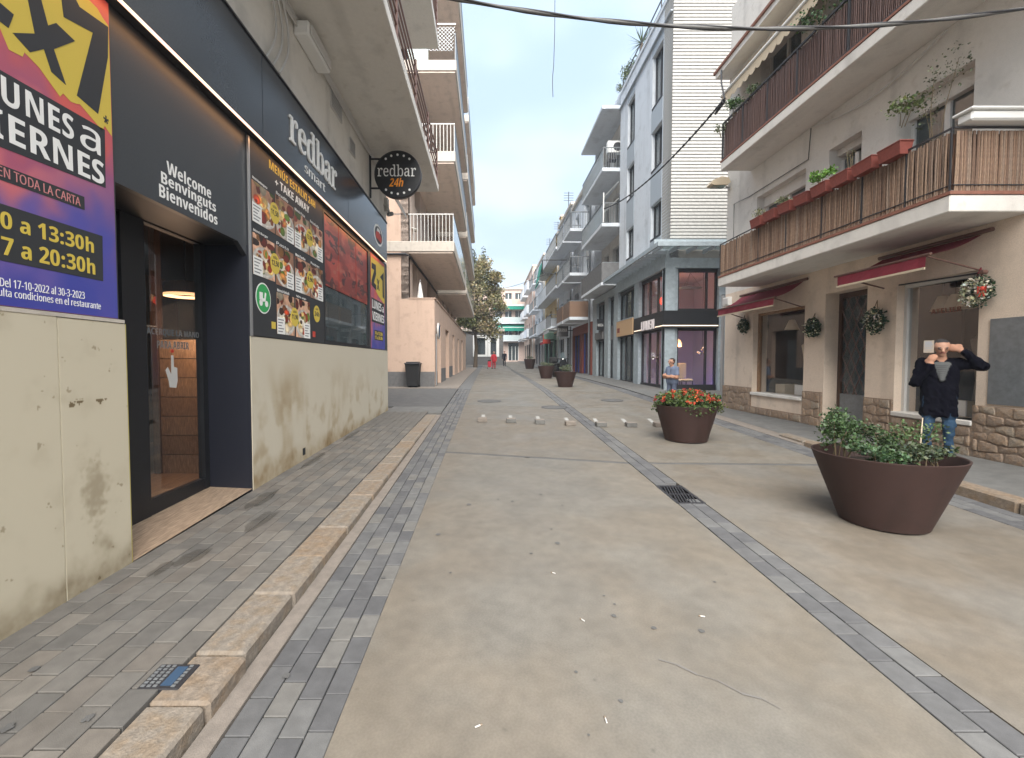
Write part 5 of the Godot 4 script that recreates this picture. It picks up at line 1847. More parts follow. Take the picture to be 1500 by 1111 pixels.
func plant(called: String, label: String, at: Vector3, rad: float, h: float, n: int, size: float, col: Color, fill := 0.6, cat := "plant", group := "") -> Node3D:
	var t := thing(called, label, cat, at, 0.0, group)
	var r := RandomNumberGenerator.new()
	r.seed = hash([label, n])
	var s := st()
	var k := maxi(3, int(6 * fill))
	for i in k:
		var a := TAU * i / k + r.randf() * 1.2
		var tip := Vector3(cos(a) * rad * r.randf_range(0.2, 0.9), h * r.randf_range(0.45, 0.95), sin(a) * rad * r.randf_range(0.2, 0.9))
		var mid := tip * 0.5 + Vector3(r.randf_range(-0.03, 0.03), 0.02, r.randf_range(-0.03, 0.03))
		rod("stem", [Vector3(cos(a), 0, sin(a)) * rad * 0.12, mid, tip], 0.007, M.stem, t, 5, 0.003, true)
		leaves(s, r, tip * 0.92, Vector3(rad, h * 0.55, rad) * lerpf(0.4, 0.6, fill), n / k, size, col)
	var o := obj("foliage", s, M.leaf, t, true)
	o.set_meta("kind", "stuff")
	return t


func wreath(c: Vector3, R: float, label: String, bow: bool, white: float) -> void:
	var t := thing("wreath", label, "wreath", c, 0.0, "wreaths on the ochre shop wall")
	var r := RandomNumberGenerator.new()
	r.seed = hash(label)
	var s := st(true)
	var ring := []
	for i in 21:
		ring.append(Vector3(0, cos(TAU * i / 20) * R * 0.72, sin(TAU * i / 20) * R * 0.72))
	tube(s, ring, 0.03, 6)
	obj("hoop", s, M.stem, t, true)
	s = st()
	for i in 26:
		var a := TAU * i / 26
		var p := Vector3(0, cos(a), sin(a)) * R * 0.72
		leaves(s, r, p, Vector3(0.06, 0.09, 0.09), 34, 0.045, Color(0.02, 0.05, 0.025))
		if white > 0.0:
			leaves(s, r, p + Vector3(-0.04, 0, 0), Vector3(0.04, 0.08, 0.08), int(30 * white), 0.04, Color(0.55, 0.55, 0.45), 0.2)
	obj("foliage", s, M.leaf, t, true).set_meta("kind", "stuff")
	for e in [-0.05, 0.05]:
		rod("cord", [Vector3(0.04, R * 2.0, 0), Vector3(0, R * 0.7, e)], 0.006, M.wine_cloth if bow else M.stem, t, 5, -1.0, true)
	if bow:
		s = st()
		for sg in [-1, 1]:
			poly(s, [Vector3(-0.08, 0.02, 0.14), Vector3(-0.09, 0.06, 0.14 - 0.055 * sg), Vector3(-0.09, -0.05, 0.14 - 0.055 * sg)], Vector3(-1, 0, 0))
			poly(s, [Vector3(-0.08, 0.0, 0.14), Vector3(-0.09, -0.08, 0.14 - 0.015 * sg), Vector3(-0.09, -0.085, 0.14 - 0.045 * sg)], Vector3(-1, 0, 0))
		ball(s, Vector3(-0.085, 0.02, 0.14), Vector3(0.02, 0.03, 0.03), 8)
		obj("bow", s, M.red_print, t, true)


# ---------------------------------------------------------------- right: the white corner building with the lamp shop
func corner_building() -> void:
	var b := thing("corner_building", "tall white corner building with a ribbed brick end wall over a glazed lamp shop", "building", V(6.5, 0.55, 16.5))
	var WS := [V(6.5, 0, 0), UD, Vector3(-1, 0, 0)]
	var WE := [V(0, 0, 16.5), UX, UN]
	var s := st()
	wall(s, WE, 6.5, 14, 5.31, 15.2, 0.3)
	var em := obj("end_wall", s, M.joint_grey, b)
	# courses of long thin white bricks on the end wall and round the corner
	s = st()
	var v := 5.99
	while v < 15.15:
		wb(s, WE, 6.495, v, 0.0, 14, v + 0.088, 0.035, 0.008)
		wb(s, WS, 16.46, v, 0.0, 17.30, v + 0.088, 0.012, 0.004)
		v += 0.118
	obj("brick_courses", s, M.white_brick, em).set_meta("kind", "stuff")
	var wins := []
	var rows := [[11.5, 13.55], [9.05, 10.62], [6.36, 7.76]]
	for r in rows:
		wins.append([17.40, r[0], 18.50, r[1]])
		wins.append([20.68, r[0] - 0.05, 21.70, r[1] - 0.05])
	s = st()
	wall(s, WS, 16.5, 22.9, 5.3, 14.6, 0.3, wins)
	obj("street_wall", s, M.white_render, b)
	for e in [[17.38, 18.55], [20.65, 21.75]]:
		for k in 4:
			var lo: float = 5.45 if k == 0 else rows[3 - k][1] + 0.01
			var hi: float = rows[2 - k][0] - 0.06 if k < 3 else 14.0
			if hi > lo:
				wbox("grey_panel", WS, [e[0], lo, 0.0, e[1], hi, 0.012], M.blue_grey, b)
	for h in wins:
		var w := wbox("window", WS, [h[0], h[1], -0.25, h[2], h[1] + 0.08, 0.02], M.dark_metal, b)
		wbox("pane", WS, [h[0] + 0.06, h[1] + 0.08, -0.16, h[2] - 0.06, h[3] - 0.06, -0.155], M.glass_tint, w)
		for e in [[h[0], h[1] + 0.08, h[0] + 0.06, h[3]], [h[2] - 0.06, h[1] + 0.08, h[2], h[3]], [h[0] + 0.06, h[3] - 0.06, h[2] - 0.06, h[3]], [(h[0] + h[2]) / 2 - 0.03, h[1] + 0.08, (h[0] + h[2]) / 2 + 0.03, h[3] - 0.06]]:
			wbox("frame", WS, [e[0], e[1], -0.20, e[2], e[3], -0.12], M.dark_metal, w)
		wbox("dark_inside", WS, [h[0], h[1], -0.9, h[2], h[3], -0.85], M.dark_room, w)
	# set-back balcony bay
	var WB := [V(6.9, 0, 0), UD, Vector3(-1, 0, 0)]
	var bd := []
	for f in 3:
		bd.append([24.2, 5.6 + f * 2.75, 25.6, 7.8 + f * 2.75])
		bd.append([26.4, 5.6 + f * 2.75, 27.4, 7.8 + f * 2.75])
	s = st()
	wall(s, WB, 22.9, 28.3, 5.3, 14.6, 0.3, bd)
	obj("bay_wall", s, M.cream_wall, b)
	for h in bd:
		var w := wbox("balcony_door", WB, [h[0], h[1], -0.22, h[2], h[3], -0.18], M.glass_tint, b)
		wbox("frame", WB, [(h[0] + h[2]) / 2 - 0.04, h[1], -0.18, (h[0] + h[2]) / 2 + 0.04, h[3], -0.14], M.dark_metal, w)
	for e in [[11.0, 0.18], [8.30, 0.18], [5.40, 0.16]]:
		var k: float = e[0]
		var sl := box("balcony_slab", [5.64, k, 22.95, 6.9, k + e[1], 27.9], M.white_render, b, 0.01)
		var t: float = k + e[1]
		if k < 6.0:
			box("solid_railing", [5.66, t, 22.97, 5.70, t + 0.98, 27.88], M.grey_band, sl)
			box("solid_railing", [5.70, t, 22.97, 6.88, t + 0.98, 23.01], M.grey_band, sl)
		else:
			bars("railing_bars", V(5.68, t, 22.98), V(5.68, t, 27.86), 0.95, 0.12, 0.016, M.grey_metal, sl)
			bars("railing_bars", V(5.70, t, 22.98), V(6.86, t, 22.98), 0.95, 0.12, 0.016, M.grey_metal, sl)
			box("glass_screen", [5.695, t + 0.05, 23.02, 5.70, t + 0.9, 27.84], M.glass_green, sl)
		rail("hand_rail", V(5.68, t + 0.98, 22.98), V(5.68, t + 0.98, 27.88), 0.04, M.grey_metal, sl)
		rail("hand_rail", V(5.70, t + 0.98, 22.98), V(6.88, t + 0.98, 22.98), 0.04, M.grey_metal, sl)
	box("eave_slab", [5.60, 14.0, 22.9, 6.9, 14.16, 28.0], M.white_render, b, 0.01)
	box("cornice", [6.40, 13.90, 16.5, 6.5, 13.94, 22.9], M.blue_grey, b)
	box("roof", [6.45, 14.6, 16.5, 14, 14.75, 28.3], M.white_render, b)
	box("body", [8.9, 0.3, 17.2, 14, 14.5, 28.2], M.dark_room, b)
	box("back_wall", [14, 0.2, 16.5, 14.3, 15.2, 28.3], M.white_render, b)
	box("far_wall", [6.5, 0.2, 28.05, 14, 14.6, 28.3], M.white_render, b)
	rail("roof_rail", V(6.6, 15.35, 16.6), V(6.6, 15.35, 22.9), 0.04, M.dark_metal, b)
	rail("roof_rail", V(6.6, 15.05, 16.6), V(6.6, 15.05, 22.9), 0.03, M.dark_metal, b)
	for i in 6:
		rail("roof_post", V(6.6, 14.75, 16.7 + i * 1.23), V(6.6, 15.35, 16.7 + i * 1.23), 0.04, M.dark_metal, b)
	# glazed shop floor: pillars, beam, upper lights, sign bands
	var WG := [V(6.35, 0, 0), UD, Vector3(-1, 0, 0)]
	for e in [[16.45, 16.72], [19.38, 20.0], [22.48, 23.2], [24.27, 25.05], [26.9, 27.85]]:
		wbox("pillar", WG, [e[0], 0.4, -0.35, e[1], 4.95, 0.0], M.sky_grey, b)
	wbox("pillar", WE, [6.35, 0.4, -0.3, 6.83, 4.95, -0.055], M.sky_grey, b)
	wbox("pillar", WE, [8.28, 0.4, -0.3, 8.55, 4.95, 0.0], M.sky_grey, b)
	s = st()
	bx(s, 6.33, 4.95, 16.48, 6.9, 5.30, 27.9)
	bx(s, 6.9, 4.95, 16.48, 14, 5.30, 16.9)
	obj("beam", s, M.sky_grey, b)
	s = st()
	wall(s, WE, 8.55, 14, 0.3, 4.95, 0.3)
	obj("alley_wall", s, M.sky_grey, b)
	# glass canopy
	var cp := box("glass_canopy", [5.72, 5.50, 15.55, 5.80, 5.64, 23.0], M.sky_grey, b)
	box("canopy_edge", [5.80, 5.50, 15.55, 9.0, 5.64, 15.63], M.sky_grey, cp)
	for i in 14:
		box("canopy_bar", [5.80, 5.44, 16.5 + i * 0.48, 6.36, 5.56, 16.56 + i * 0.48], M.blue_grey, cp)
		if i < 13:
			box("canopy_pane", [5.80, 5.585, 16.57 + i * 0.48, 6.36, 5.60, 16.97 + i * 0.48], M.glass_frost, cp)
	for i in 6:
		box("canopy_bar", [5.85 + i * 0.6, 5.44, 15.63, 5.91 + i * 0.6, 5.56, 16.47], M.blue_grey, cp)
		box("canopy_pane", [5.92 + i * 0.6, 5.585, 15.63, 6.44 + i * 0.6, 5.60, 16.46], M.glass_frost, cp)
	box("wall_plate", [5.9, 5.70, 16.40, 14, 5.94, 16.5], M.sky_grey, cp)
	box("wall_plate", [6.35, 5.30, 16.48, 6.5, 5.60, 22.9], M.sky_grey, cp)
	# glazing of the shops
	var sp := [[16.72, 19.38], [20.0, 22.48], [23.2, 24.27], [25.05, 26.9]]
	for i in 4:
		var u0: float = sp[i][0]
		var u1: float = sp[i][1]
		var n: int = [3, 3, 1, 2][i]
		var w := wbox("shop_window", WG, [u0, 0.42, -0.3, u1, 0.72, -0.1], M.dark_metal, b)
		for k in n + 1:
			var u := lerpf(u0, u1 - 0.07, float(k) / n)
			wbox("frame", WG, [u, 0.72, -0.22, u + 0.07, 4.80, -0.14], M.dark_metal, w)
		wbox("frame", WG, [u0, 4.80, -0.22, u1, 4.95, -0.12], M.dark_metal, w)
		wbox("lower_pane", WG, [u0 + 0.07, 0.72, -0.19, u1 - 0.07, 2.8, -0.185], M.glass if i == 0 else M.glass_tint, w)
		wbox("upper_pane", WG, [u0 + 0.07, 3.45, -0.19, u1 - 0.07, 4.80, -0.185], M.glass if i == 0 else M.glass_tint, w)
		wbox("mid_rail", WG, [u0, 2.75, -0.23, u1, 3.48, -0.13], M.dark_metal if i != 2 else M.grey_band, w)
		if i == 0:
			wbox("push_bar", WG, [17.4, 1.75, -0.13, 18.1, 1.80, -0.09], M.chrome, w)
	var we := wbox("shop_window", WE, [6.83, 0.5, -0.3, 8.28, 0.76, -0.1], M.dark_metal, b)
	for k in 3:
		var u := lerpf(6.83, 8.21, k / 2.0)
		wbox("frame", WE, [u + (0.35 if k == 1 else 0.0), 0.76, -0.22, u + 0.07 + (0.35 if k == 1 else 0.0), 4.90, -0.14], M.dark_metal, we)
	wbox("frame", WE, [6.83, 4.82, -0.22, 8.28, 4.95, -0.12], M.dark_metal, we)
	wbox("lower_pane", WE, [6.9, 0.76, -0.19, 8.21, 2.72, -0.185], M.glass, we)
	wbox("upper_pane", WE, [6.9, 3.55, -0.19, 8.21, 4.82, -0.185], M.glass, we)
	wbox("mid_rail", WE, [6.83, 2.72, -0.23, 8.28, 3.52, -0.13], M.dark_metal, we)
	# rooms behind
	var rm := box("shop_floor", [6.7, 0.3, 16.85, 8.9, 0.5, 27.8], M.oak, b)
	box("shop_ceiling", [6.7, 4.92, 16.85, 8.9, 4.94, 27.8], M.lilac_room, rm)
	box("shop_back_wall", [8.75, 0.5, 16.8, 8.9, 4.92, 19.7], M.lilac_room, rm)
	box("shop_side_wall", [6.75, 0.5, 19.55, 8.75, 4.92, 19.7], M.lilac_room, rm)
	box("shop_back_wall", [7.9, 0.5, 19.75, 8.0, 4.92, 27.8], M.room, rm)
	box("mezzanine", [7.0, 2.95, 17.6, 8.75, 3.1, 19.5], M.lilac_room, rm)
	# sign bands
	var sb := thing("lamp_shop_sign", "black band sign of the lamp shop with a thin glowing line round the corner", "sign", V(6.35, 3.1, 17.5))
	s = st()
	bx(s, 6.24, 2.80, 16.36, 6.34, 3.42, 19.66)
	bx(s, 6.341, 2.80, 16.36, 8.22, 3.42, 16.44)
	obj("band", s, M.black, sb)
	s = st()
	bx(s, 6.232, 2.87, 18.75, 6.2395, 2.90, 19.6)
	bx(s, 6.232, 2.87, 16.36, 6.2395, 2.90, 17.15)
	bx(s, 6.24, 2.87, 16.352, 8.2, 2.90, 16.3595)
	obj("glowing_line", s, M.led_white, sb)
	letters("LUMEN", bold, M.led_letter, sb, V(6.239, 2.84, 18.65), UN, UY, 1.42, 0.36, 0.03)
	var tb := thing("tan_shop_sign", "plain tan board sign over the second shop window of the corner building", "sign", V(6.3, 3.1, 21.2))
	box("board", [6.28, 2.80, 20.02, 6.345, 3.52, 22.46], M.tan_board, tb)
	box("red_mark", [6.274, 2.98, 21.9, 6.279, 3.2, 22.3], M.brick_red, tb)
	box("top_trim", [6.27, 3.52, 20.02, 6.345, 3.55, 22.46], M.sky_grey, tb)
	var kb := thing("black_shop_sign", "small black box sign with pale lettering at the far end of the corner building", "sign", V(6.2, 3.6, 25.6))
	box("board", [5.95, 3.32, 25.05, 6.33, 3.92, 25.12], M.black, kb)
	letters("MODA", sans, M.white_print, kb, V(5.99, 3.52, 25.045), UX, UY, 0.3, 0.14, 0.004)
	box("lower_board", [6.25, 2.85, 25.1, 6.34, 3.25, 26.85], M.grey_band, kb)
	# lamps in the shop
	lamp_ring(V(7.55, 4.35, 17.2))
	pendant("pendant_lamp", "glowing bell shaped pendant lamp in the lamp shop's end window", V(7.02, 2.15, 17.1), 0.20, 0.30, M.lamp_warm, 0.35)
	pendant("red_lamp", "glowing red globe lamp behind the upper street window of the lamp shop", V(6.95, 4.0, 18.2), 0.17, 0.3, M.lamp_red, 0.04)
	pendant("amber_lamp", "glowing amber globe lamp next to the red one in the lamp shop", V(6.95, 4.05, 17.5), 0.16, 0.3, M.lamp_warm, 0.15)
	var ch := thing("chrome_lamp", "cluster lamp of chrome bubbles hanging near the lamp shop's alley pillar", "lamp", V(7.95, 2.0, 17.0))
	for i in 7:
		s = st()
		ball(s, Vector3(0.13 * sin(i * 2.2), 0.10 * cos(i * 1.7), 0.1 * cos(i * 2.9)), Vector3(0.07, 0.07, 0.07), 10)
		obj("bubble", s, M.chrome, ch, true)
	rod("cord", [Vector3(0, 0.05, 0), Vector3(0, 2.9, 0)], 0.006, M.black, ch, 5, -1.0, true)
	var bl := thing("blue_light_line", "glowing blue light line along the foot of the lamp shop's back wall", "light strip", V(7.8, 0.62, 17.3))
	box("tube", [6.95, 0.60, 17.45, 8.6, 0.68, 17.5], M.led_blue, bl)
	box("ledge", [6.9, 0.5, 17.4, 8.7, 0.6, 17.9], M.white_paint, bl)
	var ol := OmniLight3D.new()
	ol.name = "blue_glow"
	ol.light_color = Color(0.35, 0.35, 1.0)
	ol.light_energy = 0.07
	ol.light_size = 0.1
	ol.omni_range = 12.0
	ol.omni_attenuation = 2.0
	ol.shadow_enabled = true
	ol.position = Vector3(0.0, 0.12, 0.12)
	bl.add_child(ol)
	for i in 2:
		var c := thing("shop_armchair", ["tan upholstered armchair inside the lamp shop window by the corner pillar", "tan upholstered armchair inside the lamp shop, the one towards the alley"][i], "armchair", V(6.98 + i * 0.42, 0.5, 16.95 + i * 0.1), 0.3 * i)
		s = st()
		aabb(s, Vector3(-0.16, 0.36, -0.2), Vector3(0.16, 0.46, 0.2), 0.04)
		obj("seat", s, M.cream_cloth, c, true)
		s = st()
		aabb(s, Vector3(-0.18, 0.46, -0.26), Vector3(0.18, 1.05, -0.2), 0.025)
		obj("backrest", s, M.cream_cloth, c, true)
		for e in [[-0.14, -0.18], [0.14, -0.18], [-0.14, 0.16], [0.14, 0.16]]:
			rod("leg", [Vector3(e[0], 0, e[1]), Vector3(e[0], 0.37, e[1])], 0.014, M.dark_metal, c, 6, -1.0, true)
	# laundry frame and roof plants
	var ry := thing("roof_yucca", "spiky yucca leaning over the roof railing of the white corner building", "plant", V(6.9, 14.75, 21.2))
	rod("trunk", [Vector3.ZERO, Vector3(0.02, 1.2, 0.05)], 0.07, M.bark, ry, 8, 0.05, true)
	s = st()
	for i in 46:
		var a := i * 2.4
		var el := rf(-0.2, 1.4)
		var f := Vector3(cos(a) * cos(el), sin(el), sin(a) * cos(el))
		var p := Vector3(0.02, 1.2, 0.05)
		var g := f.cross(Vector3(0.1, 1, 0.2)).normalized() * 0.03
		s.set_color(Color(0.09, 0.12, 0.06) * rf(0.7, 1.3))
		poly(s, [p - g, p + g, p + f * rf(0.6, 0.95) - Vector3(0, 0.1, 0)], f.cross(g))
	obj("leaves", s, M.leaf, ry, true).set_meta("kind", "stuff")
	plant("roof_plant", "bushy grey green plant beside the yucca on the white roof", V(6.75, 14.75, 22.3), 0.5, 1.1, 700, 0.09, Color(0.10, 0.13, 0.08), 0.7)
	plant("roof_plant", "smaller bushy plant at the balcony end of the white roof", V(6.7, 14.75, 23.2), 0.4, 0.7, 400, 0.08, Color(0.12, 0.14, 0.09), 0.7)
	var dy := thing("drying_frame", "white metal frame sticking out from the middle balcony of the white building", "frame", V(5.7, 8.5, 23.0))
	for e in [[9.0, 22.6], [9.75, 22.6]]:
		rod("bar", [V(5.75, e[0], 23.0), V(5.9, e[0] - 0.02, 21.0)], 0.018, M.white_paint, dy)
	rod("post", [V(5.72, 8.5, 22.95), V(5.72, 9.95, 22.95)], 0.03, M.white_paint, dy)
	var ac := thing("air_conditioner", "white air conditioner standing on the top balcony of the white building", "air conditioner", V(6.4, 11.18, 23.5))
	s = st()
	aabb(s, Vector3(-0.4, 0.9, -0.15), Vector3(0.4, 1.5, 0.15), 0.03)
	obj("case", s, M.white_paint, ac, true)
	rod("fan", [Vector3(0.1, 1.2, 0.15), Vector3(0.1, 1.2, 0.158)], 0.22, M.dark_metal, ac, 20, -1.0, true)
	for x in [-0.3, 0.3]:
		rod("stand_leg", [Vector3(x, 0, 0), Vector3(x, 0.9, 0)], 0.02, M.steel, ac, 6, -1.0, true)
	var dc := thing("balcony_chair", "dark slatted chair on the top balcony of the white building", "chair", V(6.2, 11.18, 23.2))
	s = st()
	aabb(s, Vector3(-0.2, 0.42, -0.2), Vector3(0.2, 0.46, 0.2))
	obj("seat", s, M.dark_metal, dc, true)
	for i in 4:
		s = st()
		aabb(s, Vector3(-0.2 + i * 0.11, 0.46, -0.2), Vector3(-0.14 + i * 0.11, 0.9, -0.17))
		obj("back_slat", s, M.dark_metal, dc, true)
	for e in [[-0.18, -0.18], [0.18, -0.18], [-0.18, 0.18], [0.18, 0.18]]:
		rod("leg", [Vector3(e[0], 0, e[1]), Vector3(e[0], 0.42, e[1])], 0.018, M.dark_metal, dc, 6, -1.0, true)


func lamp_ring(c: Vector3) -> void:
	var t := thing("ring_lamp", "large thin ring shaped lamp hanging behind the lamp shop's upper end window", "lamp", c)
	var s := st(true)
	var ring := []
	for i in 33:
		ring.append(Vector3(cos(TAU * i / 32) * 0.42, 0, sin(TAU * i / 32) * 0.2))
	tube(s, ring, 0.022, 6)
	obj("ring", s, M.grey_metal, t, true)
	for a in [0.3, 2.4, 4.5]:
		rod("cord", [Vector3(cos(a) * 0.42, 0, sin(a) * 0.2), Vector3(0, 0.55, 0)], 0.004, M.black, t, 4, -1.0, true)


func pendant(called: String, label: String, c: Vector3, r: float, h: float, m: Material, power: float) -> void:
	var t := thing(called, label, "lamp", c)
	var s := st(true)
	if called == "pendant_lamp":
		lathe(s, [[0.0, 0.0], [r, 0.0], [r * 0.95, h * 0.45], [r * 0.7, h * 0.85], [0.05, h]], Vector3.ZERO, 20)
	else:
		ball(s, Vector3.ZERO, Vector3(r, r, r), 16)
	obj("glowing_shade", s, m, t, true)
	rod("cord", [Vector3(0, h * 0.5, 0), Vector3(0, 4.9 - c.y, 0)], 0.006, M.black, t, 5, -1.0, true)
	s = st(true)
	lathe(s, [[0.06, h * 0.85], [0.05, h * 1.1], [0.0, h * 1.12]], Vector3.ZERO, 12)
	obj("cap", s, M.dark_metal, t, true)
	var l := OmniLight3D.new()
	l.name = called + "_light"
	l.light_color = m.emission
	l.light_energy = power
	l.light_size = r
	l.omni_range = 12.0
	l.omni_attenuation = 2.0
	l.shadow_enabled = true
	l.position = Vector3(0, -0.02, r + 0.06)
	t.add_child(l)


# ---------------------------------------------------------------- the far end of the street
# o: name, label, d0, d1, x (face), top, wall, floors, out (balcony reach), shop colours
func row_house(o: Dictionary) -> Node3D:
	var b := thing("apartment_house", o.label, "building", V(o.x, gy(o.d0), o.d0), 0.0, "apartment houses along the far right side")
	var W := [V(o.x, 0, 0), UD, Vector3(-1, 0, 0)]
	var g0 := gy(o.d0) - 0.2
	var g1 := gy((o.d0 + o.d1) / 2.0)
	var holes := []
	var shops := []
	var n: int = o.get("bays", 2)
	var L: float = (o.d1 - o.d0) / n
	for k in n:
		shops.append([o.d0 + L * k + 0.4, g1, o.d0 + L * (k + 1) - 0.4, g1 + 2.7])
		for f in o.floors:
			var y: float = g1 + 3.7 + f * o.storey
			holes.append([o.d0 + L * k + L * 0.28, y, o.d0 + L * k + L * 0.72, y + 2.0])
	var s := st()
	wall(s, W, o.d0, o.d1, g0, g1 + 3.3, 0.3, shops)
	obj("shop_wall", s, o.get("shop", o.wall), b)
	s = st()
	wall(s, W, o.d0, o.d1, g1 + 3.3, o.top, 0.3, holes)
	obj("wall", s, o.wall, b)
	box("near_wall", [o.x + 0.3, g0, o.d0, o.x + 9, o.top, o.d0 + 0.3], o.wall, b)
	box("roof", [o.x - 0.15, o.top, o.d0 - 0.05, o.x + 9, o.top + 0.2, o.d1], M.old_concrete, b)
	box("inside", [o.x + 0.8, g0, o.d0 + 0.4, o.x + 9, o.top - 0.1, o.d1], M.dark_room, b)
	rod("downpipe", [V(o.x - 0.07, g1, o.d0 + 0.25), V(o.x - 0.07, o.top - 0.1, o.d0 + 0.25)], 0.06, M.pvc if int(o.d0) % 2 else M.grey_metal, b)
	for h in shops:
		var dd := wbox("shopfront", W, [h[0], h[1], -0.25, h[2], h[3], -0.2], M.glass_tint, b)
		for u in [h[0], (h[0] + h[2]) / 2 - 0.04, h[2] - 0.08]:
			wbox("frame", W, [u, h[1], -0.2, u + 0.08, h[3], -0.14], o.get("frame", M.dark_metal), dd)
	for i in holes.size():
		var h: Array = holes[i]
		var w := wbox("window", W, [h[0], h[1], -0.25, h[2], h[3], -0.2], M.glass_tint, b)
		wbox("frame", W, [(h[0] + h[2]) / 2 - 0.05, h[1], -0.2, (h[0] + h[2]) / 2 + 0.05, h[3], -0.15], M.white_paint, w)
		if i % 3 == 1:
			wbox("blind", W, [h[0], h[1] + 1.1, -0.19, h[2], h[3], -0.13], o.get("blind", M.white_paint), w)
	for f in o.floors:
		var y: float = g1 + 3.45 + f * o.storey
		for e in o.balc:
			if e.size() > 2 and not f in e[2]:
				continue
			var a: float = o.d0 + L * e[0]
			var c: float = o.d0 + L * e[1]
			var x1: float = o.x - o.out
			var sl := box("balcony_slab", [x1, y, a, o.x, y + 0.18, c], M.white_render, b)
			if o.get("solid", false) or (o.has("reed") and f == 0):
				var m: Material = M.reed1 if o.has("reed") and f == 0 else o.get("screen", M.grey_band)
				box("railing_panel", [x1, y + 0.18, a, x1 + 0.04, y + 1.15, c], m, sl)
				box("railing_panel", [x1 + 0.04, y + 0.18, a, o.x, y + 1.15, a + 0.04], m, sl)
			else:
				bars("railing_bars", V(x1 + 0.02, y + 0.18, a + 0.02), V(x1 + 0.02, y + 0.18, c), 0.95, 0.15, 0.02, M.grey_metal, sl)
				bars("railing_bars", V(x1 + 0.02, y + 0.18, a + 0.02), V(o.x, y + 0.18, a + 0.02), 0.95, 0.15, 0.02, M.grey_metal, sl)
			rail("hand_rail", V(x1 + 0.02, y + 1.17, a), V(x1 + 0.02, y + 1.17, c), 0.05, M.grey_metal, sl)
			rail("hand_rail", V(x1 + 0.02, y + 1.17, a + 0.02), V(o.x, y + 1.17, a + 0.02), 0.05, M.grey_metal, sl)
	return b


func small_sign(label: String, x0: float, x1: float, y0: float, y1: float, d: float, m: Material, txt := "") -> void:
	var t := thing("shop_sign", label, "sign", V((x0 + x1) / 2, y0, d), 0.0, "shop signs along the far right side")
	box("panel", [x0, y0, d - 0.06, x1, y1, d + 0.06], m, t, 0.02)
	rod("bracket", [V(x1 - 0.02, (y0 + y1) / 2, d), V(x1 + 0.35, (y0 + y1) / 2, d)], 0.03, M.dark_metal, t)
	if txt != "":
		letters(txt, bold, M.white_print, t, V(x0 + (x1 - x0) * 0.12, lerpf(y0, y1, 0.38), d - 0.063), UX, UY, (x1 - x0) * 0.76, (y1 - y0) * 0.28, 0.003)


func cloth_awning(label: String, x: float, out: float, d0: float, d1: float, top: float, low: float, m: Material, called := "shop_awning") -> void:
	var a := thing(called, label, "awning", V(x, low, d0), 0.0, "awnings along the far right side")
	var s := st()
	poly(s, [V(x, top, d0), V(x, top, d1), V(x - out, low, d1), V(x - out, low, d0)], Vector3(-1, 1, 0))
	poly(s, [V(x - out, low, d0), V(x - out, low, d1), V(x - out, low - 0.3, d1), V(x - out, low - 0.3, d0)], Vector3(-1, 0, 0))
	poly(s, [V(x, top, d0), V(x - out, low, d0), V(x - out, low - 0.02, d0)], Vector3(0, 0, 1))
	obj("canopy_cloth", s, m, a)
	rod("front_bar", [V(x - out, low, d0), V(x - out, low, d1)], 0.04, M.white_paint, a)
	for d in [d0 + 0.05, d1 - 0.05]:
		rod("arm", [V(x, low - 0.1, d), V(x - out, low - 0.02, d)], 0.025, M.white_paint, a)


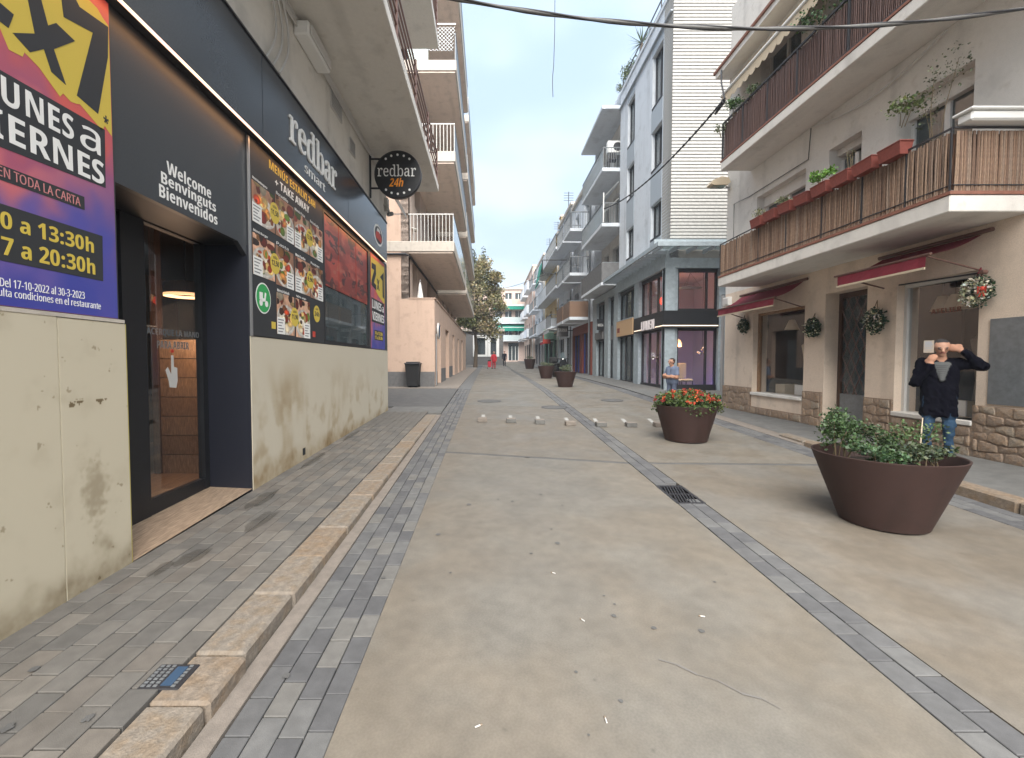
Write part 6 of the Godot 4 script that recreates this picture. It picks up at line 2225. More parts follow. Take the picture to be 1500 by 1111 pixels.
func far_row() -> void:
	mat("pale_blue", Color(0.62, 0.66, 0.72), 0.9, {"tex": "stain", "size": 5.0})
	mat("far_yellow", Color(0.66, 0.50, 0.27), 0.9, {"tex": "stain", "size": 5.0})
	mat("far_pink", Color(0.60, 0.46, 0.40), 0.9, {"tex": "stain", "size": 5.0})
	mat("far_grey", Color(0.38, 0.36, 0.36), 0.9, {"tex": "stain", "size": 5.0})
	mat("far_green", Color(0.20, 0.34, 0.27), 0.8, {"tex": "blotch", "size": 2.0})
	mat("green_cloth", Color(0.01, 0.28, 0.21), 0.9, {"tex": "blotch", "size": 2.0, "back": Color(0.05, 0.3, 0.2)})
	mat("red_cloth", Color(0.42, 0.03, 0.05), 0.9)
	mat("blue_door", Color(0.02, 0.04, 0.22), 0.6)
	mat("brick_wall", Color(0.24, 0.07, 0.05), 0.9, {"tex": "blotch", "size": 0.8})
	var h := row_house({"label": "white house with brown screened balcony and brick red shop wall beside the corner building", "d0": 28.3, "d1": 34.5, "x": 6.35, "top": 12.8, "wall": M.white_render, "shop": M.brick_wall, "floors": [0, 1, 2], "storey": 2.75, "out": 1.25, "balc": [[0.15, 0.95], [1.05, 1.9]], "bays": 2, "reed": true, "solid": false, "frame": M.blue_door})
	var lb := [["bluish shutter", 0]]
	row_house({"label": "pale house with white awning and light blue shutters, second beyond the white corner building", "d0": 34.5, "d1": 41.0, "x": 6.3, "top": 13.3, "wall": M.pale_blue, "shop": M.white_render, "floors": [0, 1, 2], "storey": 2.9, "out": 1.2, "balc": [[0.1, 1.9, [1, 2]], [0.9, 1.9, [0]]], "bays": 2, "blind": M.blue_print})
	row_house({"label": "yellow house with a green awning high up, along the far right side", "d0": 41.0, "d1": 51.0, "x": 6.3, "top": 13.0, "wall": M.far_yellow, "shop": M.far_green, "floors": [0, 1, 2], "storey": 3.0, "out": 1.0, "balc": [[0.2, 2.8]], "bays": 3, "solid": true, "screen": M.white_render})
	row_house({"label": "grey white house with dark window strips, fourth along the far right side", "d0": 51.0, "d1": 61.0, "x": 6.25, "top": 13.4, "wall": M.white_render, "shop": M.far_grey, "floors": [0, 1, 2], "storey": 3.1, "out": 0.9, "balc": [[0.2, 0.9], [1.2, 2.8]], "bays": 3})
	row_house({"label": "pinkish house at the far end of the right side, before the cross street", "d0": 61.0, "d1": 76.0, "x": 6.0, "top": 14.2, "wall": M.far_pink, "shop": M.pink_deep, "floors": [0, 1, 2], "storey": 3.2, "out": 0.8, "balc": [[0.2, 1.7], [2.2, 3.6]], "bays": 4, "solid": true, "screen": M.white_render})
	cloth_awning("deep white awning over a shop halfway along the far right side", 6.3, 1.5, 36.2, 39.8, 4.6, 4.2, M.white_render)
	cloth_awning("white flat awning over the last shops on the far right side", 6.0, 1.6, 63, 67, 5.0, 4.7, M.white_render)
	cloth_awning("bright green awning hanging high on the yellow house", 5.3, 0.4, 44.5, 48.0, 11.4, 9.4, M.green_cloth, "green_awning")
	cloth_awning("red shop awning under the yellow house", 6.3, 0.9, 44.0, 47.5, 4.4, 3.6, M.red_cloth)
	small_sign("dark blue box sign with white letters before the white awning", 5.1, 5.95, 3.45, 4.35, 34.0, M.grey_band, "FARMA")
	small_sign("red box sign hung at the yellow house", 5.2, 5.9, 3.3, 4.1, 43.4, M.red_print)
	small_sign("pale green box sign beyond the white awning", 5.0, 5.9, 3.6, 4.5, 41.2, M.far_green)
	# metal frame for a street banner
	var fr := thing("banner_frame", "thin dark metal frame sticking out over the street from the pale house", "frame", V(6.3, 8.4, 35.0))
	for e in [[V(6.3, 9.3, 35.0), V(4.1, 9.3, 35.0)], [V(4.1, 9.3, 35.0), V(4.15, 8.3, 35.0)], [V(4.15, 8.3, 35.0), V(6.3, 8.2, 35.0)], [V(6.3, 9.4, 35.0), V(6.3, 8.1, 35.0)]]:
		rod("bar", e, 0.035, M.dark_metal, fr, 6)
	# roofs: antennas and a water tank
	for e in [[6.8, 13.2, 45.0, "rooftop aerial over the yellow house"], [7.0, 13.6, 52.5, "rooftop aerial over the grey white house"], [6.6, 13.5, 38.0, "rooftop aerial over the pale house with shutters"], [1.4, 13.9, 79.5, "rooftop aerial over the block that closes the street"]]:
		var a := thing("aerial", e[3], "aerial", V(e[0], e[1], e[2]), 0.0, "rooftop aerials")
		rod("mast", [Vector3.ZERO, Vector3(0, 2.0, 0)], 0.03, M.dark_metal, a, 6, -1.0, true)
		for k in 4:
			rod("rod", [Vector3(-0.4, 1.3 + k * 0.2, 0), Vector3(0.4, 1.3 + k * 0.2, 0)], 0.018, M.dark_metal, a, 5, -1.0, true)
	var tk := thing("roof_tank", "small white chimney block on the yellow house roof", "chimney", V(7.0, 13.2, 42.0))
	box("shaft", [6.6, 13.2, 41.6, 7.4, 14.6, 42.4], M.far_yellow, tk)
	box("cap", [6.5, 14.6, 41.5, 7.5, 14.75, 42.5], M.old_concrete, tk)
	# the block that closes the street
	var b := thing("end_block", "beige block with green balcony awnings closing the end of the street", "building", V(3.5, 1.6, 78.0))
	var WE := [V(0, 0, 78.0), UX, UN]
	var holes := []
	for f in 3:
		for k in 3:
			holes.append([1.2 + k * 1.7, 5.2 + f * 3.0, 2.3 + k * 1.7, 7.2 + f * 3.0])
	var s := st()
	wall(s, WE, -8.0, 6.6, 1.2, 13.8, 0.3, holes + [[1.8, 1.5, 2.6, 4.2], [3.4, 1.8, 5.2, 4.8]])
	obj("wall", s, M.far_pink, b)
	box("inside", [-8, 1.2, 78.8, 6.6, 13.6, 86], M.dark_room, b)
	box("roof", [-8, 13.8, 77.8, 6.8, 14.1, 86], M.old_concrete, b)
	for hh in holes:
		var w := wbox("window", WE, [hh[0], hh[1], -0.25, hh[2], hh[3], -0.2], M.glass_tint, b)
		wbox("frame", WE, [(hh[0] + hh[2]) / 2 - 0.06, hh[1], -0.2, (hh[0] + hh[2]) / 2 + 0.06, hh[3], -0.14], M.white_paint, w)
	for f in 3:
		var sl := wbox("balcony_slab", WE, [0.8, 4.95 + f * 3.0, 0.0, 6.4, 5.15 + f * 3.0, 1.2], M.white_render, b)
		wbox("railing_panel", WE, [0.8, 5.15 + f * 3.0, 1.14, 6.4, 6.05 + f * 3.0, 1.2], M.glass_frost if f != 2 else M.far_pink, sl)
	wbox("door", WE, [3.4, 1.8, -0.2, 5.2, 4.8, -0.14], M.glass_tint, b)
	for x in [3.4, 4.0, 4.6, 5.1]:
		wbox("door_frame", WE, [x, 1.8, -0.14, x + 0.1, 4.2, -0.08], M.white_paint, b)
	wbox("porch_roof", WE, [2.6, 4.9, 0.0, 5.6, 5.05, 1.3], M.grey_band, b)
	for f in 2:
		var a := thing("green_awning", ["green balcony awning, the lower of the two on the block closing the street", "green balcony awning, the upper of the two on the block closing the street"][f], "awning", V(3.5, 7.4 + f * 3.6, 76.8), 0.0, "green awnings on the end block")
		s = st()
		poly(s, [V(0.9, 8.0 + f * 3.6, 77.9), V(6.2, 8.0 + f * 3.6, 77.9), V(6.2, 7.3 + f * 3.6, 76.6), V(0.9, 7.3 + f * 3.6, 76.6)], Vector3(0, 1, 1))
		poly(s, [V(0.9, 7.3 + f * 3.6, 76.6), V(6.2, 7.3 + f * 3.6, 76.6), V(6.2, 6.7 + f * 3.6, 76.6), V(0.9, 6.7 + f * 3.6, 76.6)], Vector3(0, 0, 1))
		obj("canopy_cloth", s, M.green_cloth, a)
		rod("front_bar", [V(0.9, 7.3 + f * 3.6, 76.59), V(6.2, 7.3 + f * 3.6, 76.59)], 0.05, M.white_paint, a)
	# plane tree in front of the low house
	var t := thing("plane_tree", "leafy olive brown plane tree at the far end beside the low grey house", "tree", V(-1.35, gy(48.0), 48.0))
	rod("trunk", [Vector3(0, 0, 0), Vector3(0.1, 2.0, 0), Vector3(0.0, 3.6, 0.1)], 0.24, M.bark, t, 9, 0.15, true)
	var r := RandomNumberGenerator.new()
	r.seed = 77
	s = st()
	for i in 40:
		var a := i * 2.4
		var y := 3.8 + 6.8 * (i / 40.0)
		var R := (3.1 if y < 8.5 else lerpf(2.8, 0.5, clampf((y - 8.5) / 3.0, 0, 1))) * r.randf_range(0.45, 1.0)
		var tip := Vector3(cos(a) * R, y + r.randf_range(-0.3, 0.5), sin(a) * R)
		rod("limb", [Vector3(0, minf(y - 0.6, 3.4), 0), tip * Vector3(0.4, 1, 0.4) - Vector3(0, 0.5, 0), tip], 0.07, M.bark, t, 5, 0.02, true)
		leaves(s, r, tip, Vector3(1.0, 0.85, 1.0) * r.randf_range(0.7, 1.2), 460, 0.24, [Color(0.19, 0.18, 0.09), Color(0.23, 0.20, 0.11), Color(0.15, 0.17, 0.085), Color(0.32, 0.28, 0.18)][i % 4], 0.5)
	for i in 4:
		var p := Vector3(-0.6 + i * 0.5, 10.2 + (i % 2) * 1.2, 0.2 * i)
		rod("limb", [Vector3(0, 7.5, 0), p * Vector3(0.6, 0.9, 1), p + Vector3(0, 0.6, 0)], 0.04, M.bark, t, 5, 0.01, true)
		leaves(s, r, p, Vector3(0.3, 0.9, 0.3), 90, 0.2, Color(0.10, 0.11, 0.05), 0.4)
	obj("crown", s, M.leaf, t, true).set_meta("kind", "stuff")


# ---------------------------------------------------------------- planters
func planter(label: String, at: Vector3, rim: float, foot: float, h: float) -> Node3D:
	var t := thing("planter", label, "planter", at, 0.0, "conical rust brown planters down the street")
	var s := st()
	lathe(s, [[foot - 0.02, 0.0], [foot, 0.006], [lerpf(foot, rim, 0.985), h - 0.012], [rim, h], [rim - 0.012, h + 0.003]], Vector3.ZERO, 56)
	obj("cone", s, M.corten, t, true)
	s = st()
	lathe(s, [[rim - 0.012, h + 0.003], [rim - 0.02, h - 0.004], [rim - 0.075, h - 0.17]], Vector3.ZERO, 56)
	obj("inner_wall", s, M.corten, t, true)
	s = st()
	lathe(s, [[rim - 0.06, h - 0.14], [rim * 0.6, h - 0.10], [0.0, h - 0.09]], Vector3.ZERO, 28)
	obj("soil", s, M.soil, t, true)
	return t


func planters() -> void:
	var c := V(3.60, gy(4.12), 4.12)
	planter("large rust brown conical planter with green shrubs, in front of the person holding paper", c, 0.55, 0.325, 0.63)
	var bush := [["two branched leafy shrub at the alley side of the large planter", -0.36, 0.12, 0.20, 0.45, 760, Color(0.041, 0.079, 0.026)], ["tall green shrub beside the two branched one in the large planter", -0.14, 0.26, 0.18, 0.40, 700, Color(0.036, 0.071, 0.026)], ["low spreading green herb at the front of the large planter", -0.25, -0.22, 0.22, 0.18, 620, Color(0.041, 0.083, 0.034)], ["upright dark shrub in the middle of the large planter", 0.03, 0.05, 0.14, 0.30, 520, Color(0.032, 0.060, 0.020)], ["grey green bushy herb right of the middle shrub in the large planter", 0.15, -0.2, 0.20, 0.17, 520, Color(0.058, 0.079, 0.046)], ["small feathery herb at the wall side rim of the large planter", 0.34, -0.12, 0.16, 0.18, 380, Color(0.062, 0.083, 0.042)], ["thin sparse plant with a pale cane on the wall side of the large planter", 0.40, 0.10, 0.22, 0.36, 330, Color(0.054, 0.094, 0.030)]]
	for e in bush:
		plant("planter_shrub", e[0], c + Vector3(e[1], 0.54, -e[2]), e[3], e[4], e[5], 0.034, e[6], 0.75, "shrub", "shrubs in the large planter")
	var cane := thing("plant_cane", "thin pale cane stuck upright among the shrubs of the large planter", "cane", c + Vector3(0.33, 0.53, -0.02))
	rod("cane", [Vector3.ZERO, Vector3(0.01, 0.2, 0), Vector3(0.02, 0.42, 0.0)], 0.009, M.cream_cloth, cane, 6, 0.005, true)
	rod("twig", [Vector3(0.01, 0.15, 0), Vector3(0.12, 0.24, 0.02)], 0.006, M.stem, cane, 5, 0.003, true)
	# second planter with red flowers
	var c2 := V(3.37, gy(7.75), 7.75)
	planter("rust brown conical planter overflowing with red and orange flowers", c2, 0.495, 0.335, 0.60)
	var f := thing("flower_bush", "bushy plant with red and orange flowers spilling over the second planter", "plant", c2 + Vector3(0, 0.52, 0))
	var r := RandomNumberGenerator.new()
	r.seed = 5
	var s := st()
	for i in 16:
		var a := TAU * i / 16.0
		var p := Vector3(cos(a) * 0.42, 0.10 + 0.09 * sin(a * 3.0), sin(a) * 0.42)
		rod("stem", [Vector3(cos(a), 0, sin(a)) * 0.2, p], 0.006, M.stem, f, 5, 0.003, true)
		leaves(s, r, p, Vector3(0.12, 0.10, 0.12), 130, 0.045, Color(0.05, 0.085, 0.02), 0.5)
	leaves(s, r, Vector3(0, 0.2, 0), Vector3(0.42, 0.13, 0.42), 1500, 0.05, Color(0.055, 0.09, 0.02), 0.5)
	leaves(s, r, Vector3(0.50, 0.04, 0.1), Vector3(0.09, 0.09, 0.14), 160, 0.045, Color(0.07, 0.09, 0.02), 0.5)
	obj("foliage", s, M.leaf, f, true).set_meta("kind", "stuff")
	s = st()
	for i in 130:
		var a := r.randf() * TAU
		var rr := sqrt(r.randf()) * 0.52
		var p := Vector3(cos(a) * rr, 0.30 - rr * rr * 0.45 + r.randf_range(-0.05, 0.05), sin(a) * rr)
		leaves(s, r, p, Vector3(0.022, 0.016, 0.022), 12, 0.03, [Color(0.42, 0.05, 0.02), Color(0.55, 0.10, 0.03), Color(0.35, 0.03, 0.03)][i % 3], 0.3)
	obj("blossom", s, M.leaf, f, true).set_meta("kind", "stuff")
	var far := [[3.06, 18.1, 0.43, 0.27, 0.60, "rust brown planter with sparse grey plants in front of the parked scooter"], [3.10, 24.4, 0.44, 0.28, 0.66, "rust brown planter just behind the planter by the scooter"], [4.0, 44.0, 0.57, 0.37, 0.95, "rust brown planter standing alone at the far end of the street"]]
	for e in far:
		var p := V(e[0], gy(e[1]), e[1])
		planter(e[5], p, e[2], e[3], e[4])
		plant("planter_shrub", "sparse grey green plant in the " + e[5].substr(11).replace("planter with sparse grey plants ", "planter "), p + Vector3(0, e[4] - 0.08, 0), e[2] * 0.8, 0.34, 420, 0.06, Color(0.09, 0.11, 0.07), 0.6, "shrub")


# ---------------------------------------------------------------- cables, pole, scooter
func cable(called: String, label: String, a: Vector3, b: Vector3, sag: float, r: float, m: Material, n := 24) -> Node3D:
	var t := thing(called, label, "cable", a)
	var pts := []
	for i in n + 1:
		var k := float(i) / n
		pts.append(a.lerp(b, k) - Vector3(0, sag * 4.0 * k * (1.0 - k), 0))
	rod("line", pts, r, m, t, 8)
	return t


func street_things() -> void:
	var c := cable("overhead_cable", "thick grey cable sagging across the street over the near roofs", V(-2.5, 5.98, 5.0), V(6.4, 5.47, 5.0), 0.56, 0.018, M.cable_grey, 30)
	for k in 2:
		var pts := []
		for i in 41:
			var q := i / 40.0
			var p := V(-2.5, 5.98, 5.0).lerp(V(6.4, 5.47, 5.0), q) - Vector3(0, 0.56 * 4.0 * q * (1.0 - q), 0)
			pts.append(p + Vector3(0, 0.014 * cos(q * 30 + k * PI), 0.014 * sin(q * 30 + k * PI)))
		rod("wrap_line", pts, 0.012, M.cable, c, 5)
	c = cable("twisted_cable", "dark twisted cable running from the upper balcony down to the white building's balconies", V(5.72, 7.95, 11.3), V(5.66, 9.05, 22.6), 0.42, 0.022, M.cable, 26)
	for k in 2:
		var pts := []
		for i in 61:
			var q := i / 60.0
			var p := V(5.72, 7.95, 11.3).lerp(V(5.66, 9.05, 22.6), q) - Vector3(0, 0.42 * 4.0 * q * (1.0 - q), 0)
			pts.append(p + Vector3(0.02 * cos(q * 90 + k * PI), 0.02 * sin(q * 90 + k * PI), 0))
		rod("strand", pts, 0.014, M.cable, c, 5)
	rod("splice", [V(5.72, 7.93, 11.35), V(5.72, 7.83, 11.75)], 0.06, M.cable, c, 8, 0.03)
	rod("drop", [V(5.72, 7.95, 11.3), V(5.78, 8.5, 11.6), V(5.98, 9.05, 12.0)], 0.022, M.cable, c, 6)
	cable("span_wire", "thin wire across the street high above the road", V(-2.5, 8.75, 8.4), V(6.4, 8.6, 8.4), 0.15, 0.006, M.cable)
	var hw := thing("hanging_wire", "loose thin wire end dangling down against the sky", "wire", V(1.15, 8.5, 8.4))
	rod("line", [V(1.19, 8.53, 8.4), V(1.19, 7.5, 8.4), V(1.175, 6.9, 8.4), V(1.16, 6.75, 8.4), V(1.155, 6.6, 8.4), V(1.165, 6.35, 8.4)], 0.006, M.cable, hw, 5)
	cable("far_wire", "thin wire crossing the street at the far end before the tree", V(-1.4, 7.9, 42.0), V(5.3, 9.6, 42.0), 0.35, 0.02, M.cable)
	var po := thing("metal_pole", "plain grey metal pole at the alley corner in front of the lamp shop", "pole", V(6.55, gy(12.8) - 0.05, 12.8))
	rod("pole", [Vector3.ZERO, Vector3(0, 3.05, 0)], 0.045, M.steel, po, 12, -1.0, true)
	rod("cap", [Vector3(0, 3.05, 0), Vector3(0, 3.08, 0)], 0.05, M.grey_metal, po, 12, -1.0, true)
	rod("base_plate", [Vector3(0, 0.0, 0), Vector3(0, 0.05, 0)], 0.09, M.grey_metal, po, 12, -1.0, true)
	var cb := thing("corner_box", "small white junction box under the lower balcony at the alley corner", "box", V(6.36, 3.1, 12.2))
	box("case", [6.30, 3.08, 12.05, 6.398, 3.30, 12.35], M.white_paint, cb, 0.01)
	box("lid", [6.285, 3.11, 12.08, 6.2995, 3.27, 12.32], M.pvc, cb)
	# parked scooter seen from its end
	var sc := thing("motor_scooter", "black motor scooter parked beyond the planters, seen from its end", "scooter", V(3.95, gy(25.5), 25.5), 0.25)
	for z in [0.62, -0.62]:
		var s := st(true)
		tube(s, [Vector3(-0.055, 0.25, z), Vector3(0.055, 0.25, z)], 0.25, 20)
		obj("wheel", s, M.black, sc, true)
	var s := st()
	aabb(s, Vector3(-0.19, 0.35, -0.75), Vector3(0.19, 0.70, 0.05), 0.09)
	obj("rear_body", s, M.black, sc, true)
	s = st()
	aabb(s, Vector3(-0.17, 0.70, -0.7), Vector3(0.17, 0.82, 0.1), 0.05)
	obj("saddle", s, M.black_matt, sc, true)
	s = st()
	aabb(s, Vector3(-0.2, 0.26, 0.0), Vector3(0.2, 0.36, 0.45), 0.03)
	obj("footboard", s, M.black, sc, true)
	s = st()
	plate(s, Vector3(-0.18, 0.3, 0.42), Vector3(1, 0, 0), Vector3(0, 0.97, 0.2).normalized(), [[0.02, 0], [0.34, 0], [0.40, 0.45], [0.30, 0.75], [0.06, 0.75], [-0.04, 0.45]], 0.12)
	obj("front_shield", s, M.black, sc, true)
	s = st(true)
	ball(s, Vector3(0, 0.98, 0.62), Vector3(0.12, 0.09, 0.06), 10)
	obj("headlight", s, M.chrome, sc, true)
	s = st()
	plate(s, Vector3(-0.2, 1.05, 0.55), Vector3(1, 0, 0), Vector3(0, 0.95, -0.3).normalized(), [[0.05, 0], [0.35, 0], [0.32, 0.35], [0.08, 0.35]], 0.01)
	obj("windscreen", s, M.glass_tint, sc, true)
	rod("handlebar", [Vector3(-0.36, 1.05, 0.42), Vector3(0, 1.02, 0.5), Vector3(0.36, 1.05, 0.42)], 0.025, M.black, sc, 7, -1.0, true)
	for x in [-0.3, 0.3]:
		s = st(true)
		ball(s, Vector3(x * 1.15, 1.26, 0.44), Vector3(0.07, 0.05, 0.02), 8)
		obj("mirror", s, M.dark_metal, sc, true)
		rod("mirror_stalk", [Vector3(x, 1.04, 0.44), Vector3(x * 1.15, 1.22, 0.44)], 0.01, M.dark_metal, sc, 5, -1.0, true)
	s = st()
	aabb(s, Vector3(-0.24, 0.80, -1.0), Vector3(0.24, 1.15, -0.6), 0.09)
	obj("top_case", s, M.black_matt, sc, true)


# ---------------------------------------------------------------- people
# one continuous surface round tapered bones: [a, b, radius a, radius b, colour, blend]
func body(bones: Array, cell: float, k: float, fold := 0.0) -> SurfaceTool:
	var lo := Vector3(1e9, 1e9, 1e9)
	var hi := -lo
	for b in bones:
		var R: float = maxf(b[2], b[3]) + cell * 3
		lo = lo.min(b[0] - Vector3.ONE * R).min(b[1] - Vector3.ONE * R)
		hi = hi.max(b[0] + Vector3.ONE * R).max(b[1] + Vector3.ONE * R)
	var n := Vector3i(((hi - lo) / cell).ceil()) + Vector3i.ONE
	var sx := 1
	var sy := n.x
	var sz := n.x * n.y
	var F := PackedFloat32Array()
	F.resize(sz * n.z)
	F.fill(1.0)
	var D := F.duplicate()
	var C := PackedInt32Array()
	C.resize(F.size())
	for bi in bones.size():
		var b: Array = bones[bi]
		var a: Vector3 = b[0]
		var ab: Vector3 = b[1] - a
		var l2 := maxf(ab.length_squared(), 1e-9)
		var R: float = maxf(b[2], b[3]) + k + cell * 2
		var p0 := Vector3i(((a.min(b[1]) - Vector3.ONE * R - lo) / cell).floor()).clamp(Vector3i.ZERO, n - Vector3i.ONE)
		var p1 := Vector3i(((a.max(b[1]) + Vector3.ONE * R - lo) / cell).ceil()).clamp(Vector3i.ZERO, n - Vector3i.ONE)
		var flat: Vector3 = b[5] if b.size() > 5 else Vector3.ONE
		for z in range(p0.z, p1.z + 1):
			for y in range(p0.y, p1.y + 1):
				for x in range(p0.x, p1.x + 1):
					var p := lo + Vector3(x, y, z) * cell
					var t := clampf((p - a).dot(ab) / l2, 0.0, 1.0)
					var d: float = ((p - a - ab * t) * flat).length() - lerpf(b[2], b[3], t)
					var i := x + y * sy + z * sz
					var f := F[i]
					var h := maxf(k - absf(f - d), 0.0) / k
					F[i] = minf(f, d) - h * h * k * 0.25
					if d < D[i]:
						D[i] = d
						C[i] = bi
	if fold > 0.0:  # creases of cloth
		var cr := FastNoiseLite.new()
		cr.seed = 4
		cr.frequency = 1.0
		cr.fractal_octaves = 2
		for i in F.size():
			if absf(F[i]) < cell * 3.0 and bones[C[i]][4].r < 0.06:
				var p := lo + Vector3(i % sy, (i / sy) % n.y, i / sz) * cell
				F[i] += fold * cr.get_noise_3d(p.x * 13.0 + p.y * 5.0, p.y * 8.0, p.z * 13.0 - p.y * 4.0)
	var s := st(true)
	var vid := {}
	var verts := PackedVector3Array()
	var cols := PackedColorArray()
	var corner := [0, sx, sy, sx + sy, sz, sx + sz, sy + sz, sx + sy + sz]
	var cpos := [Vector3(0, 0, 0), Vector3(1, 0, 0), Vector3(0, 1, 0), Vector3(1, 1, 0), Vector3(0, 0, 1), Vector3(1, 0, 1), Vector3(0, 1, 1), Vector3(1, 1, 1)]
	var edges := [[0, 1], [2, 3], [4, 5], [6, 7], [0, 2], [1, 3], [4, 6], [5, 7], [0, 4], [1, 5], [2, 6], [3, 7]]
	for z in n.z - 1:
		for y in n.y - 1:
			for x in n.x - 1:
				var i := x + y * sy + z * sz
				var m := 0
				for c in 8:
					if F[i + corner[c]] < 0.0:
						m |= 1 << c
				if m == 0 or m == 255:
					continue
				var sum := Vector3.ZERO
				var cnt := 0
				for e in edges:
					var f0: float = F[i + corner[e[0]]]
					var f1: float = F[i + corner[e[1]]]
					if (f0 < 0.0) != (f1 < 0.0):
						sum += (cpos[e[0]] as Vector3).lerp(cpos[e[1]], f0 / (f0 - f1))
						cnt += 1
				vid[i] = verts.size()
				verts.append(lo + (Vector3(x, y, z) + sum / cnt) * cell)
				cols.append(bones[C[i]][4])
	for i in vid:
		var x: int = i % sy
		var y: int = (i / sy) % n.y
		var z: int = i / sz
		for ax in 3:
			var st1: int = [sx, sy, sz][ax]
			var u: int = [sy, sz, sx][ax]
			var v: int = [sz, sx, sy][ax]
			if [x, y, z][(ax + 1) % 3] == 0 or [x, y, z][(ax + 2) % 3] == 0:
				continue
			if (F[i] < 0.0) == (F[i + st1] < 0.0):
				continue
			if not (vid.has(i - u) and vid.has(i - v) and vid.has(i - u - v)):
				continue
			var q := [vid[i], vid[i - u], vid[i - u - v], vid[i - v]]
			var order := [0, 2, 1, 0, 3, 2] if F[i] < 0.0 else [0, 1, 2, 0, 2, 3]
			for o in order:
				s.set_color(cols[q[o]])
				s.add_vertex(verts[q[o]])
	return s


func hand(bones: Array, at: Vector3, along: Vector3, palm: Vector3, col: Color, curl := 0.6, side := 1.0) -> void:
	var across := along.cross(palm).normalized() * side
	bones.append([at, at + along * 0.075, 0.026, 0.028, col])
	for i in 4:
		var w := (i - 1.5) * 0.019
		var root := at + along * 0.08 + across * w
		var L: float = [0.062, 0.075, 0.07, 0.055][i]
		var k1 := root + (along * (1.0 - curl * 0.4) + palm * curl * 0.6).normalized() * L * 0.5
		var k2 := k1 + (along * (1.0 - curl) + palm * curl).normalized() * L * 0.5
		bones.append([root, k1, 0.0095, 0.009, col])
		bones.append([k1, k2, 0.009, 0.0075, col])
	var tr := at + along * 0.03 - across * 0.03
	var t1 := tr + (along * 0.6 - across * 0.7 + palm * 0.3).normalized() * 0.035
	bones.append([tr, t1, 0.012, 0.0105, col])
	bones.append([t1, t1 + (along * 0.8 + palm * 0.5).normalized() * 0.03, 0.0105, 0.008, col])


func head(t: Node3D, c: Vector3, r: float, skin: Color, hair: Color, nod: float, long_hair := false) -> void:
	# r is half the head's height; the face looks along +z
	var bs := Basis(Vector3(1, 0, 0), nod)
	var q := func(v: Vector3) -> Vector3: return c + bs * (v * r)
	var dark := Color(0.05, 0.03, 0.025)
	var b := [[q.call(Vector3(0, 0.25, -0.08)), q.call(Vector3(0, 0.2, 0.02)), r * 0.74, r * 0.72, skin], [q.call(Vector3(0, -0.3, 0.18)), q.call(Vector3(0, -0.62, 0.30)), r * 0.50, r * 0.30, skin], [q.call(Vector3(0, 0.08, 0.72)), q.call(Vector3(0, -0.18, 0.90)), r * 0.09, r * 0.14, skin], [q.call(Vector3(-0.74, 0.08, -0.05)), q.call(Vector3(-0.74, -0.18, -0.02)), r * 0.13, r * 0.09, skin], [q.call(Vector3(0.74, 0.08, -0.05)), q.call(Vector3(0.74, -0.18, -0.02)), r * 0.13, r * 0.09, skin]]
	for x in [-0.28, 0.28]:
		b.append([q.call(Vector3(x - 0.06, 0.04, 0.65)), q.call(Vector3(x + 0.06, 0.04, 0.65)), r * 0.055, r * 0.055, dark])
		b.append([q.call(Vector3(x - 0.14, 0.20, 0.68)), q.call(Vector3(x + 0.14, 0.21, 0.68)), r * 0.045, r * 0.04, hair])
	b.append([q.call(Vector3(-0.16, -0.42, 0.60)), q.call(Vector3(0.16, -0.42, 0.60)), r * 0.07, r * 0.07, Color(0.28, 0.10, 0.08)])
	var s := body(b, r / 17.0, r * 0.12)
	obj("head", s, M.skin, t, true)
	var hb := [[q.call(Vector3(0, 0.40, -0.22)), q.call(Vector3(0, 0.46, -0.08)), r * 0.74, r * 0.62, hair], [q.call(Vector3(-0.45, 0.25, -0.25)), q.call(Vector3(0.45, 0.25, -0.25)), r * 0.46, r * 0.46, hair], [q.call(Vector3(0, -0.1, -0.45)), q.call(Vector3(0, 0.3, -0.45)), r * 0.46, r * 0.55, hair]]
	if long_hair:
		hb.append([q.call(Vector3(0, -0.1, -0.5)), q.call(Vector3(0, -1.0, -0.55)), r * 0.5, r * 0.32, hair])
	obj("hair", body(hb, r / 11.0, r * 0.2), M.cloth, t, true)


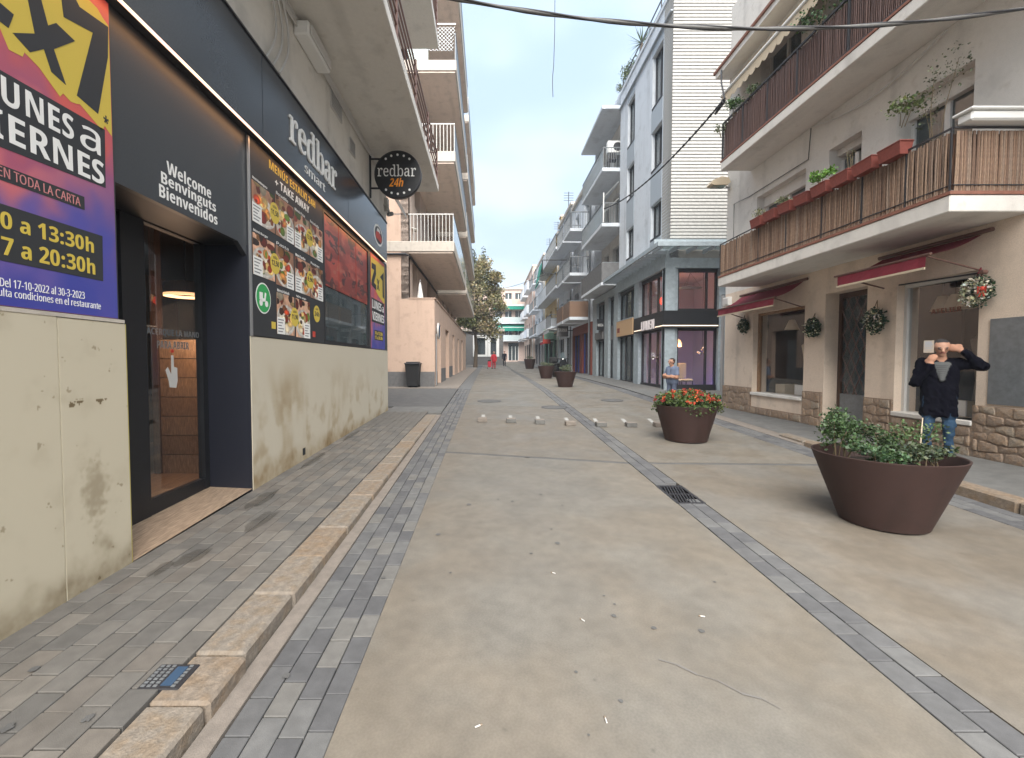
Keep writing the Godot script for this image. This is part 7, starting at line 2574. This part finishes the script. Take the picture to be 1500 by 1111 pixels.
func people() -> void:
	var skin := Color(0.40, 0.22, 0.15)
	# person with paper by the shop window
	var at := V(5.93, 0.335, 6.0)
	var p := thing("person", "person in dark navy jacket and jeans holding paper to the face before the shop window", "person", at, -0.62)
	var navy := Color(0.005, 0.006, 0.010)
	var jean := Color(0.035, 0.065, 0.11)
	var shoe := Color(0.02, 0.02, 0.022)
	var stripe := Color(0.10, 0.105, 0.105)
	var J := {"hl": Vector3(0.085, 0.78, 0), "hr": Vector3(-0.085, 0.78, 0), "kl": Vector3(0.10, 0.43, 0.03), "kr": Vector3(-0.10, 0.43, 0.03), "al": Vector3(0.11, 0.07, -0.02), "ar": Vector3(-0.11, 0.07, -0.02), "sl": Vector3(0.165, 1.24, 0.0), "sr": Vector3(-0.165, 1.24, 0.0), "el": Vector3(0.375, 1.21, 0.08), "er": Vector3(-0.25, 0.99, 0.13), "wl": Vector3(0.20, 1.385, 0.12), "wr": Vector3(-0.125, 1.20, 0.21)}
	var b := [[J.hl, J.kl, 0.082, 0.058, jean], [J.kl, J.al, 0.056, 0.046, jean], [J.hr, J.kr, 0.082, 0.058, jean], [J.kr, J.ar, 0.056, 0.046, jean], [Vector3(0.11, 0.035, -0.03), Vector3(0.125, 0.03, 0.13), 0.04, 0.035, shoe], [Vector3(-0.11, 0.035, -0.03), Vector3(-0.125, 0.03, 0.13), 0.04, 0.035, shoe]]
	for i in 10:  # the jacket hangs straight to its hem
		var an := TAU * i / 10.0
		b.append([Vector3(0.148 * cos(an), 0.575, 0.095 * sin(an)), Vector3(0.115 * cos(an), 0.92, 0.075 * sin(an)), 0.038, 0.05, navy])
	b.append_array([[Vector3(-0.05, 0.62, 0), Vector3(0.05, 0.62, 0), 0.08, 0.08, navy], [Vector3(-0.075, 0.9, 0), Vector3(-0.085, 1.16, 0), 0.105, 0.10, navy], [Vector3(0.075, 0.9, 0), Vector3(0.085, 1.16, 0), 0.105, 0.10, navy], [J.sl, J.sr, 0.070, 0.070, navy], [J.sl, J.el, 0.066, 0.054, navy], [J.el, J.wl, 0.054, 0.040, navy], [J.sr, J.er, 0.066, 0.054, navy], [J.er, J.wr, 0.054, 0.040, navy], [Vector3(0, 1.20, 0.0), Vector3(0, 1.35, 0.04), 0.056, 0.05, skin]])
	for sd in [-1, 0, 1]:
		b.append([Vector3(0, 1.03, 0.113), Vector3(0.05 * sd, 1.22, 0.072), 0.010, 0.030, stripe])
	hand(b, J.wl + (Vector3(0.09, 1.44, 0.10) - J.wl).normalized() * 0.02, (Vector3(0.07, 1.45, 0.10) - J.wl).normalized(), Vector3(0, 0.2, -1), skin, 0.5, 1.0)
	hand(b, J.wr + Vector3(0.0, 0.02, 0.0), (Vector3(-0.085, 1.42, 0.17) - J.wr).normalized(), Vector3(0.5, 0, -0.8).normalized(), skin, 0.55, -1.0)
	obj("body", body(b, 0.0095, 0.035, 0.016), M.cloth, p, true)
	for i in 8:
		var s2 := st(true)
		var y := 1.045 + i * 0.024
		var w := 0.008 + i * 0.0068
		tube(s2, [Vector3(-w, y, 0.127 - i * 0.0036), Vector3(0, y - 0.004, 0.131 - i * 0.0036), Vector3(w, y, 0.127 - i * 0.0036)], 0.0045, 5)
		obj("shirt_stripe", s2, M.cable, p, true)
	head(p, Vector3(0, 1.435, 0.06), 0.112, skin, Color(0.05, 0.045, 0.045), 0.18)
	var pa := thing("paper_sheet", "pale sheet of paper held up beside the person's head", "paper", at + Basis(UY, -0.62) * Vector3(-0.135, 1.40, 0.14), -0.55)
	var s := st()
	aabb(s, Vector3(-0.05, -0.02, -0.002), Vector3(0.05, 0.14, 0.002))
	obj("sheet", s, M.room, pa, true)
	s = st()
	for i in 5:
		aabb(s, Vector3(-0.04, 0.01 + i * 0.022, 0.0021), Vector3(0.025 + 0.01 * (i % 2), 0.016 + i * 0.028, 0.0026))
	obj("print_lines", s, M.grey_print, pa, true).set_meta("kind", "stuff")
	# person with folded arms behind the flower planter
	at = V(5.24, gy(13.0), 13.0)
	p = thing("person", "person in blue grey t-shirt with folded arms standing behind the flower planter", "person", at, -1.15)
	var tee := Color(0.14, 0.17, 0.24)
	var trou := Color(0.10, 0.12, 0.17)
	b = [[Vector3(0.08, 0.64, 0), Vector3(0.09, 0.36, 0.02), 0.085, 0.06, trou], [Vector3(0.09, 0.36, 0.02), Vector3(0.09, 0.06, 0), 0.058, 0.045, trou], [Vector3(-0.08, 0.64, 0), Vector3(-0.09, 0.36, 0.02), 0.085, 0.06, trou], [Vector3(-0.09, 0.36, 0.02), Vector3(-0.09, 0.06, 0), 0.058, 0.045, trou], [Vector3(0.09, 0.035, -0.03), Vector3(0.10, 0.03, 0.12), 0.04, 0.033, shoe], [Vector3(-0.09, 0.035, -0.03), Vector3(-0.10, 0.03, 0.12), 0.04, 0.033, shoe], [Vector3(-0.06, 0.62, 0), Vector3(-0.08, 0.92, 0), 0.125, 0.11, tee], [Vector3(0.06, 0.62, 0), Vector3(0.08, 0.92, 0), 0.125, 0.11, tee], [Vector3(-0.15, 0.95, 0), Vector3(0.15, 0.95, 0), 0.07, 0.07, tee], [Vector3(0.15, 0.95, 0), Vector3(0.21, 0.80, 0.03), 0.065, 0.058, tee], [Vector3(-0.15, 0.95, 0), Vector3(-0.21, 0.80, 0.03), 0.065, 0.058, tee], [Vector3(0.21, 0.80, 0.03), Vector3(0.22, 0.71, 0.06), 0.048, 0.042, skin], [Vector3(-0.21, 0.80, 0.03), Vector3(-0.22, 0.71, 0.06), 0.048, 0.042, skin], [Vector3(0.22, 0.71, 0.06), Vector3(-0.05, 0.75, 0.17), 0.042, 0.032, skin], [Vector3(-0.22, 0.71, 0.06), Vector3(0.05, 0.72, 0.17), 0.042, 0.032, skin], [Vector3(0, 0.95, 0.0), Vector3(0, 1.06, 0.02), 0.055, 0.05, skin]]
	hand(b, Vector3(-0.06, 0.755, 0.175), Vector3(-1, 0.15, 0.0).normalized(), Vector3(0, -0.2, -1).normalized(), skin, 0.4, 1.0)
	hand(b, Vector3(0.06, 0.72, 0.175), Vector3(1, 0.15, -0.1).normalized(), Vector3(0, -0.2, -1).normalized(), skin, 0.4, -1.0)
	obj("body", body(b, 0.012, 0.03, 0.012), M.cloth, p, true)
	head(p, Vector3(0, 1.14, 0.04), 0.108, skin, Color(0.05, 0.035, 0.03), 0.05)
	# far walkers
	at = V(0.55, gy(44.0), 44.0)
	p = thing("person", "person in a red coat walking far down the street with a red shopping trolley", "person", at, 0.2)
	var red := Color(0.42, 0.03, 0.04)
	b = [[Vector3(0.08, 0.8, 0), Vector3(0.10, 0.42, 0.08), 0.08, 0.06, red], [Vector3(0.10, 0.42, 0.08), Vector3(0.10, 0.06, 0.0), 0.056, 0.045, red], [Vector3(-0.08, 0.8, 0), Vector3(-0.09, 0.42, 0.0), 0.08, 0.06, red], [Vector3(-0.09, 0.42, 0), Vector3(-0.10, 0.06, -0.12), 0.056, 0.045, red], [Vector3(0.10, 0.04, 0), Vector3(0.10, 0.03, 0.14), 0.04, 0.035, shoe], [Vector3(-0.10, 0.04, -0.12), Vector3(-0.10, 0.03, 0.02), 0.04, 0.035, shoe], [Vector3(0, 0.75, 0), Vector3(0, 1.25, 0), 0.19, 0.16, red], [Vector3(-0.17, 1.3, 0), Vector3(0.17, 1.3, 0), 0.075, 0.075, red], [Vector3(0.18, 1.3, 0), Vector3(0.26, 1.0, 0.03), 0.065, 0.055, red], [Vector3(0.26, 1.0, 0.03), Vector3(0.22, 0.8, 0.12), 0.05, 0.04, red], [Vector3(-0.18, 1.3, 0), Vector3(-0.28, 1.02, 0.03), 0.065, 0.055, red], [Vector3(-0.28, 1.02, 0.03), Vector3(-0.30, 0.82, 0.16), 0.05, 0.04, red], [Vector3(0, 1.32, 0), Vector3(0, 1.46, 0.02), 0.055, 0.05, skin]]
	hand(b, Vector3(-0.30, 0.80, 0.17), Vector3(0, -0.5, 0.8).normalized(), Vector3(0, -0.8, -0.5).normalized(), skin, 0.7, 1.0)
	hand(b, Vector3(0.22, 0.79, 0.12), Vector3(0, -0.9, 0.3).normalized(), Vector3(-1, 0, 0), skin, 0.5, -1.0)
	obj("body", body(b, 0.016, 0.03), M.cloth, p, true)
	head(p, Vector3(0, 1.56, 0.04), 0.115, skin, Color(0.20, 0.17, 0.14), 0.0)
	var tr := thing("shopping_trolley", "red two-wheeled shopping trolley with black top pulled along by the person in red", "trolley", at + Vector3(-0.42, 0, 0.42))
	s = st()
	aabb(s, Vector3(-0.17, 0.16, -0.13), Vector3(0.17, 0.72, 0.13), 0.05)
	obj("bag", s, M.red_cloth, tr, true)
	s = st()
	aabb(s, Vector3(-0.16, 0.72, -0.14), Vector3(0.16, 0.86, 0.14), 0.04)
	obj("flap", s, M.black_matt, tr, true)
	rod("handle", [Vector3(0, 0.75, -0.15), Vector3(0.1, 0.98, -0.2)], 0.014, M.dark_metal, tr, 6, -1.0, true)
	for x in [-0.18, 0.18]:
		rod("wheel", [Vector3(x - 0.02, 0.08, 0), Vector3(x + 0.02, 0.08, 0)], 0.08, M.black, tr, 12, -1.0, true)
	at = V(1.85, gy(52.0), 52.0)
	p = thing("person", "person in dark clothes standing near the corner of the low grey house", "person", at, 0.0)
	var dk := Color(0.02, 0.022, 0.03)
	b = [[Vector3(0.08, 0.82, 0), Vector3(0.09, 0.44, 0.03), 0.08, 0.06, dk], [Vector3(0.09, 0.44, 0.03), Vector3(0.09, 0.06, 0), 0.056, 0.045, dk], [Vector3(-0.08, 0.82, 0), Vector3(-0.09, 0.44, 0.0), 0.08, 0.06, dk], [Vector3(-0.09, 0.44, 0), Vector3(-0.09, 0.06, -0.06), 0.056, 0.045, dk], [Vector3(0.09, 0.04, 0), Vector3(0.10, 0.03, 0.14), 0.04, 0.035, shoe], [Vector3(-0.09, 0.04, -0.06), Vector3(-0.10, 0.03, 0.08), 0.04, 0.035, shoe], [Vector3(0, 0.8, 0), Vector3(0, 1.28, 0), 0.17, 0.16, dk], [Vector3(-0.18, 1.36, 0), Vector3(0.18, 1.36, 0), 0.075, 0.075, dk], [Vector3(0.19, 1.36, 0), Vector3(0.25, 1.06, 0), 0.06, 0.05, dk], [Vector3(0.25, 1.06, 0), Vector3(0.24, 0.82, 0.06), 0.048, 0.038, dk], [Vector3(-0.19, 1.36, 0), Vector3(-0.25, 1.06, 0), 0.06, 0.05, dk], [Vector3(-0.25, 1.06, 0), Vector3(-0.24, 0.82, 0.06), 0.048, 0.038, dk], [Vector3(0, 1.38, 0), Vector3(0, 1.50, 0.02), 0.055, 0.05, skin]]
	hand(b, Vector3(-0.24, 0.81, 0.06), Vector3(0, -0.95, 0.2).normalized(), Vector3(1, 0, 0), skin, 0.5, 1.0)
	hand(b, Vector3(0.24, 0.81, 0.06), Vector3(0, -0.95, 0.2).normalized(), Vector3(-1, 0, 0), skin, 0.5, -1.0)
	obj("body", body(b, 0.016, 0.03), M.cloth, p, true)
	head(p, Vector3(0, 1.60, 0.04), 0.115, skin, Color(0.04, 0.03, 0.025), 0.0)
